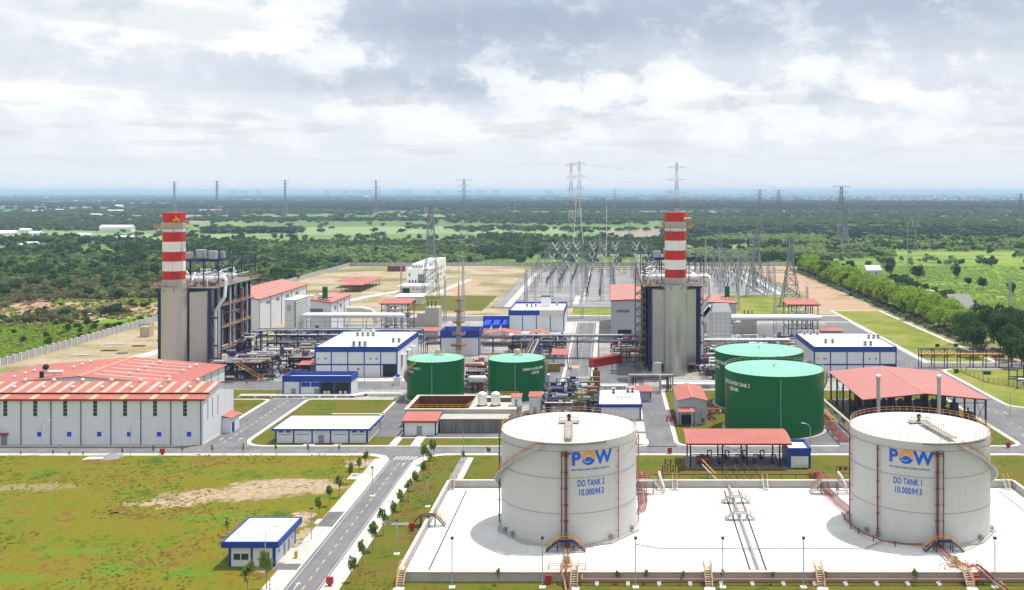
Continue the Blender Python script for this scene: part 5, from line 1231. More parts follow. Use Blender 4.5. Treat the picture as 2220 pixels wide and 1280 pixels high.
# low pipe ways on sleepers
def sleeper(label,pts,n,rr_,mats,seed,z0=.55,gap=.7,sup=5,sm=CONCL,alongx=True,name='pipe_run'):
    t=thing(name,label,'pipes',(*pts[0],0)); rnd=random.Random(seed)
    for k in range(n):
        r=rnd.uniform(*rr_); P=[(x+(0 if alongx else k*gap),y+(k*gap if alongx else 0),z0+r) for x,y in pts]
        MB().path(P,r,8).build('pipe',mats[rnd.randrange(len(mats))],t)
    m=MB()
    for a,b_ in zip(pts,pts[1:]):
        L=math.hypot(b_[0]-a[0],b_[1]-a[1]); q=max(1,int(L/sup))
        for k in range(q+1):
            x=a[0]+(b_[0]-a[0])*k/q; y=a[1]+(b_[1]-a[1])*k/q
            if alongx: m.box(x-.2,x+.2,y-.5,y+n*gap,0,z0)
            else: m.box(x-.5,x+n*gap,y-.2,y+.2,0,z0)
    m.build('pipe_support',sm,t); return t
sleeper('white pipes on low supports in front of the low blue-parapet block',[(-118,323.8),(-82,323.8),(-78.5,327),(-67,327)],3,(.18,.32),(WHP,GALV,WHP),3)
sleeper('large dark and grey ground-level pipes right of green demin tank 1',[(-20,338),(-7,338)],4,(.3,.5),(DSTEEL,MPIPE,GALV),4,gap=1.0)
sleeper('row of grey pipes crossing behind the flat white building',[(-5.5,339),(10,339)],3,(.25,.45),(GALV,WHP),5,gap=1.1)
sleeper('thick white pipes lying behind the small grey house with red gable roof',[(17.5,341),(36,341),(60,341)],4,(.4,.6),(WHP,GALV),6,gap=1.6)
sleeper('red pipes running from the bund past the big green tank up to the open shed',[(60.2,262),(60.2,300),(60.2,336)],6,(.13,.22),(RPIPE,PINK,RPIPE),7,gap=.55,alongx=False,sup=6,z0=1.0)
sleeper('single long white pipe slanting beside the open shed towards the oil tank marked 1',[(66.2,272),(64.6,336)],1,(.4,.42),(WHP,),8,alongx=False,z0=2.2,sup=9)
sleeper('yellow gas pipes on low supports between the big green tank and the open shed',[(62.8,285),(61.4,330)],2,(.2,.28),(YEL,),9,alongx=False,z0=1.6,sup=9,gap=.8)
sleeper('pink-red fire pipes laid behind the big green tanks toward the small grey house',[(27.9,300),(33,300)],3,(.16,.2),(PINK,RPIPE),10,z0=1.2,gap=1.3)
# red pipes over the rear bund wall
for i,(x,l) in enumerate(((6.3,'beside the oil tank marked 2'),(46.4,'left of the oil tank marked 1'))):
    t=thing('red_pipe_crossing','dark red pipes climbing the rear bund wall '+l,'pipes',(x,226,0),'red pipe bundles over the rear bund wall')
    for k in range(6):
        xx=x+k*.36
        MB().path([(xx,236,.6),(xx,230,1.3),(xx,228,3.0),(xx+.05,224.5,3.0),(xx+.1,222.6,.9),(xx+(.0 if i==0 else 1.0),212+k*.5,.7),(xx+(-.6 if i==0 else 2.0),206+k*.5,.7)],.11,6).build('pipe',(RPIPE,MPIPE,RPIPE,PINK)[k%4],t)
    m=MB(); [m.bar((x-.3,y,.1),(x-.3,y,2.7),.12) or m.bar((x+3.1,y,.1),(x+3.1,y,2.7),.12) or m.bar((x-.3,y,2.7),(x+3.1,y,2.7),.12) for y in (224,228)]; m.build('support_frame',MPIPE,t)
    stepover('bund_walkway',x+1.6,221.2,4.2,3.0,'orange-railed stepover above the red pipes '+l,'platforms over the red pipe bundles',GALV,ORA,depth=1.6,legs=DSTEEL)
    o=thing('foam_pipe_bend','white bent pipe crossing the rear bund wall '+l,'pipe',(x+5.2,226,0),'white bent pipes over the bund wall'); MB().path([(x+5,229,.6),(x+5,227.5,3.0),(x+5,224.5,3.0),(x+5.8,223,.9)],.28,8).build('pipe',WHP,o)
for i,x in enumerate((-34.6,14.6,34.6,88.0)):
    t=thing('bund_ladder','short access stair over the rear bund wall, number %s from the left'%('one two three four'.split()[i]),'stair',(x,226,0),'short stairs over the rear bund wall')
    m=MB()
    for s in (-.5,.5): m.bar((x+s,223.2,.2),(x+s,225.3,2.1),.1).bar((x+s,225.9,2.1),(x+s,228,.2),.1)
    for k in range(6): m.bar((x-.5,223.4+k*.33,.4+k*.3),(x+.5,223.4+k*.33,.4+k*.3),.08)
    m.build('steps',GALV,t); q=MB()
    for s in (-.5,.5): q.path([(x+s,223.2,1.2),(x+s,225.3,3.2),(x+s,225.9,3.2),(x+s,228,1.2)],.06,4)
    q.build('handrail',YEL if i!=1 else ORA,t)
for i,x in enumerate((-35.0,-8.3+1.2,42.6-.4,60.2+.7-.0,27.0)):
    if i==4: continue
    xx=(-34.9,-6.3,17.2+.0,36.3)[i] if 0 else x
pos=[(-34.8,'at the bund corner by the road'),(-7.0+1.2,'below the oil tank marked 2'),(16.7,'left of the two between the tanks'),(35.4,'right of the two between the tanks'),(60.2,'below the oil tank marked 1')]
for x,l in pos:
    t=thing('bund_stair','rusty white stair over the front bund wall '+l,'stair',(x,170.5,0),'stairs over the front bund wall'); m=MB()
    for s in (-.55,.55): m.bar((x+s,168.6,0),(x+s,171.0,2.1),.1)
    for k in range(7): m.box(x-.5,x+.5,168.7+k*.32,168.95+k*.32,.2+k*.28,.28+k*.28)
    m.box(x-.6,x+.6,171.0,173.0,2.05,2.15); m.build('steps',TAN,t); q=MB()
    for s in (-.6,.6): railing(q,[(x+s,168.6,0),(x+s,171.0,2.1),(x+s,172,2.1),(x+s,173,2.1)],1.1,.06)
    q.build('handrail',ORA,t)
    MB().box(x-.9,x+.9,167.6,168.6,0,.18).build('foot_pad',CONCL,t)
stepover('bund_walkway',-35.6,199.8,3.4,2.3,'yellow-railed stair over the left bund wall, facing the road','stairs over the left bund wall',DSTEEL,YEL,depth=1.3,legs=DSTEEL)
# pipes along the foot of the front wall
t=thing('fire_main','long pink-red fire main on white blocks along the foot of the front bund wall','pipe',(27,169.6,0))
MB().bar((-4.5,169.8,1.05),(100,169.8,1.05),.17,8).build('pipe',PINK,t)
MB().bar((-4.5,170.6,1.45),(-4.5,169.8,1.05),.17,8).bar((-30,170.9,1.75),(100,170.9,1.75),.08,6).build('upper_pipe',PINK,t)
for k in range(19):
    x=-2+k*5.2; MB().box(x-.3,x+.3,169.2,170.3,0,.45).box(x-.14,x+.14,169.66,169.94,.45,.88).build('support_block',CONCL,t)
t=thing('rear_pipeline','dark red pipe on posts just behind the rear bund wall','pipe',(27,228.4,0))
MB().bar((8.5,228.4,2.3),(45.5,228.4,2.3),.14,8).build('pipe',MPIPE,t)
for k in range(12): MB().bar((9+k*3.3,228.4,0),(9+k*3.3,228.4,2.2),.09).build('post',MPIPE,t)
t=thing('loading_stair','yellow-railed stair beside the bund wall in front of the curved red shelter','stair',(22.8,232,0))
m=MB(); q=MB()
for s in (0,1.1): m.bar((21.6,234+s,2.8),(24.6,231+s,.2),.1); q.bar((21.6,234+s,3.9),(24.6,231+s,1.3),.08)
for k in range(8): f=k/7; m.bar((21.6+3*f,234-3*f,2.8-2.6*f),(21.6+3*f,235.1-3*f,2.8-2.6*f),.1)
m.build('steps',GALV,t); q.build('handrail',YEL,t)
rnd=random.Random(71)
for i,(x0,y0,l,n) in enumerate(((28.6,290,'right',14),(16.6,289,'left',9),(12.5,233,'valve cluster',0))):
    if n==0: continue
    t=thing('fire_manifold','cluster of red fire pipes at the %s side of the small grey house'%l,'pipes',(x0,y0,0),'red pipe clusters by the small grey house')
    for k in range(n):
        x=x0+rnd.uniform(0,2.2); y=y0+rnd.uniform(0,9); z=rnd.uniform(.6,2.2); MB().path([(x,y,0),(x,y,z),(x+rnd.uniform(-.4,1.8),y,z),(x+.8,y+rnd.uniform(-1,2),.3)],rnd.uniform(.12,.2),6).build('pipe',(RPIPE,PINK,MPIPE)[k%3],t)
t=thing('valve_cluster','dark maroon upright pipes with valves on the grass left of the curved red shelter','pipes',(14.8,238,0))
for k in range(9):
    x=12.6+k*.62; MB().path([(x,238+(k%3)*.6,0),(x,238+(k%3)*.6,1.6+(k%2)*1.4),(x+.6,238+(k%3)*.6,1.6+(k%2)*1.4)],.13,6).build('pipe',MPIPE,t)
for k in range(4):
    x=27+k*2.6; o=thing('feed_pipe','slanting dark red pipe before the curved red shelter, %s from left'%('first second third fourth'.split()[k]),'pipe',(x,236,0),'slanting pipes before the shelter'); MB().path([(x,240.2,1.4),(x,236.6,1.4),(x+.9,229,.9)],.14,6).build('pipe',MPIPE,o)
# valve manifolds at tank feet
for (cx,l) in ((-7.6,'2'),(60.6,'1')):
    t=thing('tank_manifold','rusty pipes and valves from the foot of tank %s over the front wall'%l,'pipes',(cx,184,0.15),'front pipe outlets of the oil tanks')
    dx_=0 if l=='2' else 3.4
    for k in range(2): MB().path([(cx-.3+k*.6,188,.9),(cx-.3+k*.6,181,.9),(cx-.3+k*.6+dx_*.4,175.5,1.0),(cx-.4+k*.8+dx_*.6,173.2,2.2),(cx-.4+k*.8+dx_*.7,170.4,2.2),(cx+.2+k*.8+dx_,169.4,.8),(cx+.6+k*.8+dx_*1.1,166,.6)],.2,8).build('pipe',RUST if k else PINK,t)
    MB().box(cx-.9,cx+1.2,177.5,179.6,.15,.5).cyl(cx,178.6,.5,2.0,.35,10).cyl(cx+.6,178.6,.5,1.8,.25,10).build('valve',YEL if 0 else TAN,t)
    q=MB(); railing(q,[(cx-2.8,174.6,.2),(cx+3.6,174.6,.2),(cx+3.6,177.2,.2),(cx-2.8,177.2,.2),(cx-2.8,174.6,.2)],1.4,.06); q.build('guard_rail',ORA,t)
    m=MB(); P=[(cx-.3,188,.9),(cx-11,191,.9)] ; 
t=thing('spray_main','thin pink pipe lying across the bund floor between the two tanks','pipe',(27,186,.15)); MB().path([(5,188.6,.4),(9.3,186.4,.4),(47,186.4,.4),(51.5,190.5,.4)],.09,6).build('pipe',GSTEEL,t)
t=thing('foam_line','knee-high red pipe with stub valves curving round the left of the oil tank marked 1','pipe',(46,200,.15)); MB().path([(47.2,206,.9),(47.0,200,.9),(48.6,193,.9),(51,189,.9),(55,187.2,.9),(58,187.2,.9)],.13,6).build('pipe',RPIPE,t); m=MB(); [m.bar((x,y,.15),(x,y,1.3),.12) for x,y in ((47.1,203),(47.2,198),(48,195),(49.8,191),(53,188))]; m.build('stub_valve',DSTEEL,t)
# ================================================================= PROCESS CLUTTER BY THE UNITS
def process_unit(name,label,x0,x1,y0,y1,h,seed,n=18,mats=(WHP,GALV,RUST,NAVY,MPIPE),deck=True,stair=None):
    t=thing(name,label,'industrial unit',((x0+x1)/2,(y0+y1)/2,0)); rnd=random.Random(seed); m=MB()
    nx=max(2,int((x1-x0)/5)); nyy=max(1,int((y1-y0)/6))
    for i in range(nx+1):
        for j in range(nyy+1):
            x=x0+(x1-x0)*i/nx; y=y0+(y1-y0)*j/nyy; m.bar((x,y,0),(x,y,h+rnd.uniform(0,1.5)),.17)
    for z in (h*.5,h):
        for j in range(nyy+1): y=y0+(y1-y0)*j/nyy; m.bar((x0,y,z),(x1,y,z),.17)
        for i in range(nx+1): x=x0+(x1-x0)*i/nx; m.bar((x,y0,z),(x,y1,z),.17)
    m.build('steel_frame',NAVY,t)
    if deck: MB().box(x0,x0+(x1-x0)*.8,y0+.2,y1-.2,h+.02,h+.18).build('deck',GSTEEL,t)
    for k in range(n):
        x=rnd.uniform(x0,x1); y=rnd.uniform(y0,y1); z=rnd.choice((.4,h*.5,h+.2)); mt=rnd.choice(mats); kind=rnd.random()
        if kind<.35:
            L=rnd.uniform(2.5,min(9,x1-x0)); r=rnd.uniform(.18,.5); zz=z+rnd.uniform(.5,1.8); MB().path([(x-L/2,y,z),(x-L/2,y,zz),(x+L/2,y,zz),(x+L/2,y+rnd.uniform(-2,2),z)],r,8).build('pipe',mt,t)
        elif kind<.6: w_=rnd.uniform(.8,2); MB().box(x,x+w_,y,y+w_,z,z+rnd.uniform(.8,2.2)).build('equipment_box',mt,t)
        elif kind<.8: MB().cyl(x,y,z,z+rnd.uniform(1.2,3),rnd.uniform(.4,1.1),12).build('vessel',mt,t)
        else: MB().bar((x-1.8,y,z+1),(x+1.8,y,z+1),rnd.uniform(.35,.75),12).build('drum',mt,t)
    q=MB(); L=[(x0+(x1-x0)*k/8,y0,h+.15) for k in range(9)]; railing(q,L,1.1,.06); q.build('deck_railing',YEL if seed%2 else ORA,t)
    if stair:
        (a,b_)=stair; m=MB(); q=MB()
        for s in (0,1.2): m.bar((a[0],a[1]+s,a[2]),(b_[0],b_[1]+s,b_[2]),.14); q.bar((a[0],a[1]+s,a[2]+1.1),(b_[0],b_[1]+s,b_[2]+1.1),.09)
        for k in range(12): f=k/11; p=Vector(a)*(1-f)+Vector(b_)*f; m.bar(p,p+Vector((0,1.2,0)),.12)
        m.build('stair',ORA,t); q.build('stair_railing',YEL,t)
process_unit('feedwater_unit','tangle of white pipes, tanks and navy steel between the left stack and the white hall',-139,-117,353,376,6.2,11,85,(WHP,DSTEEL,GALV,NAVY,WHP,RUST,MPIPE),stair=((-130,352.2,6.3),(-120,352.2,.2)))
process_unit('pump_group','jumble of white and rusty pumps and pipes in front of the long navy pipe rack',-116,-106,368,398,5.5,12,60,(WHP,GALV,TAN,NAVY,DSTEEL,MPIPE))
process_unit('piping_group','crowded dark pipework behind the long navy pipe rack on the left',-138,-108,412,440,5,13,60,(WHP,NAVY,GALV,NAVY,DSTEEL),deck=False)
process_unit('chemical_skid','rusty pipes and small vessels between the two small green tanks',-47,-39.5,334,352,6.5,14,34,(RUST,WHP,MPIPE,CCAP,PINK))
process_unit('water_treatment_unit','dense blue-grey pipework just behind the oil tank marked 2',-20,-6.5,300,333,3.2,15,70,(NAVY,GALV,GSTEEL,DSTEEL,WHP),deck=False)
process_unit('filter_group','rusty orange steelwork around an olive tank behind the oil tank marked 2',-6,-3.2,303,334,3.4,17,18,(RUST,OLIVE,TAN),deck=False)
process_unit('boiler_foot_piping','low dark jumble of pipes at the foot of the right-hand boiler block, right side',34,44,352,398,4,18,80,(WHP,GALV,DSTEEL,NAVY,MPIPE),deck=False)
process_unit('condenser_group','dark pipework under the pipe bridge behind the green tank numbered 1',-40,-18,404,428,4.2,19,60,(DSTEEL,NAVY,GALV,MPIPE),deck=False)
process_unit('gas_skid','white and grey skids behind the farther big green tank',40,72,352,372,2.6,20,40,(WHP,GALV,RUST,CCAP,MPIPE),deck=False)
process_unit('cooling_water_group','grey pumps and frames under the thick white overhead pipes on the right',56,90,412,440,2.8,21,60,(WHP,GALV,GALV,GSTEEL),deck=False)
process_unit('lube_oil_group','green-tinged machinery and white pipes under the left overhead pipes',-134,-98,432,452,3,22,36,(WHP,GALV,paint('sea_green_pipe',(.10,.34,.27),.5),DSTEEL),deck=False)
process_unit('gas_turbine_group','dark machinery and pipes at the left foot of the right-hand boiler block',2,12,392,430,4,23,26,(WHP,DSTEEL,GALV,REDT),deck=False)
process_unit('flank_piping','stacks of pipework low on the right flank of the left boiler block',-141,-136,380,404,9,24,28,(WHP,GALV,NAVY),deck=False)
# olive tank, containers, cabins
o=thing('olive_tank','squat olive-brown cylindrical tank just behind the oil tank marked 2','tank',(-8.2,305,0)); MB().cyl(-8.2,305,.1,5.6,2.1,24).build('shell',OLIVE,o); q=MB(); railing(q,ringpath(-8.2,305,2.1,5.6,10),.9,.05); q.bar((-6.5,304,6),(-4.8,304,6),.5,10); q.build('top_fitting',RUST,o)
def container(x,y,L,w_,h,rz,mt,label):
    o=thing('shipping_container',label,'container',(0,0,0)); MB().box(-L/2,L/2,-w_/2,w_/2,.15,h).build('body',mt,o)
    m=MB()
    for sx in (-1,1):
        for sy in (-1,1): m.box(sx*L/2-.1,sx*L/2+.1,sy*w_/2-.1,sy*w_/2+.1,0,h+.05)
    for sy in (-1,1): m.box(-L/2+.1,L/2-.1,sy*w_/2-.07,sy*w_/2+.07,h-.12,h+.03)
    m.build('corner_frame',mt,o); q=MB(); [q.bar((-L/2-.06,yy,.3),(-L/2-.06,yy,h-.1),.04) for yy in (-.6,-.2,.2,.6)]; q.build('door_bar',GALV,o)
    o.location=(x,y,0); o.rotation_euler=(0,0,rz); return o
container(-1.2,386,15,2.6,3.1,R(46),CONT,'long bright red container beside the central road')
container(-21.5,372,7.0,2.6,2.9,0,OLIVE,'short olive container right of the green tank numbered 1')
o=MB().box(-22.9,-20.3,346,348.5,0,3.2).box(-23.1,-20.1,345.8,348.7,3.201,3.35).build('grey_cabin',GREYW); tag(o,'small pale grey cabin right of the green tank numbered 1','cabin')
o=thing('brown_tank','upright brown tank with dark cap beside the central road junction','tank',(-4.2,345,0)); MB().box(-5.5,-3.0,344,347,0,5.0).build('body',RUST,o); MB().cyl(-4.4,345.5,5.0,6.0,.6,12).build('cap',DSTEEL,o)
o=thing('horizontal_vessel','horizontal white cylinder vessel between the two small green tanks','vessel',(-43,335,0)); MB().bar((-45.4,333,4.4),(-41,333,4.4),1.2,14).ball((-45.4,333,4.4),1.2,10,6).ball((-41,333,4.4),1.2,10,6).build('shell',WHP,o); MB().box(-45,-44.5,332.4,333.6,0,3.6).box(-42,-41.5,332.4,333.6,0,3.6).build('leg',MPIPE,o)
o=MB().box(-73.2,-70.9,345,347.6,0,2.6).box(-73.3,-70.8,344.9,347.7,2.601,2.7).build('white_cabin',WHP); tag(o,'small white cubic cabin with blue top tank beside the large white hall','cabin')
o=MB().cyl(-72,346.2,2.7,3.5,.7,12).build('blue_barrel',BRBLUE); tag(o,'blue barrel on top of the small white cubic cabin','barrel')
o=MB().box(15.2,18.2,352,354,0,6.4).build('grey_panel_box',GREYW); tag(o,'pale grey box in front of the right-hand metal shaft','cabinet')
o=thing('curved_duct','pale green-white duct bending down beyond the low red-roofed hall on the left','pipe',(-118,500,0)); MB().path([(-129,500,8),(-122,500,8),(-117.5,500,7.2),(-115.2,500,5),(-114.6,500,1)],1.35,14).build('duct',paint('pale_green_duct',(.58,.60,.50),.5),o)
# white sheds by the track
for i,(x,y,w_,d,h,l) in enumerate(((-124,560,11,9,3.2,'nearest'),(-126,575,12,9,3.4,'middle'),(-124,592,15,11,4.5,'farthest'))):
    t=thing('site_shed','pale greenish flat-roofed shed beside the pale site track, %s of three'%l,'shed',(x+w_/2,y,0),'pale sheds by the site track'); MB().box(x,x+w_,y,y+d,0,h).build('wall',WHP,t); MB().slab([(x-1,y-1,h+.1),(x+w_+1,y-1,h+.1),(x+w_+1,y+d,h+.8),(x-1,y+d,h+.8)],.2).build('roof',paint('pale_mint_roof',(.60,.68,.62),.6) if 'pale_mint_roof' not in MATS else MATS['pale_mint_roof'],t); MB().box(x+w_*.3,x+w_*.75,y-.08,y-.01,.8,h*.75).build('opening',BLK,t)
# red open shelter on the sandy ground
t=thing('open_shelter','long open shelter with red roof on the sandy ground beyond the halls at left','shelter',(-168,690,0))
MB().slab([(-175.5,663,4.8),(-161,663,4.8),(-161,722,4.8),(-175.5,722,4.8)],.25).slab([(-186,690,4.9),(-175.6,690,4.9),(-175.6,722,4.9),(-186,722,4.9)],.2).build('roof',RED,t)
m=MB(); [m.bar((x,y,0),(x,y,4.7),.2) for x in (-175,-168.3,-161.5) for y in (664,674,684,694,704,714)]; m.each('post',RUST,t)
t=thing('tool_hut','tiny dark red hut on the far sandy ground','hut',(-178,836,0)); MB().box(-182,-168,834,838,0,4).build('wall',MPIPE,t); MB().box(-182.4,-167.6,833.7,838.3,4.002,4.3).build('roof',RUST,t)
# ================================================================= WHITE OFFICE BLOCK UNDER CONSTRUCTION
t=thing('office_block','white three-storey office block with stepped roof under construction beyond the plant','building',(-126,700,0))
x0,x1,y0,y1,h=-134.5,-119.6,675,745,14.2
MB().box(x0,x1,y0,y1,0,h).build('wall',SIGNW,t)
MB().box(x0+3,x1-5,y0+3,y1-2,h,h+2.8).box(x1-5,x1,y0+30,y1,h,h+3.2).build('upper_storey',SIGNW,t)
MB().box(x0+2.8,x1-4.8,y0+2.8,y1-1.8,h+2.802,h+3.1).build('roof',WROOF,t)
for z in (2.0,6.2,10.4):
    for k in range(10):
        if (k+int(z))%5==4: continue
        y=y0+5+k*6.4; MB().box(x1,x1+.08,y,y+2.6,z,z+2.4).build('window',GLS,t)
for x,z in ((-133,9.4),(-133,5),(-131,5),(-129,5)): MB().box(x,x+.9,y0-.08,y0-.01,z,z+2.0).build('window',GLS,t)
for k in range(4): MB().box(-131+k*1.9,-130+k*1.9,y0+2.9,y0+2.99,h+.9,h+1.9).build('window',GLS,t)
MB().box(-127,-122.6,y0-.1,y0-.01,4.4,10.6).build('glazed_bay',LOUV,t)
m=MB(); [m.box(-127.2,-122.4,y0-.25,y0-.11,z,z+.25) for z in (4.2,7.4,10.6)]; m.each('balcony_band',CONC,t)
t=thing('annex','low white annex with dark open garage bays in front of the white office block','building',(-127,660,0))
MB().box(-134.8,-117.5,655,672,0,4.6).build('wall',SIGNW,t); MB().box(-136.5,-116.5,653.6,672.4,4.601,5.0).build('roof',WROOF,t)
MB().box(-134,-128.6,654.9,654.99,.2,3.4).build('garage_bay',BLK,t); m=MB(); [m.box(x,x+1,654.9,654.99,2.4,3.1) for x in (-126.5,-124.4,-122.6)]; m.each('window',GLS,t)
# ================================================================= PERIMETER WALL, FENCE
t=thing('perimeter_wall','long grey concrete boundary wall with capped pillars along the left side and rear','wall',(-229,640,0))
MB().box(-229.15,-228.85,370,897,0,2.9).build('wall_panel',CONC if 0 else paint('wall_grey',(.40,.40,.41),.8,var=.1),t)
MB().box(-228.84,170,896.7,897,0,3.0).build('wall_panel',MATS['wall_grey'],t)
p0=None
for k in range(96):
    y=372+k*4.6
    if p0 is None: p0=MB().box(-229.35,-228.6,y-.22,y+.22,0,3.1).box(-229.45,-228.5,y-.32,y+.32,3.101,3.3).build('pillar',CONCL,t)
    else: q=p0.copy(); scene.collection.objects.link(q); q.location.y=p0.location.y+(y-372)
m=MB(); [m.box(x-.2,x+.2,896.45,896.69,0,3.2) for x in np.arange(-226,170,5.0)]; o=m.build('rear_pillar',CONCL,t); o['kind']='stuff'
t=thing('mesh_fence','thin post-and-wire fence beside the line of bright green trees on the right','fence',(153,640,0))
m=MB(); [m.bar((153,y,0),(153,y,2.4),.07) for y in range(392,880,6)]; m.build('post',GALV,t)
m=MB(); [m.bar((153,392,z),(153,880,z),.03) for z in (.6,1.2,1.8,2.3)]; m.build('wire',GSTEEL,t)
t=thing('yellow_barrier','angled yellow-olive pipe barrier on the bright grass at far right','barrier',(134,350,0))
m=MB(); 
for a,b_ in (((128,378),(130.5,349)),((130.5,349),(140,338))):
    for z in (.5,1.2,1.9): m.bar((*a,z),(*b_,z),.13)
    for k in range(9): f=k/8; m.bar((a[0]+(b_[0]-a[0])*f,a[1]+(b_[1]-a[1])*f,0),(a[0]+(b_[0]-a[0])*f,a[1]+(b_[1]-a[1])*f,2),.12)
m.build('rail',paint('olive_yellow',(.45,.38,.10),.6),t)
for (x,y,w_,h_,l) in ((136,365,2.5,1.2,'low green cabinet on the grass under the far-right pipe bridge'),(126,368,1.4,1.4,'small dark green cabinet on the grass near the far-right pipe bridge'),(139.2,430,1.4,1.2,'dark box on the long bright lawn, the left one of the pair'),(147,430,1.4,1.2,'dark box on the long bright lawn, the right one of the pair')):
    o=thing('utility_cabinet',l,'cabinet',(x,y,0),); MB().box(x-w_/2,x+w_/2,y-.5,y+.5,.15,h_+.15).build('case',GRN if w_>1.39 and y<400 else DSTEEL,o); MB().box(x-w_/2-.1,x+w_/2+.1,y-.6,y+.6,h_+.151,h_+.25).build('lid',GSTEEL,o)
t=thing('valve_station','dark blue steel frame with pipework in the shade of the far-right trees','industrial unit',(143,342,0))
m=MB(); 
for x in (136,141,147,153):
    for y in (338,345): m.bar((x,y,0),(x,y,7),.2)
for z in (3,6.9):
    for y in (338,345): m.bar((136,y,z),(153,y,z),.18)
m.build('steel_frame',NAVY,t); MB().path([(137,340,.5),(137,340,3),(146,340,3),(146,340,.5)],.4,8).path([(139,342,.5),(139,342,2),(150,342,2)],.3,8).build('pipe',WHP,t)
# ================================================================= LAMPS, HYDRANTS, SIGNS
def flood(x,y,h=8.2):
    t=thing('flood_light','x','lamp post',(x,y,0),'tall floodlight posts'); MB().bar((x,y,.3),(x,y,h),.09,8).build('pole',GALV,t); MB().box(x-.5,x+.5,y-.5,y+.5,0,.3).build('base_block',CONCL,t); MB().box(x-.25,x+.25,y-.2,y+.35,h,h+.35).build('lamp_head',DSTEEL,t); return t
f0=None
names=['leftmost','second','third','fourth','fifth','rightmost']
for i,px in enumerate((980,1176,1378,1567,1742,2157)):
    x=PX(px,168.6); o=flood(x,168.6) if f0 is None else copy_tree(f0,(x,168.6,0)); f0=f0 or o
    o['label']='tall grey floodlight post before the front bund wall, %s of the six'%names[i]
for i,(px,py,l) in enumerate(((807,1077,'beside the road, upper of the three left of it'),(1117-1117+675,1175,'beside the road just above the small house'),(927,1100,'right of the road, nearer the junction'),(860,1203,'right of the road, nearer the camera'),(1005+0,987,'behind the bund, left end'))):
    x,y=G(px,py); o=copy_tree(f0,(x,y,0),scale=(1,1,.75)); o['label']='slim floodlight post '+l
s0=None
def street(x,y,rz,label,h=8.4):
    global s0
    if s0 is None:
        s0=thing('street_lamp','x','street lamp',(x,y,0),'curved street lamps',rz=0)
        MB().bar((x,y,0),(x,y,h-1.2),.09,8).path([(x,y,h-1.2),(x+.25,y,h-.6),(x+.9,y,h-.1),(x+1.6,y,h+.1)],.07,6).build('pole',GALV,s0); MB().box(x+1.5,x+2.2,y-.15,y+.15,h+.02,h+.2).build('lamp_head',WHP,s0); s0.rotation_euler=(0,0,rz); o=s0
    else: o=copy_tree(s0,(x,y,0),rz)
    o['label']=label
for px,py,rz,l in ((90,985,0,'street lamp in front of the long warehouse near its porch, at the left edge'),(283,990,0,'street lamp in front of the long warehouse, by the gravel heap'),(575,1252,R(20),'street lamp by the corner of the small house at bottom left'),(790,838,R(60),'street lamp in front of the big white and blue hall on the left'),(535,968,R(180),'street lamp at the side road mouth right of the warehouse'),(1757,992,R(180),'street lamp right of the small bright blue kiosk'),(1870-0,820,R(120),'street lamp in front of the right blue and white hall'),(2130,850,R(120),'street lamp on the bright lawn at the far right'),(2190,905,R(180),'street lamp beside the far-right road bend'),(1160,770+52,R(180),'street lamp at the central road mouth'),(1298,700,R(0),'street lamp along the far cross road'),(1745,640,0,'lamp post in the strip between the sandy soil and the trees'),(1500,960,R(90),'street lamp at the narrow side road corner')):
    x,y=G(px,py); street(x,y,rz,l)
def hydr(px,py,l):
    x,y=G(px,py); o=thing('hydrant_box','red fire hose box '+l,'fire box',(x,y,0),'red fire hose boxes'); MB().box(x-.55,x+.55,y-.25,y+.25,.5,1.6).build('cabinet',REDT,o); MB().box(x-.3,x+.3,y-.15,y+.15,0,.499).build('stand',RPIPE,o)
for a in ((352,987,'in front of the long warehouse'),(715,1272,'beside the road at the bottom edge'),(1452,985,'by the front road near the curved red shelter'),(1189,1268,'in front of the bund below the oil tank marked 2'),(2117,1268,'in front of the bund below the oil tank marked 1'),(893,1152,'at the yellow stair over the left bund wall'),(2186,972,'at the right-hand road corner')): hydr(*a)
t=thing('hose_rack','dark red hose reel rack behind the rear bund wall, left of tank 1','rack',(55.5,237,0)); m=MB(); [m.bar((x,237,0),(x,237,1.9),.09) for x in (53.2,57.4)]; m.bar((53.2,237,1.7),(57.4,237,1.7),.08).bar((53.2,237,.9),(57.4,237,.9),.08); m.build('frame',DSTEEL,t); [MB().bar((x,236.8,1.3),(x,237.3,1.3),.42,10).build('hose_reel',RPIPE,t) for x in (54.1,55.3,56.5)]
t=thing('road_sign','small blue pedestrian sign at the zebra crossing','sign',(*G(917,990),0)); x,y=G(917,990); MB().bar((x,y,0),(x,y,2.0),.05).build('pole',GALV,t); MB().box(x-.4,x+.4,y-.06,y-.02,1.9,2.7).build('sign_face',BRBLUE,t); MB().add([(x-.2,y-.07,2.1),(x+.2,y-.07,2.1),(x,y-.07,2.55)],[(0,1,2)]).build('sign_symbol',SIGNW,t)
for i,(px,py) in enumerate(((585,1285),(129,985))):
    x,y=G(px,py); o=thing('marker_post','black and white banded marker post '+('beside the road at the bottom edge' if i==0 else 'in front of the long warehouse'),'post',(x,y,0),'banded marker posts')
    for k in range(6): MB().cyl(x,y,.1+k*.35,.1+k*.35+.345,.08,8).build('band',BLK if k%2 else SIGNW,o)
o=MB().cyl(*G(243,992),0,1.0,3.2,18,r2=.3).build('gravel_heap',GRAV); tag(o,'small grey gravel heap on the kerb in front of the long warehouse','heap')
o=MB(); x,y=G(205,997); o.slab([(x-2.6,y-1,.35),(x+1.8,y-.6,.45),(x+2.2,y+1.2,.4),(x-2,y+1.4,.35)],.3); o=o.build('broken_slab',CONCL); tag(o,'broken pale concrete slab lying beside the front road','slab')
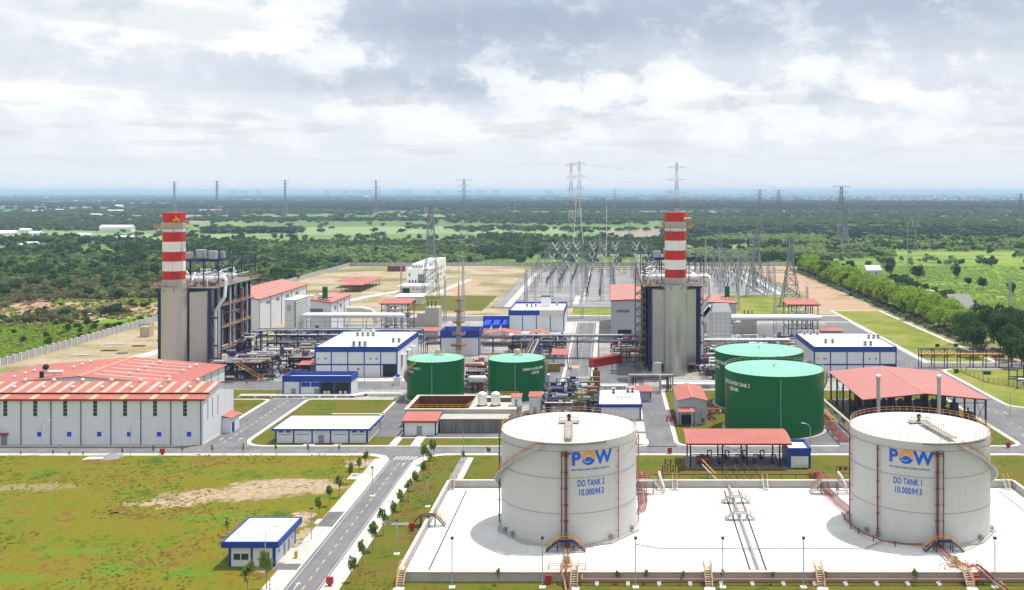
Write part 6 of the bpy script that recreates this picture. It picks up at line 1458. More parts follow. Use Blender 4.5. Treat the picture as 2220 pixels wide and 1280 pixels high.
o=MB(); x,y=G(245,1115); o.bar((x-.7,y-.3,.15),(x+.9,y+.4,.3),.16); o=o.build('timber_offcut',BLK); tag(o,'short dark piece of timber lying in the grass field','timber')
rnd=random.Random(4)
for i,(px,py,L,mt,l) in enumerate(((250,748,8,CONCL,'long pale beam, rightmost of the debris'),(235,762,6,RUST,'dark timber stack in the middle of the debris'),(172,772,7,CONCL,'pale slab at the front left of the debris'),(300,752,5,RUST,'brown log pile next to the boiler block'),(262,768,4,GSTEEL,'grey rubble heap in the debris'))):
    x,y=G(px,py); o=MB(); 
    for k in range(4): a=rnd.uniform(-.3,.3); o.bar((x-L/2+rnd.uniform(-.5,.5),y+k*.5,.2+.1*(k%2)),(x+L/2,y+k*.5+a*2,.3),.22)
    o=o.build('scrap_pile',mt); tag(o,l+' by the boundary wall','debris')
x,y=G(318,730); o=thing('scaffold_platform','tan box tank with rail standing on the sand left of the left boiler block','tank',(x,y,0)); MB().box(x-2.2,x+2.2,y-2,y+2,0,4.6).build('body',TAN,o); q=MB(); railing(q,[(x-2.4,y-2.2,4.6),(x+2.4,y-2.2,4.6),(x+2.4,y+2.2,4.6),(x-2.4,y+2.2,4.6),(x-2.4,y-2.2,4.6)],1,.08); q.build('railing',DSTEEL,o)
# ================================================================= PEOPLE
def person(x,y,rz,label,shirt,src=None):
    t=thing('person',label,'person',(x,y,0.07),'people walking on site'); 
    if 'body_mesh' not in PROTO:
        me=bpy.data.meshes.new('person_body')
        V=[(0,0,.95),(0,0,1.15),(0,0,1.38),(0,0,1.5),(0,-.02,1.62),(0,-.01,1.72),(-.19,0,1.4),(-.26,.02,1.13),(-.25,-.08,.9),(.19,0,1.4),(.26,-.02,1.13),(.25,-.12,.92),(-.1,0,.9),(-.11,-.12,.5),(-.11,-.16,.08),(-.11,-.28,.04),(.1,0,.9),(.11,.05,.5),(.11,.16,.1),(.11,.05,.04),(-.25,-.12,.82),(.25,-.16,.84)]
        E_=[(0,1),(1,2),(2,3),(3,4),(4,5),(2,6),(6,7),(7,8),(8,20),(2,9),(9,10),(10,11),(11,21),(0,12),(12,13),(13,14),(14,15),(0,16),(16,17),(17,18),(18,19)]
        rad=[.14,.13,.15,.06,.09,.075,.07,.05,.035,.07,.05,.035,.1,.065,.045,.04,.1,.065,.045,.04,.04,.04]
        me.from_pydata(V,E_,[]); o=bpy.data.objects.new('b',me); scene.collection.objects.link(o)
        md=o.modifiers.new('s','SKIN'); 
        for i,r in enumerate(rad): me.skin_vertices[0].data[i].radius=(r,r)
        me.skin_vertices[0].data[0].use_root=True
        o.modifiers.new('u','SUBSURF').levels=1
        dg=bpy.context.evaluated_depsgraph_get(); m2=bpy.data.meshes.new_from_object(o.evaluated_get(dg)); bpy.data.objects.remove(o)
        m2.materials.clear(); sk=paint('skin_and_trousers',(.12,.09,.08),.7); m2.materials.append(sk); m2.name='person_body'; PROTO['body_mesh']=m2
    b_=bpy.data.objects.new('body',PROTO['body_mesh']); scene.collection.objects.link(b_); b_.parent=t
    q=MB(); q.cyl(0,0,.98,1.46,.2,10,r2=.17); q.add([],[]); o=q.v; q.v=[(x_+t.location.x,y_*.75+t.location.y,z_+t.location.z) for x_,y_,z_ in o]; q.build('shirt',shirt,t)
    q=MB().ball((t.location.x,t.location.y-.01,t.location.z+1.72),.12,8,5,sz=.7); q.build('helmet',LINEY,t); t.rotation_euler=(0,0,rz)
for px,py,rz,l,s in ((1233,806,.2,'person in dark clothes walking on the central road, left of two',BLK),(1238,806,-.1,'person in dark clothes walking on the central road, right of two',NAVY),(535,836,1.0,'person in dark clothes on the pavement right of the rear warehouse',DSTEEL),(1567,972,1.3,'person in pale shirt walking behind the curved red shelter',AC)):
    x,y=G(px,py); person(x,y,rz,l,s)
# ================================================================= PYLONS AND SWITCHYARD
def lattice(mb,x,y,z0,z1,w0,w1,n,r=.1,m=0):
    for k in range(n):
        f0,f1=k/n,(k+1)/n; a=w0+(w1-w0)*f0; b=w0+(w1-w0)*f1; za=z0+(z1-z0)*f0; zb=z0+(z1-z0)*f1
        A=[(x+sx*a/2,y+sy*a/2,za) for sx,sy in ((-1,-1),(1,-1),(1,1),(-1,1))]; B=[(x+sx*b/2,y+sy*b/2,zb) for sx,sy in ((-1,-1),(1,-1),(1,1),(-1,1))]
        for i in range(4):
            j=(i+1)%4; mb.bar(A[i],B[i],r*1.5,4,m,False); mb.bar(A[i],B[j],r,4,m,False); mb.bar(A[j],B[i],r,4,m,False); mb.bar(B[i],B[j],r,4,m,False)
GALVL=paint('galvanised_lattice',(.23,.245,.27),.45,metal=.15,var=.1); PYM=[GALVL,paint('faded_tower_red',(.34,.10,.10),.6),paint('faded_tower_white',(.58,.58,.60),.6)]
def pylon(x,y,h,wb,arms,label,group,ww=2.0,n=9,band=False,r=.12,waist=.45,rz=0,heads=0,cat='pylon'):
    t=thing('transmission_tower',label,cat,(x,y,0),group)
    m=MB(); zw=h*waist; lattice(m,x,y,0,zw,wb,ww*1.5,max(3,n//2),r)
    if band:
        q=6
        for k in range(q): lattice(m,x,y,zw+(h-zw)*k/q,zw+(h-zw)*(k+1)/q,ww*(1.5-.9*k/q),ww*(1.5-.9*(k+1)/q),2,r,1+(k+1)%2)
    else: lattice(m,x,y,zw,h,ww*1.5,ww*.7,n-n//2+1,r)
    m.build('mast_lattice',PYM,t)
    for za,L in arms:
        z=h*za; m=MB(); 
        for s in (-1,1):
            for yy in (-.6,.6): m.bar((x+s*ww*.4,y+yy,z+1.2),(x+s*L,y,z),r*.9,4,0,False); m.bar((x+s*ww*.4,y+yy,z-.6),(x+s*L,y,z),r*.9,4,0,False)
            for k in (1,2,3): f=k/4; m.bar((x+s*(ww*.4+(L-ww*.4)*f),y,z+1.2*(1-f)),(x+s*(ww*.4+(L-ww*.4)*f),y,z-.6*(1-f)),r*.7,4,0,False)
        m.build('cross_arm',GALVL,t)
        q=MB(); [q.bar((x+s*L*f,y,z-.1),(x+s*L*f,y,z-2.6),.14,6) for s in (-1,1) for f in (.97,.6)]; q.build('insulator',GLASSI,t)
    t.rotation_euler=(0,0,0); return t
A3=[(.70,9),(.82,8),(.95,9)]
pylon(PX(1238,905),905,91,8,[(.62,4.5),(.74,4.5),(.86,4.5),(.985,5)],'very tall red and white lattice tower behind the switchyard, left of the pair','tall twin towers',ww=2.6,n=14,band=True,r=.11)
pylon(PX(1256,925),925,93,8,[(.62,5),(.74,5),(.86,5),(.985,6)],'very tall red and white lattice tower behind the switchyard, right of the pair','tall twin towers',ww=2.6,n=14,band=True,r=.11)
pylon(PX(1467,940),940,92.5,8,[(.70,8),(.83,8),(.955,8)],'very tall red and white lattice tower rising just above the right-hand banded stack',None,ww=2.5,n=14,band=True,r=.11)
pylon(PX(934,628),628,58,10,[(.97,4)],'spread-legged lattice tower standing in front of the white office block',None,ww=3.4,n=10,r=.15,waist=.5)
pylon(PX(1640,640),640,42,12,[(.97,5),(.85,4)],'broad lattice tower with splayed legs on the lime grass right of the right-hand stack',None,ww=3,n=8,r=.16,waist=.55)
pylon(PX(1714,585),585,40,11,[(.97,4)],'narrow-topped white lattice tower at the edge of the reddish soil on the right',None,ww=2.2,n=8,r=.2,waist=.6)
pylon(PX(1824,1265),1265,72,11,[(.78,10),(.90,8),(1.0,12)],'tall lattice pylon beyond the line of bright green trees on the right',None,ww=3.6,n=12,r=.22)
pylon(PX(1832,1180),1180,48,10,[(.6,9),(.75,8),(.9,7)],'lower lattice pylon with many arms just in front of the tall one on the right',None,ww=3,n=9,r=.2)
far=[(1647,1500,68,'left of the two thin far pylons right of the right-hand stack'),(1688,1560,68,'right of the two thin far pylons right of the right-hand stack'),(1006,1330,82,'between the white office block and the tall twin towers'),(1110,1440,50,'short one left of the tall twin towers, before the green field'),(815,2600,94,'above the far woods, left of centre'),(618,2650,95,'above the far woods, right of the left-hand stack'),(470,2750,94,'faint, just right of the left-hand stack'),(378,2800,93,'faint, right above the left-hand stack'),(1308,2100,52,'small one right of the tall twin towers'),(1333,3300,74,'faint and small, farther right of the twin towers'),(2213,1500,62,'at the right edge of the picture'),(1985,1130,36,'short and faint, beyond the open green field on the right'),(1560,1050,50,'half hidden, just right of the right-hand stack'),(1365,1250,45,'short one just left of the right-hand stack')]
for px,Y,h,l in far:
    pylon(PX(px,Y),Y,h,h*.13,[(.80,h*.11),(.90,h*.10),(.985,h*.14)],'distant lattice pylon, '+l,'distant pylons',ww=min(3.0,h*.04),n=8,r=.14 if Y<1600 else .26)
for i,(px,yb,yt,l) in enumerate(((1004,690,545,'slim lattice lightning mast right of the communications mast'),(870,640,560,'slim lattice mast in front of the left end of the white office block'),(1140,655,583,'slim post at the near left corner of the switchyard'),(2190,690,590,'slim lattice mast beside the grey yard at far right'),(1968,615,480,'slim dark pole among the trees beyond the tree line'),(1315,600,445,'slim pale pole standing in the switchyard'),(1680,690,600,'slim lattice mast left of the right red-roofed pipe tower'),(1601,672,612,'slim post on the lime grass'),(1750,690,610,'slim lattice mast behind the right red-roofed pipe tower'),(1160,655,590,'second slim post at the near left corner of the switchyard'),(1238,665,575,'slim lattice mast at the front of the left switchyard half'),(1262,690,560,'slim lattice mast right of centre at the front switchyard fence'),(1300,640,470,'tall slim lattice mast in the middle of the left switchyard half'),(1560,640,520,'slim lattice mast at the left of the right switchyard half'),(1600,640,540,'slim lattice mast in the right switchyard half'),(1530,640,500,'slim lattice mast just right of the right-hand stack'),(965,700,590,'slim lattice mast between the left pipe tower and the communications mast'))):
    Y=YG(yb); x=PX(px,Y); z=ZP(yt,Y); t=thing('lightning_mast',l,'mast',(x,Y,0),'slim lightning masts'); m=MB()
    if i in (4,5): m.bar((x,Y,0),(x,Y,z),.28 if i==5 else .22,8)
    else: lattice(m,x,Y,0,z*.85,1.5,.7,int(z/3)+2,.07); m.bar((x,Y,z*.85),(x,Y,z),.08)
    m.build('mast',CCAP if i==5 else GALV,t)
# gantries
def gantry(x0,x1,y,h,nb,label):
    t=thing('gantry',label,'gantry',((x0+x1)/2,y,0),'lattice gantries of the switchyard')
    for k in range(nb+1):
        x=x0+(x1-x0)*k/nb; m=MB(); lattice(m,x,y,0,h,2.1,1.2,int(h/2.5),.065); m.build('post',GALVL,t)
    m=MB()
    for yy in (-.5,.5):
        for z in (h-.1,h-1.3): m.bar((x0,y+yy,z),(x1,y+yy,z),.13)
    n=int((x1-x0)/2)
    for k in range(n): a=x0+(x1-x0)*k/n; b_=x0+(x1-x0)*(k+1)/n; m.bar((a,y-.5,h-.1 if k%2 else h-1.3),(b_,y-.5,h-1.3 if k%2 else h-.1),.06,4,0,False)
    m.build('beam',GALVL,t)
for a in ((-50,-4,612,19,3,'nearest gantry at the front left of the switchyard'),(-50,36,700,17.5,5,'second gantry row in the left half of the switchyard'),(-54,36,775,20,5,'third gantry row in the left half of the switchyard'),(-52,38,828,20,6,'slim gantry row just before the rear one at left'),(-50,36,665,16,5,'low gantry row behind the nearest one at left'),(74,116,665,14,4,'low gantry row at the near edge of the right switchyard'),(74,116,815,17,4,'slim gantry row before the rear one at right'),(74,116,740,15,4,'slim gantry row between front and middle ones at right'),(-50,36,848,22,5,'rear gantry row in the left half of the switchyard'),(-14,38,640,18,3,'front right gantry of the left switchyard half'),(-50,36,738,18,5,'slender gantry row between the second and third ones at left'),(-40,30,810,27,4,'tallest gantry row in the left half of the switchyard'),(74,114,700,14,3,'front gantry row in the right half of the switchyard'),(74,116,780,16,3,'middle gantry row in the right half of the switchyard'),(72,118,846,18,3,'rear gantry row in the right half of the switchyard')): gantry(*a)
v0=None; cnt=0
for y,h in ((775,19.8),(848,21.8),(810,26.8),(700,17.3)):
    for x in (-43,-34,-26,-13,-4,5,22,30):
        if y==810 and x>25: continue
        if v0 is None:
            v0=thing('insulator_string','x','insulator',(x,y,h),'hanging pale insulator strings'); m=MB(); [m.bar((x+s*2.6,y,h-1.3),(x,y,h-5.0),.28,6) for s in (-1,1)]; m.build('v_string',GLASSI,v0); m=MB(); m.path([(x,y,h-5),(x+.6,y+4,h-7.5),(x+1.0,y+9,h-8.4),(x+1.2,y+15,h-7.5)],.14,5); m.build('dropper',GLASSI,v0); o=v0
        else: o=copy_tree(v0,(x,y,h))
        mark(o,'pale V-shaped insulators on the %s gantry beam of the left switchyard'%{775:'third',848:'rear',810:'tallest',700:'second'}[y])
b0=None; rnd=random.Random(8)
def halves(m):
    "the two columns of the twin apparatus as two builders"
    h=len(m.f)//2; out=[]
    for fs in (m.f[:h],m.f[h:]):
        ids=sorted({i for f in fs for i in f}); mp={a:b for b,a in enumerate(ids)}; q=MB(); q.v=[m.v[i] for i in ids]; q.f=[tuple(mp[i] for i in f) for f in fs]; q.mi=[0]*len(q.f); q.sm=True; out.append(q)
    return out
def apparatus(x,y,kind,lab):
    key='app%d'%kind
    if key not in PROTO:
        t=thing('switchgear_unit','x','switchgear',(x,y,.05),'dark switchgear units in the switchyard')
        m=MB(); [m.bar((x+sx*.6,y+sy*.6,0),(x+sx*.35,y+sy*.35,3.0),.09) for sx in (-1,1) for sy in (-1,1)]; m.bar((x-.6,y,2.9),(x+.6,y,2.9),.14); m.build('support_frame',GALV,t)
        m=MB()
        if kind==0: 
            for k in range(5): m.cyl(x,y,3.0+k*.72,3.0+k*.72+.62,.52,10,r2=.40)
        elif kind==1:
            for k in range(4): m.cyl(x,y,3.0+k*.6,3.0+k*.6+.52,.36,8,r2=.28)
            m.bar((x-.1,y-1.3,5.6),(x-.1,y+1.3,5.6),.26,8)
        else:
            for s in (-1.2,1.2):
                for k in range(3): m.cyl(x,y+s,3.0+k*.6,3.0+k*.6+.5,.26,8,r2=.2)
        (m.build('porcelain_column',PORC,t) if kind<2 else [MBsub.build('porcelain_column',PORC,t) for MBsub in halves(m)])
        m=MB(); m.bar((x,y-1.3,5.1 if kind==2 else 6.7 if kind==0 else 5.6),(x,y+1.3,5.1 if kind==2 else 6.7 if kind==0 else 5.6),.08); m.build('contact_arm',GALV,t); PROTO[key]=t
    else: t=copy_tree(PROTO[key],(x,y,.05))
    mark(t,lab,'y')
for ci,x in enumerate((-43,-34,-26,-13.5,-5.5,3.5,22,30)):
    y0_=612 if 3<=ci<=4 else 695
    nm=['first','second','third','fourth','fifth','sixth','seventh','eighth'][ci]
    y=y0_
    while y<845:
        apparatus(x,y,(int(y)//13+ci)%3,'dark switchgear units in the %s line of the left switchyard'%nm); y+=rnd.choice((9,11,14))
for ci,x in enumerate((77,83,90,97,103,110)):
    nm=['first','second','third','fourth','fifth','sixth'][ci]
    for y in range(660,846,20): apparatus(x+rnd.uniform(-.5,.5),y+ci*2,(y//20+ci)%3,'dark switchgear units in the %s line of the right switchyard'%nm)
m=MB()
for ci,x in enumerate((-43,-34,-26,-13.5,-5.5,3.5)):
    for y in range(620 if ci in(3,4) else 700,845,11): m.sheet(x-3.0,x+4.2,y,y+1.0,.062)
struct('cable_trench_cover',m,PAVE); struct('cable_trench_apron',MB().sheet(-21,-18,592,640,.068),CONCL)
t=thing('switchyard_fence','low grey fence round the switchyard','fence',(0,574,0))
m=MB(); m.box(-66,71,573.4,573.6,0,.5).box(-66.2,-66,573.6,852,0,.5).box(118,118.2,645,852,0,.5); m.build('base_wall',CONC,t)
m=MB()
for x in range(-66,72,4): m.bar((x,573.5,.5),(x,573.5,2.3),.06)
for y in range(576,852,5): m.bar((-66.1,y,.5),(-66.1,y,2.3),.06); 
for z in (1.1,1.7,2.3): m.bar((-66,573.5,z),(71,573.5,z),.035); m.bar((-66.1,574,z),(-66.1,852,z),.05)
m.build('rail_panel',GALV,t)
# cables
def cable(a,b_,sag,label,r=.07,n=14,mat=GALV):
    a=Vector(a); b_=Vector(b_); P=[]
    for k in range(n+1): f=k/n; p=a*(1-f)+b_*f; P.append((p.x,p.y,p.z-4*sag*f*(1-f)))
    m=MB(); [m.bar(p,q,r,4,0,False) for p,q in zip(P,P[1:])]; o=m.build('power_line',mat); tag(recentre(o,tuple(a)),label,'power line','overhead lines'); mark(o,label,'z')
P1=(PX(1467,940),940); 
k=0
for za in (65,77,88.5):
    for s in (-7.5,7.5): cable((P1[0]+s,940,za),(PX(1824,1265)+s,1265,60+za*.12),9,'overhead lines swinging right from the tower above the right-hand stack',.07)
    cable((P1[0]-7.5,940,za),(PX(1256,925)+4,925,za+2),3,'overhead lines between the tall twin towers and that stack tower',.06)
for za in (38,34): 
    for s in (-4,4): cable((PX(1640,640)+s,640,za),(PX(2100,600)+s,620,za-14),4,'overhead lines running right from the broad tower above the trees',.06)
for s in (-3,0,3): cable((PX(934,628)+s,628,55),(-100+s*4,775,24),6,'slack lines dropping from the spread-legged tower by the white office',.09)
for s in (-3,0,3): cable((PX(1640,640)+s,640,38),(92+s*3,780,17),3,'slack lines dropping from the broad tower to the right switchyard',.08)
for s in (0,3): cable((PX(1250,915)+s,905,60),(-30+s*3,848,22),5,'slack lines dropping from the twin towers to the rear gantry',.10,mat=GLASSI)
# ================================================================= FAR HOUSES, TOWN, SKYLINE
rnd=random.Random(31)
ROOFG=paint('weathered_grey_roof',(.20,.20,.20),.7,var=.15,scale=.5,dirt=(.42,.41,.39)); RW=paint('far_white_roof',(.70,.72,.74),.6); RT=paint('far_tile_roof',(.50,.30,.24),.7)
def house(px,py,w_,d,h,label,roof=RW,wall=SIGNW,group='small houses among the trees beyond the site'):
    x,y=G(px,py,-.3); t=thing('house',label,'house',(x,y,-.3),group)
    MB().box(x-w_/2,x+w_/2,y,y+d,-.3,h).build('wall',wall,t)
    MB().add([(x-w_/2-.5,y-.5,h),(x+w_/2+.5,y-.5,h),(x+w_/2+.5,y+d+.5,h),(x-w_/2-.5,y+d+.5,h),(x-w_/2-.5,y+d/2,h+d*.28),(x+w_/2+.5,y+d/2,h+d*.28)],[(0,1,5,4),(2,3,4,5),(1,2,5),(3,0,4),(0,3,2,1)]).build('roof',roof,t)
    m=MB(); n=max(1,int(w_/5)); [m.box(x-w_/2+1.5+k*5,x-w_/2+2.7+k*5,y-.06,y-.01,.8,2.1) for k in range(n)]; m.build('window',GLS,t)
hs=[(12,512,26,14,4,'at the left edge, blue-white'),(52,505,16,10,4,'next to the one at the left edge'),(22,521,12,9,3,'low, at the left edge'),(75,512,15,10,4,'pale-gabled, behind the left trees'),(180,516,18,9,4,'with long pale roof in the trees left of the stack'),(250,503,52,14,7,'very long shed left of the stack'),(258,526,14,11,4,'first of two with pale gables left of the stack'),(271,526,17,12,5,'second of two with pale gables left of the stack'),(65,535,14,9,3,'low, at the lower edge of the left village'),(45,538,9,8,3,'tiny, at the lower edge of the left village'),(80,462,30,12,5,'pale far one in the upper left'),(127,460,26,12,6,'second pale far one in the upper left'),(238,462,22,12,6,'pale far one above the long shed'),(255,462,30,12,6,'wider pale far one above the long shed'),(205,469,24,9,4,'low row with pale roofs left of the stack'),(222,470,22,9,4,'second low row with pale roofs left of the stack'),(100,430,40,20,6,'very faint far one in the upper left'),(257,449,30,14,5,'faint far one over the left woods'),(467,461,34,14,6,'with reddish roof right of the left stack'),(438,461,22,12,5,'white far one right of the left stack'),(1110,550,15,9,3.2,'grey one by the clearing behind the sandy ground'),(1083,552,7,6,3,'small white one by the same clearing'),(795,428,55,20,7,'faint far one above the dark woods')]
for px,py,w_,d,h,l in hs: house(px,py,w_,d,h,'small house '+l,RT if 'reddish' in l else RW)
for px,py,w_,d,h,l,rf,wl in ((1895,598,11,12,4,'white block-like shed with pale roof just beyond the bright green trees',RW,WHITE),(2098,690,11,30,2.4,'long grey-roofed shed beyond the trees at far right',ROOFG,DCONC),(2008,655,11,12,3,'pale-roofed low shed just behind the bright green trees',CONCL,CONC),(1990,652,5,6,3,'little brick-red hut just behind the bright green trees',RT,RT)):
    house(px,py,w_,d,h,l,rf,wl,'sheds beyond the tree line')
struct('grey_yard',MB().sheet(185,300,478,505,-.27),GRAV)
def far_town(name,label,regions,n,mats,seed):
    rr_=random.Random(seed); m=MB()
    for k in range(n):
        a,b_,c,d=regions[k%len(regions)]; px=rr_.uniform(a,b_); py=rr_.uniform(c,d); x,y=G(px,py); s=y/7000; w_=rr_.uniform(8,26)*s; h=rr_.uniform(4,11)*max(1,s*.9); dd=rr_.uniform(8,20)*s
        m.box(x-w_/2,x+w_/2,y,y+dd,-.3,h,rr_.randrange(len(mats)))
    o=m.build(name,mats); o['kind']='stuff'; o['label']=label; o['category']='town'
far_town('distant_town','pale far-off town stretched below the horizon on the right',[(1480,2220,424,431),(1700,2220,427,436),(1240,1700,421,428),(1900,2220,430,438)],900,[RW,SIGNW,RT,CCAP,GREYW],3)
far_town('distant_village','scattered far pale roofs below the horizon in the middle and left',[(900,1240,419,424),(600,1100,417.5,420),(0,500,425,460)],150,[RW,CCAP,GREYW],4)
for i,(px,py,w_,l) in enumerate(((1900,426,260,'left'),(2000,425,200,'middle'),(2115,427,190,'right'))):
    x,y=G(px,py); o=MB().box(x-w_,x+w_,y,y+120,0,24).build('factory_hall',RW); tag(recentre(o,(x,y,0)),'very long pale far-off factory roof near the right horizon, the %s one'%l,'building','far factory roofs')
HIGHR=paint('tower_haze_tint',(.50,.55,.62),.8,var=.05)  # haze blue-grey put into the wall colour so the blocks look faint
sk=[(708,404,26),(748,405,30),(768,406,20),(785,402,30),(800,402,30),(820,403,22),(870,405,26),(885,407,24),(1044,406,40),(1075,409,30),(1190,409,34),(1450,411,30),(528,403,34),(505,409,30),(560,409,24),(950,408,20)]
for i,(px,py,w_) in enumerate(sk):
    Y=17000+ (i*177)%900; x=PX(px,Y); z=82+(i*5)%12; m=MB().box(x-w_*1.6,x+w_*.6,Y,Y+90,0,z).box(x+w_*.61,x+w_*2.0,Y+10,Y+80,0,z*.93); o=m.build('high_rise_block',HIGHR); tag(recentre(o,(x,Y,0)),'x','building','high-rise blocks on the skyline'); mark(o,'faint high-rise blocks on the hazy skyline')
# ================================================================= VEGETATION
def crown(seed,lobes,nq,q,flat=.8,skirt=0.0):
    "leaf-clump quads over several overlapping lobes; unit-size crown centred on the origin"
    g=np.random.default_rng(seed); L=[]
    for k in range(lobes):
        a=g.uniform(0,6.283); rr_=g.uniform(.15,.62) if k else 0; L.append((rr_*math.cos(a),rr_*math.sin(a),g.uniform(-.35,.5)*flat,g.uniform(.34,.58)))
    L=np.array(L); idx=g.integers(0,lobes,nq); c=L[idx,:3]; r=L[idx,3:4]
    d=g.normal(size=(nq,3)); d[:,2]=d[:,2]*.8+.25; d/=np.linalg.norm(d,axis=1,keepdims=True)
    rad=r*g.uniform(.55,1.08,(nq,1)); p=c+d*rad*np.array([1,1,flat])
    nrm=d+g.normal(size=(nq,3))*.55; nrm/=np.linalg.norm(nrm,axis=1,keepdims=True)
    up=g.normal(size=(nq,3)); u=np.cross(nrm,up); u/=np.linalg.norm(u,axis=1,keepdims=True)+1e-9; v=np.cross(nrm,u)
    s=q*g.uniform(.6,1.35,(nq,1)); e=s*g.uniform(.6,1.1,(nq,1))
    V=np.stack([p-u*s-v*e*.6,p+u*s*.7-v*e,p+u*s+v*e*.7,p-u*s*.6+v*e],1).reshape(-1,3)
    return V
def mesh_from(V,name,mat,mi=None):
    n=len(V)//4; me=bpy.data.meshes.new(name); me.vertices.add(len(V)); me.vertices.foreach_set('co',V.astype(np.float32).ravel())
    me.loops.add(4*n); me.loops.foreach_set('vertex_index',np.arange(4*n,dtype=np.int32)); me.polygons.add(n); me.polygons.foreach_set('loop_start',np.arange(0,4*n,4,dtype=np.int32))
    mats=mat if isinstance(mat,(list,tuple)) else [mat]
    for m_ in mats: me.materials.append(m_)
    if mi is not None: me.polygons.foreach_set('material_index',mi.astype(np.int32))
    me.update(calc_edges=True); return me
def mkobj(name,me,parent=None,loc=(0,0,0)):
    o=bpy.data.objects.new(name,me); scene.collection.objects.link(o); o.parent=parent; o.location=loc; return o
def scatter(name,label,cat,bases,pts,mats):
    "pts: list of (x,y,z,sx,sz,mat index) ; joined leaf masses"
    g=np.random.default_rng(5); out=[]; mi=[]
    for (x,y,z,sx,sz,k) in pts:
        B=bases[g.integers(len(bases))]; a=g.uniform(0,6.283); c,s=math.cos(a),math.sin(a)
        X=(B[:,0]*c-B[:,1]*s)*sx+x; Y=(B[:,0]*s+B[:,1]*c)*sx+y; Z=B[:,2]*sz+z
        out.append(np.stack([X,Y,Z],1)); mi.append(np.full(len(B)//4,k))
    o=mkobj(name,mesh_from(np.concatenate(out),name,mats,np.concatenate(mi))); o['kind']='stuff'; o['label']=label; o['category']=cat; return o
HB=[crown(k,6,85,.24,.85) for k in range(6)]
MBs=[crown(20+k,5,44,.32,.85) for k in range(6)]
LB=[crown(40+k,5,20,.45,.8) for k in range(6)]
def nz(x,y,s,o=0): return mnoise.noise((x*s+o,y*s-o,o*.37))
WM=[LEAFW,LEAFP,LEAFO,LEAFD,LEAF]
rnd=random.Random(77)
near=[];mid=[];farp=[];vfar=[]
def inview(x,y,m=60): px=CX+F*x/y; return -m<px<2220+m
# left of the boundary wall
y=430.
while y<1060:
    x=-.62*y-20
    while x<-234:
        xx=x+rnd.uniform(-2.5,2.5); yy=y+rnd.uniform(-2.5,2.5); n1=nz(xx,yy,.012,3); n2=nz(xx,yy,.05,9)
        edge=622+nz(xx,0,.02,5)*30-(12 if xx<-330 else 0)
        if yy>edge: p=.93 if yy<985 else .55
        elif xx<-345 and yy>575: p=.8
        elif yy<500: p=.03+.2*max(0,n2)
        else: p=.02+.12*max(0,n2)
        if -306<xx<-258 and 505<yy<548: p=max(p,.85*(n2>-.15))
        if yy>800 and n1>.2: p*=.55
        if rnd.random()<p and inview(xx,yy):
            q=rnd.random()+n1*.8; k=2 if (yy<735 and q<.75) else (1 if q>.42 else (0 if q>.02 else 3))
            h=rnd.uniform(2.0,3.3)*(1.2 if k in(0,3) else .9)
            if rnd.random()<.06: h*=1.6; k=3
            if p<.3: h*=.6; k=4 if rnd.random()<.7 else 2
            near.append((xx,yy,h*.85-.3,h*rnd.uniform(.95,1.25),h,k))
        x+=4.6 if y<800 else 5.4
    y+=4.4 if y<800 else 5.5
# behind the rear wall
y=903.
while y<1420:
    x=-.52*y if y<1060 else -.64*y
    while x<.44*y+20:
        xx=x+rnd.uniform(-3,3); yy=y+rnd.uniform(-3,3); px=CX+F*xx/yy; n1=nz(xx,yy,.008,13); n2=nz(xx,yy,.04,19); p=.03; k=0; hm=1
        if yy<1060 and px<545: p=0
        elif px<560: p=(.55 if n1>.0 else .07) if yy<1330 else .05; k=3 if n2<.1 else 0; hm=1.15
        elif px<1040:
            p=.93 if yy<1240+nz(xx,0,.01)*60 else .06
            if n1>.22 and yy<1200: p*=.15
            k=1 if (n1>-.2 and yy<1160 and rnd.random()<.7) else (3 if n2<-.1 else 0)
            if px<620 and yy>1150: p*=.4
        elif px<1450:
            p=.05 if yy<1075 else (.95 if yy<1290 else .05); k=3 if n2<.15 else 0
            if yy<1250 and px>1360: k=4
            if px<1150 and yy>990: p=.9
            hm=1.2
        elif px<1790: p=.85 if n1*.7+n2*.5>-.02 else .06; k=3 if n1<.0 else 1
        else: p=.9 if n1+n2*.4>(.22 if yy<1080 else .02) else .02; k=3 if n2<0.05 else 1; hm=.8
        if xx>165 and yy<1000: p=min(p,.12)
        if rnd.random()<p and inview(xx,yy):
            h=rnd.uniform(3.2,5.2)*hm; mid.append((xx,yy,h*.85-.3,h*rnd.uniform(1.0,1.3),h,k))
        x+=7.0
    y+=7.0
# right-hand country
y=380.
while y<905:
    x=176
    while x<.42*y+20 or x<.42*y:
        xx=x+rnd.uniform(-3,3); yy=y+rnd.uniform(-3,3); n2=nz(xx,yy,.035,29); p=.004+.4*max(0,n2-.36)
        if 585<yy<770 and abs(xx-209-(yy-600)*.02)<3.4: p=1
        if yy<545 and xx<200 and yy>525: p=.4
        if rnd.random()<p and inview(xx,yy): h=rnd.uniform(1.4,3.2); near.append((xx,yy,h*.8-.3,h*1.15,h,3 if rnd.random()<.5 else 4))
        x+=5.5
    y+=5.5
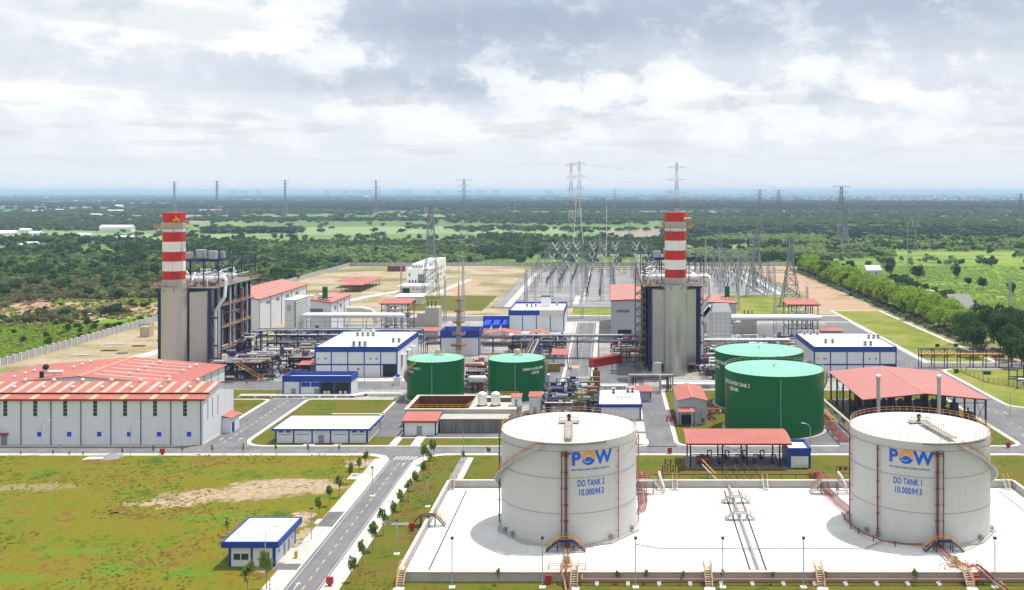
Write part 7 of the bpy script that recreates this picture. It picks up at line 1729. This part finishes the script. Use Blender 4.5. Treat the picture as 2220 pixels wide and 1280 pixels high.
# ridge shrubs between fence and tree line, tufts along the kerb
for k in range(420):
    yy=rnd.uniform(400,860); xx=153.5+rnd.random()**1.5*9; h=rnd.uniform(.5,1.7); near.append((xx,yy,h*.6,h*1.4,h,4 if rnd.random()<.3 else 1))
y=1420.
while y<2450:
    st=10+(y-1420)*.006; x=-.64*y
    while x<.44*y:
        xx=x+rnd.uniform(-5,5); yy=y+rnd.uniform(-5,5); px=CX+F*xx/yy; n1=nz(xx,yy*2.2,.0028,33); n2=nz(xx,yy,.02,39); p=.02; k=0
        if px<340: p=.03 if yy<1700 else (.85 if yy<2150 and n1>-.35 else .15)
        elif px<440: p=.03
        elif 440<px<655 and 1580<yy<1750: p=1; k=3
        elif px<1440: p=.012 if n1<.25 else .3
        elif px>1440: p=.95 if (yy<1780 and (px>1600 or yy>1500)) else (.9 if n1>.0 else .07); k=3 if yy<1780 else (1 if n2>-.05 else 0)
        if yy>2250: p=max(p,.3+.6*(n1>.0))
        if n2>.3 and p<.9: p*=.4
        if rnd.random()<p and inview(xx,yy): h=rnd.uniform(2.8,4.4); farp.append((xx,yy,h*.8-.3,h*2.0*(1+(yy-1420)/3500),h,1 if rnd.random()<.3 else k))
        x+=st
    y+=st*.9
y=2450.
while y<15000:
    st=y*.0062; x=-.64*y
    while x<.44*y:
        xx=x+rnd.uniform(-.5,.5)*st; yy=y+rnd.uniform(-.5,.5)*st; px=CX+F*xx/yy; n1=nz(xx,yy*1.6,.0011,43)+.5*nz(xx,yy*2,.004,7); 
        kk=0 if rnd.random()<.6 else 1; hh=rnd.uniform(3.5,6)
        if yy<3500: p=(.8 if n1>-.02 else .05) if px<1440 else (.5 if n1>-.1 else .2)
        elif yy<6300: p=.98 if (n1>.02 or px>520) else .04; kk=3; hh=rnd.uniform(5,9)
        else: p=(.75 if n1>.05 else .04) if px<1100 else .10
        if px>1440 and 2450<yy<3600: p*=.75
        if rnd.random()<p and inview(xx,yy): s=st*.62; vfar.append((xx,yy,2.5,s*1.2,hh,kk))
        x+=st
    y+=st*1.15
print('veg',len(near),len(mid),len(farp),len(vfar))
scatter('scrub_wood','dense scrub and young trees outside the left boundary wall','wood',HB,near,WM)
scatter('tree_belt','dark green tree belt behind the rear boundary wall','wood',MBs,mid,WM)
scatter('far_wood','far woods and hedges around the pale green fields','wood',LB,farp,[FARW,FARP,LEAFO,FARD,FARW])
scatter('distant_forest','blue distant forest reaching to the horizon','forest',LB,vfar,[FARW,FARP,LEAFO,FARD,FARW])
# low ground cover: weeds outside the wall
g=np.random.default_rng(3); 
pts=[]
for k in range(9000):
    yy=rnd.uniform(380,640); xx=rnd.uniform(-.62*yy,-231)
    if inview(xx,yy) and nz(xx,yy,.03,51)>-.35 and not (505<yy<606 and (xx>-335 or yy>560) and rnd.random()<.86): h=rnd.uniform(.4,1.1); pts.append((xx,yy,h*.3-.3,h*1.8,h,rnd.choice((4,4,1,1,2))))
scatter('weed_cover','rank green weeds outside the left boundary wall','weeds',[crown(60+k,3,9,.5,.6) for k in range(4)],pts,[LEAFW,LEAFB,LEAFO,LEAFD,LEAFB])
pts=[]
for k in range(5200):
    yy=rnd.uniform(160,254); xx=rnd.uniform(-150,-60)
    if inview(xx,yy) and nz(xx,yy,.06,61)>.02: h=rnd.uniform(.08,.20); pts.append((xx,yy,.12+h*.2,h*2.4,h,rnd.choice((0,1,2))))
for k in range(900):
    yy=rnd.uniform(158,252); xx=rnd.uniform(-43.5,-36.2)
    if inview(xx,yy) and nz(xx,yy,.09,61)>-.1: h=rnd.uniform(.08,.16); pts.append((xx,yy,.12+h*.2,h*2.2,h,rnd.choice((0,1,2))))
scatter('grass_tufts','coarse grass tufts over the front fields','grass',[crown(70+k,2,7,.5,.6) for k in range(4)],pts,[leafm('tuft_brown',(.22,.16,.05),(.28,.21,.06),(.33,.26,.08)),leafm('tuft_olive',(.20,.20,.03),(.28,.26,.04),(.34,.30,.07)),leafm('tuft_green',(.15,.22,.02),(.20,.28,.03),(.25,.33,.05))])
pts=[]
for k in range(9000):
    yy=rnd.uniform(420,900); xx=rnd.uniform(172,.44*yy)
    if inview(xx,yy): h=rnd.uniform(.2,.45); pts.append((xx,yy,h*.3-.3,h*4,h,rnd.choice((0,1,1))))
scatter('meadow_grass','tall rough meadow grass beyond the tree line on the right','grass',[crown(80+k,3,9,.5,.6) for k in range(4)],pts,[LEAFP,LEAFB])
# trees as things
def tree_proto(key,cat,leaf,seed,nq,q,h,w_,trunk_r,ct,lobes=9,limbs=5):
    g=random.Random(seed); m=MB(); m.cyl(0,0,0,ct,trunk_r,8,r2=trunk_r*.6)
    for k in range(limbs):
        a=g.uniform(0,6.28); r=w_*g.uniform(.25,.42); z0=ct*g.uniform(.7,1); m.bar((0,0,z0),(r*math.cos(a)*.5,r*math.sin(a)*.5,z0+(h-ct)*.3),trunk_r*.4,5); m.bar((r*math.cos(a)*.5,r*math.sin(a)*.5,z0+(h-ct)*.3),(r*math.cos(a),r*math.sin(a),z0+(h-ct)*.55),trunk_r*.25,5)
    V=crown(seed,lobes,nq,q/(w_/2),1.0); V=V*np.array([w_/2,w_/2,(h-ct)*.62]); V[:,2]+=ct+(h-ct)*.46
    bm=bpy.data.meshes.new('trunk'); bm.from_pydata(m.v,[],m.f); bm.materials.append(BARK); PROTO[key]=(bm,mesh_from(V,'crown',leaf)); return key
def plant(key,name,cat,x,y,label,group,s=1.0,rz=0.0,z=0):
    t=thing(name,label,cat,(x,y,z),group,rz=rz); tr=mkobj('trunk',PROTO[key][0],t); cr=mkobj('crown',PROTO[key][1],t); t.scale=(s*rnd.uniform(.9,1.1),s,s); return t
for k in range(4): tree_proto('bright%d'%k,'tree',LEAFB,100+k,1000,.45,11,12,.22,2.4)
for k in range(3): tree_proto('mid%d'%k,'tree',LEAF,130+k,900,.42,11,10.5,.25,2.6)
for k in range(3): tree_proto('dark%d'%k,'tree',LEAFD,110+k,1500,.45,15,13,.35,3)
for k in range(3): tree_proto('sap%d'%k,'tree',leafm('sapling_leaf',(.10,.16,.03),(.16,.23,.045),(.23,.30,.06)) if k==0 else MATS['sapling_leaf'],120+k,85,.2,4.7,1.9,.05,2.0,7,6)
tree_proto('bare','tree',MATS['sapling_leaf'],140,26,.16,4.6,1.7,.05,2.0,5,9)
i=0; y=462.; SR=['at the near end','in the middle stretch','at the far end']
while y<845:
    for row in range(2):
        x=159.5+row*7+rnd.uniform(-.8,.8); yy=y+rnd.uniform(-1.5,1.5)+row*4; dist=SR[0] if y<580 else SR[1] if y<710 else SR[2]
        kk=('bright%d'%(i%4)) if rnd.random()<.78 else 'mid%d'%(i%3)
        mark(plant(kk,'roadside_tree','tree',x,yy,'x','long line of bright trees on the right',rnd.uniform(.98,1.32),rnd.uniform(0,6)),'leafy trees in the %s half of the %s row'%('near' if y<640 else 'far','left' if row==0 else 'right'),'y'); i+=1
    y+=rnd.uniform(8.5,11)
for k,(x,y,s) in enumerate(((146,402,.85),(157,396,1.0),(168,402,1.05),(180,410,1.1),(150,418,.95),(162,420,1.05),(175,428,1.1),(188,432,1.15),(155,438,.9),(168,446,1.0),(182,452,1.0),(196,446,1.1),(150,378,.8),(160,372,1.0),(171,380,1.0),(148,358,.85),(158,352,.95),(200,462,1.0),(172,466,.95),(186,474,.9),(146,342,.8))):
    mark(plant('dark%d'%(k%3),'dark_tree','tree',x,y,'x','dark trees at the right edge',s,k*1.3),'big dark trees in the %s rank at the right edge'%('front' if y<400 else 'middle' if y<435 else 'rear'))
for k,(px,py,s,l) in enumerate(((1795,600,1.15,'big dark round tree behind the far end of the tree line'),(1730,590,.9,'dark tree at the far end of the tree line, behind the narrow white tower'),(1930,600,1.0,'dark tree beyond the white shed'),(1845,592,.7,'small dark tree between the two big round ones beyond the tree line'),(1990,610,.85,'dark tree on the left of the open green field'),(2075,605,.7,'lone dark tree in the open green field'),(2100,625,.5,'low dark bush-like tree in the open green field'),(2130,628,.55,'second low dark tree in the open green field'),(2195,640,.55,'small dark tree near the slim mast at far right'),(1019,575,.55,'small round dark tree right behind the rear wall beside the white office'))):
    x,y=G(px,py,-.3); plant('dark%d'%(k%3),'dark_tree','tree',x,y,l,None,s,k*2.1,-.3)
for k,(px,py,s) in enumerate(((205,718,.42),(188,712,.5),(150,722,.4),(233,716,.38),(100,735,.3),(50,745,.3),(258,712,.36))):
    x,y=G(px,py,-.3); plant('mid%d'%(k%3),'bush','bush',x,y,'round green bush in the weeds outside the left wall, %s from the left'%('sixth fifth third'.split()[k] if k<3 else ['seventh','second','first','eighth'][k-3]),'round bushes outside the wall',s,k*1.7,-.3)
sap=[(691,1124,1),(714,1097,1),(736,1079,1),(759,1049,1.1),(779,1030,.9),(792,1016,.9),(786,1225,1),(808,1194,1.25),(831,1160,1.1),(851,1134,1),(869,1109,1),(885,1085,1),(902,1064,1),(917,1041,1),(931,1018,1),(761,1262,1),(578,1278,1.4),(536,1290,1.2),(940,998,1.2),(918,1008,1.1)]
for k,(px,py,s) in enumerate(sap):
    x,y=G(px,py,.1); side='left' if x<-50.8 else 'right'
    if k in (16,17): lab='young tree in front of the small house at bottom left, %s'%('by its corner' if k==16 else 'nearer the bottom edge')
    else: lab='slender young trees on the %s side of the front road'%side
    o=plant('sap%d'%(k%3),'young_tree','tree',x,y,lab,'young trees along the front road',s,k*1.1,.1)
    if k not in (16,17): mark(o,lab,'y')
for k,(px,py,s) in enumerate(((492,1165,.85),(45,996,.5),(115,996,.55),(150,996,.45),(180,997,.5),(265,994,.6),(332,993,.7),(395,992,.7),(460,992,.7),(527,991,.75),(598,990,.75),(668,990,.7),(735,990,.75),(1060,992,.6),(1113-1113+1005,1003,.6),(1565,1262,.5),(1340,1266,.5),(1080,1268,.6),(1400+0,1265,.55),(1985,1268,.6),(1480,1268,.5),(1675,1266,.5),(1790,1268,.5))):
    x,y=G(px,py,.1); o=plant('bare' if k<13 else 'sap%d'%(k%3),'sapling','tree',x,y,'thin almost leafless sapling on the grass above the small house','thin saplings along the verges',s,k*1.9,.1)
    if k: mark(o,'thin bare saplings along the kerb opposite the warehouse and office' if k<13 else 'small saplings in the grass around the bund walls')
# ================================================================= HAZE
HZ=True
if HZ:
    hb=MB().box(-46000,46000,-500,60500,-1.5,97); ho=hb.build('haze',[]); ho['kind']='stuff'
    hm=bpy.data.materials.new('haze_volume'); hm.use_nodes=True; nt=hm.node_tree; nt.nodes.clear(); o_=nt.nodes.new('ShaderNodeOutputMaterial'); pv=nt.nodes.new('ShaderNodeVolumePrincipled')
    pv.inputs['Color'].default_value=(.53,.71,1.0,1); pv.inputs['Density'].default_value=HAZE_D; pv.inputs['Anisotropy'].default_value=0.0
    nt.links.new(pv.outputs[0],o_.inputs['Volume']); ho.data.materials.clear(); ho.data.materials.append(hm)

# ================================================================= LABELS OF REPEATS: count them off
ORD='first second third fourth fifth sixth seventh eighth ninth tenth eleventh twelfth thirteenth fourteenth fifteenth sixteenth seventeenth eighteenth nineteenth twentieth'.split()+['twenty-'+q for q in 'first second third fourth fifth sixth seventh eighth ninth'.split()]+['thirtieth']+['thirty-'+q for q in 'first second third fourth fifth sixth seventh eighth ninth'.split()]
for ph,(ax,lst) in MARKS.items():
    lst.sort(key=lambda o:(o.location[ax],o.location.x)); side=('from left','from front','from bottom')[ax]
    for i,o in enumerate(lst): o['label']='%s %s of %s'%(ORD[i],side,ph)
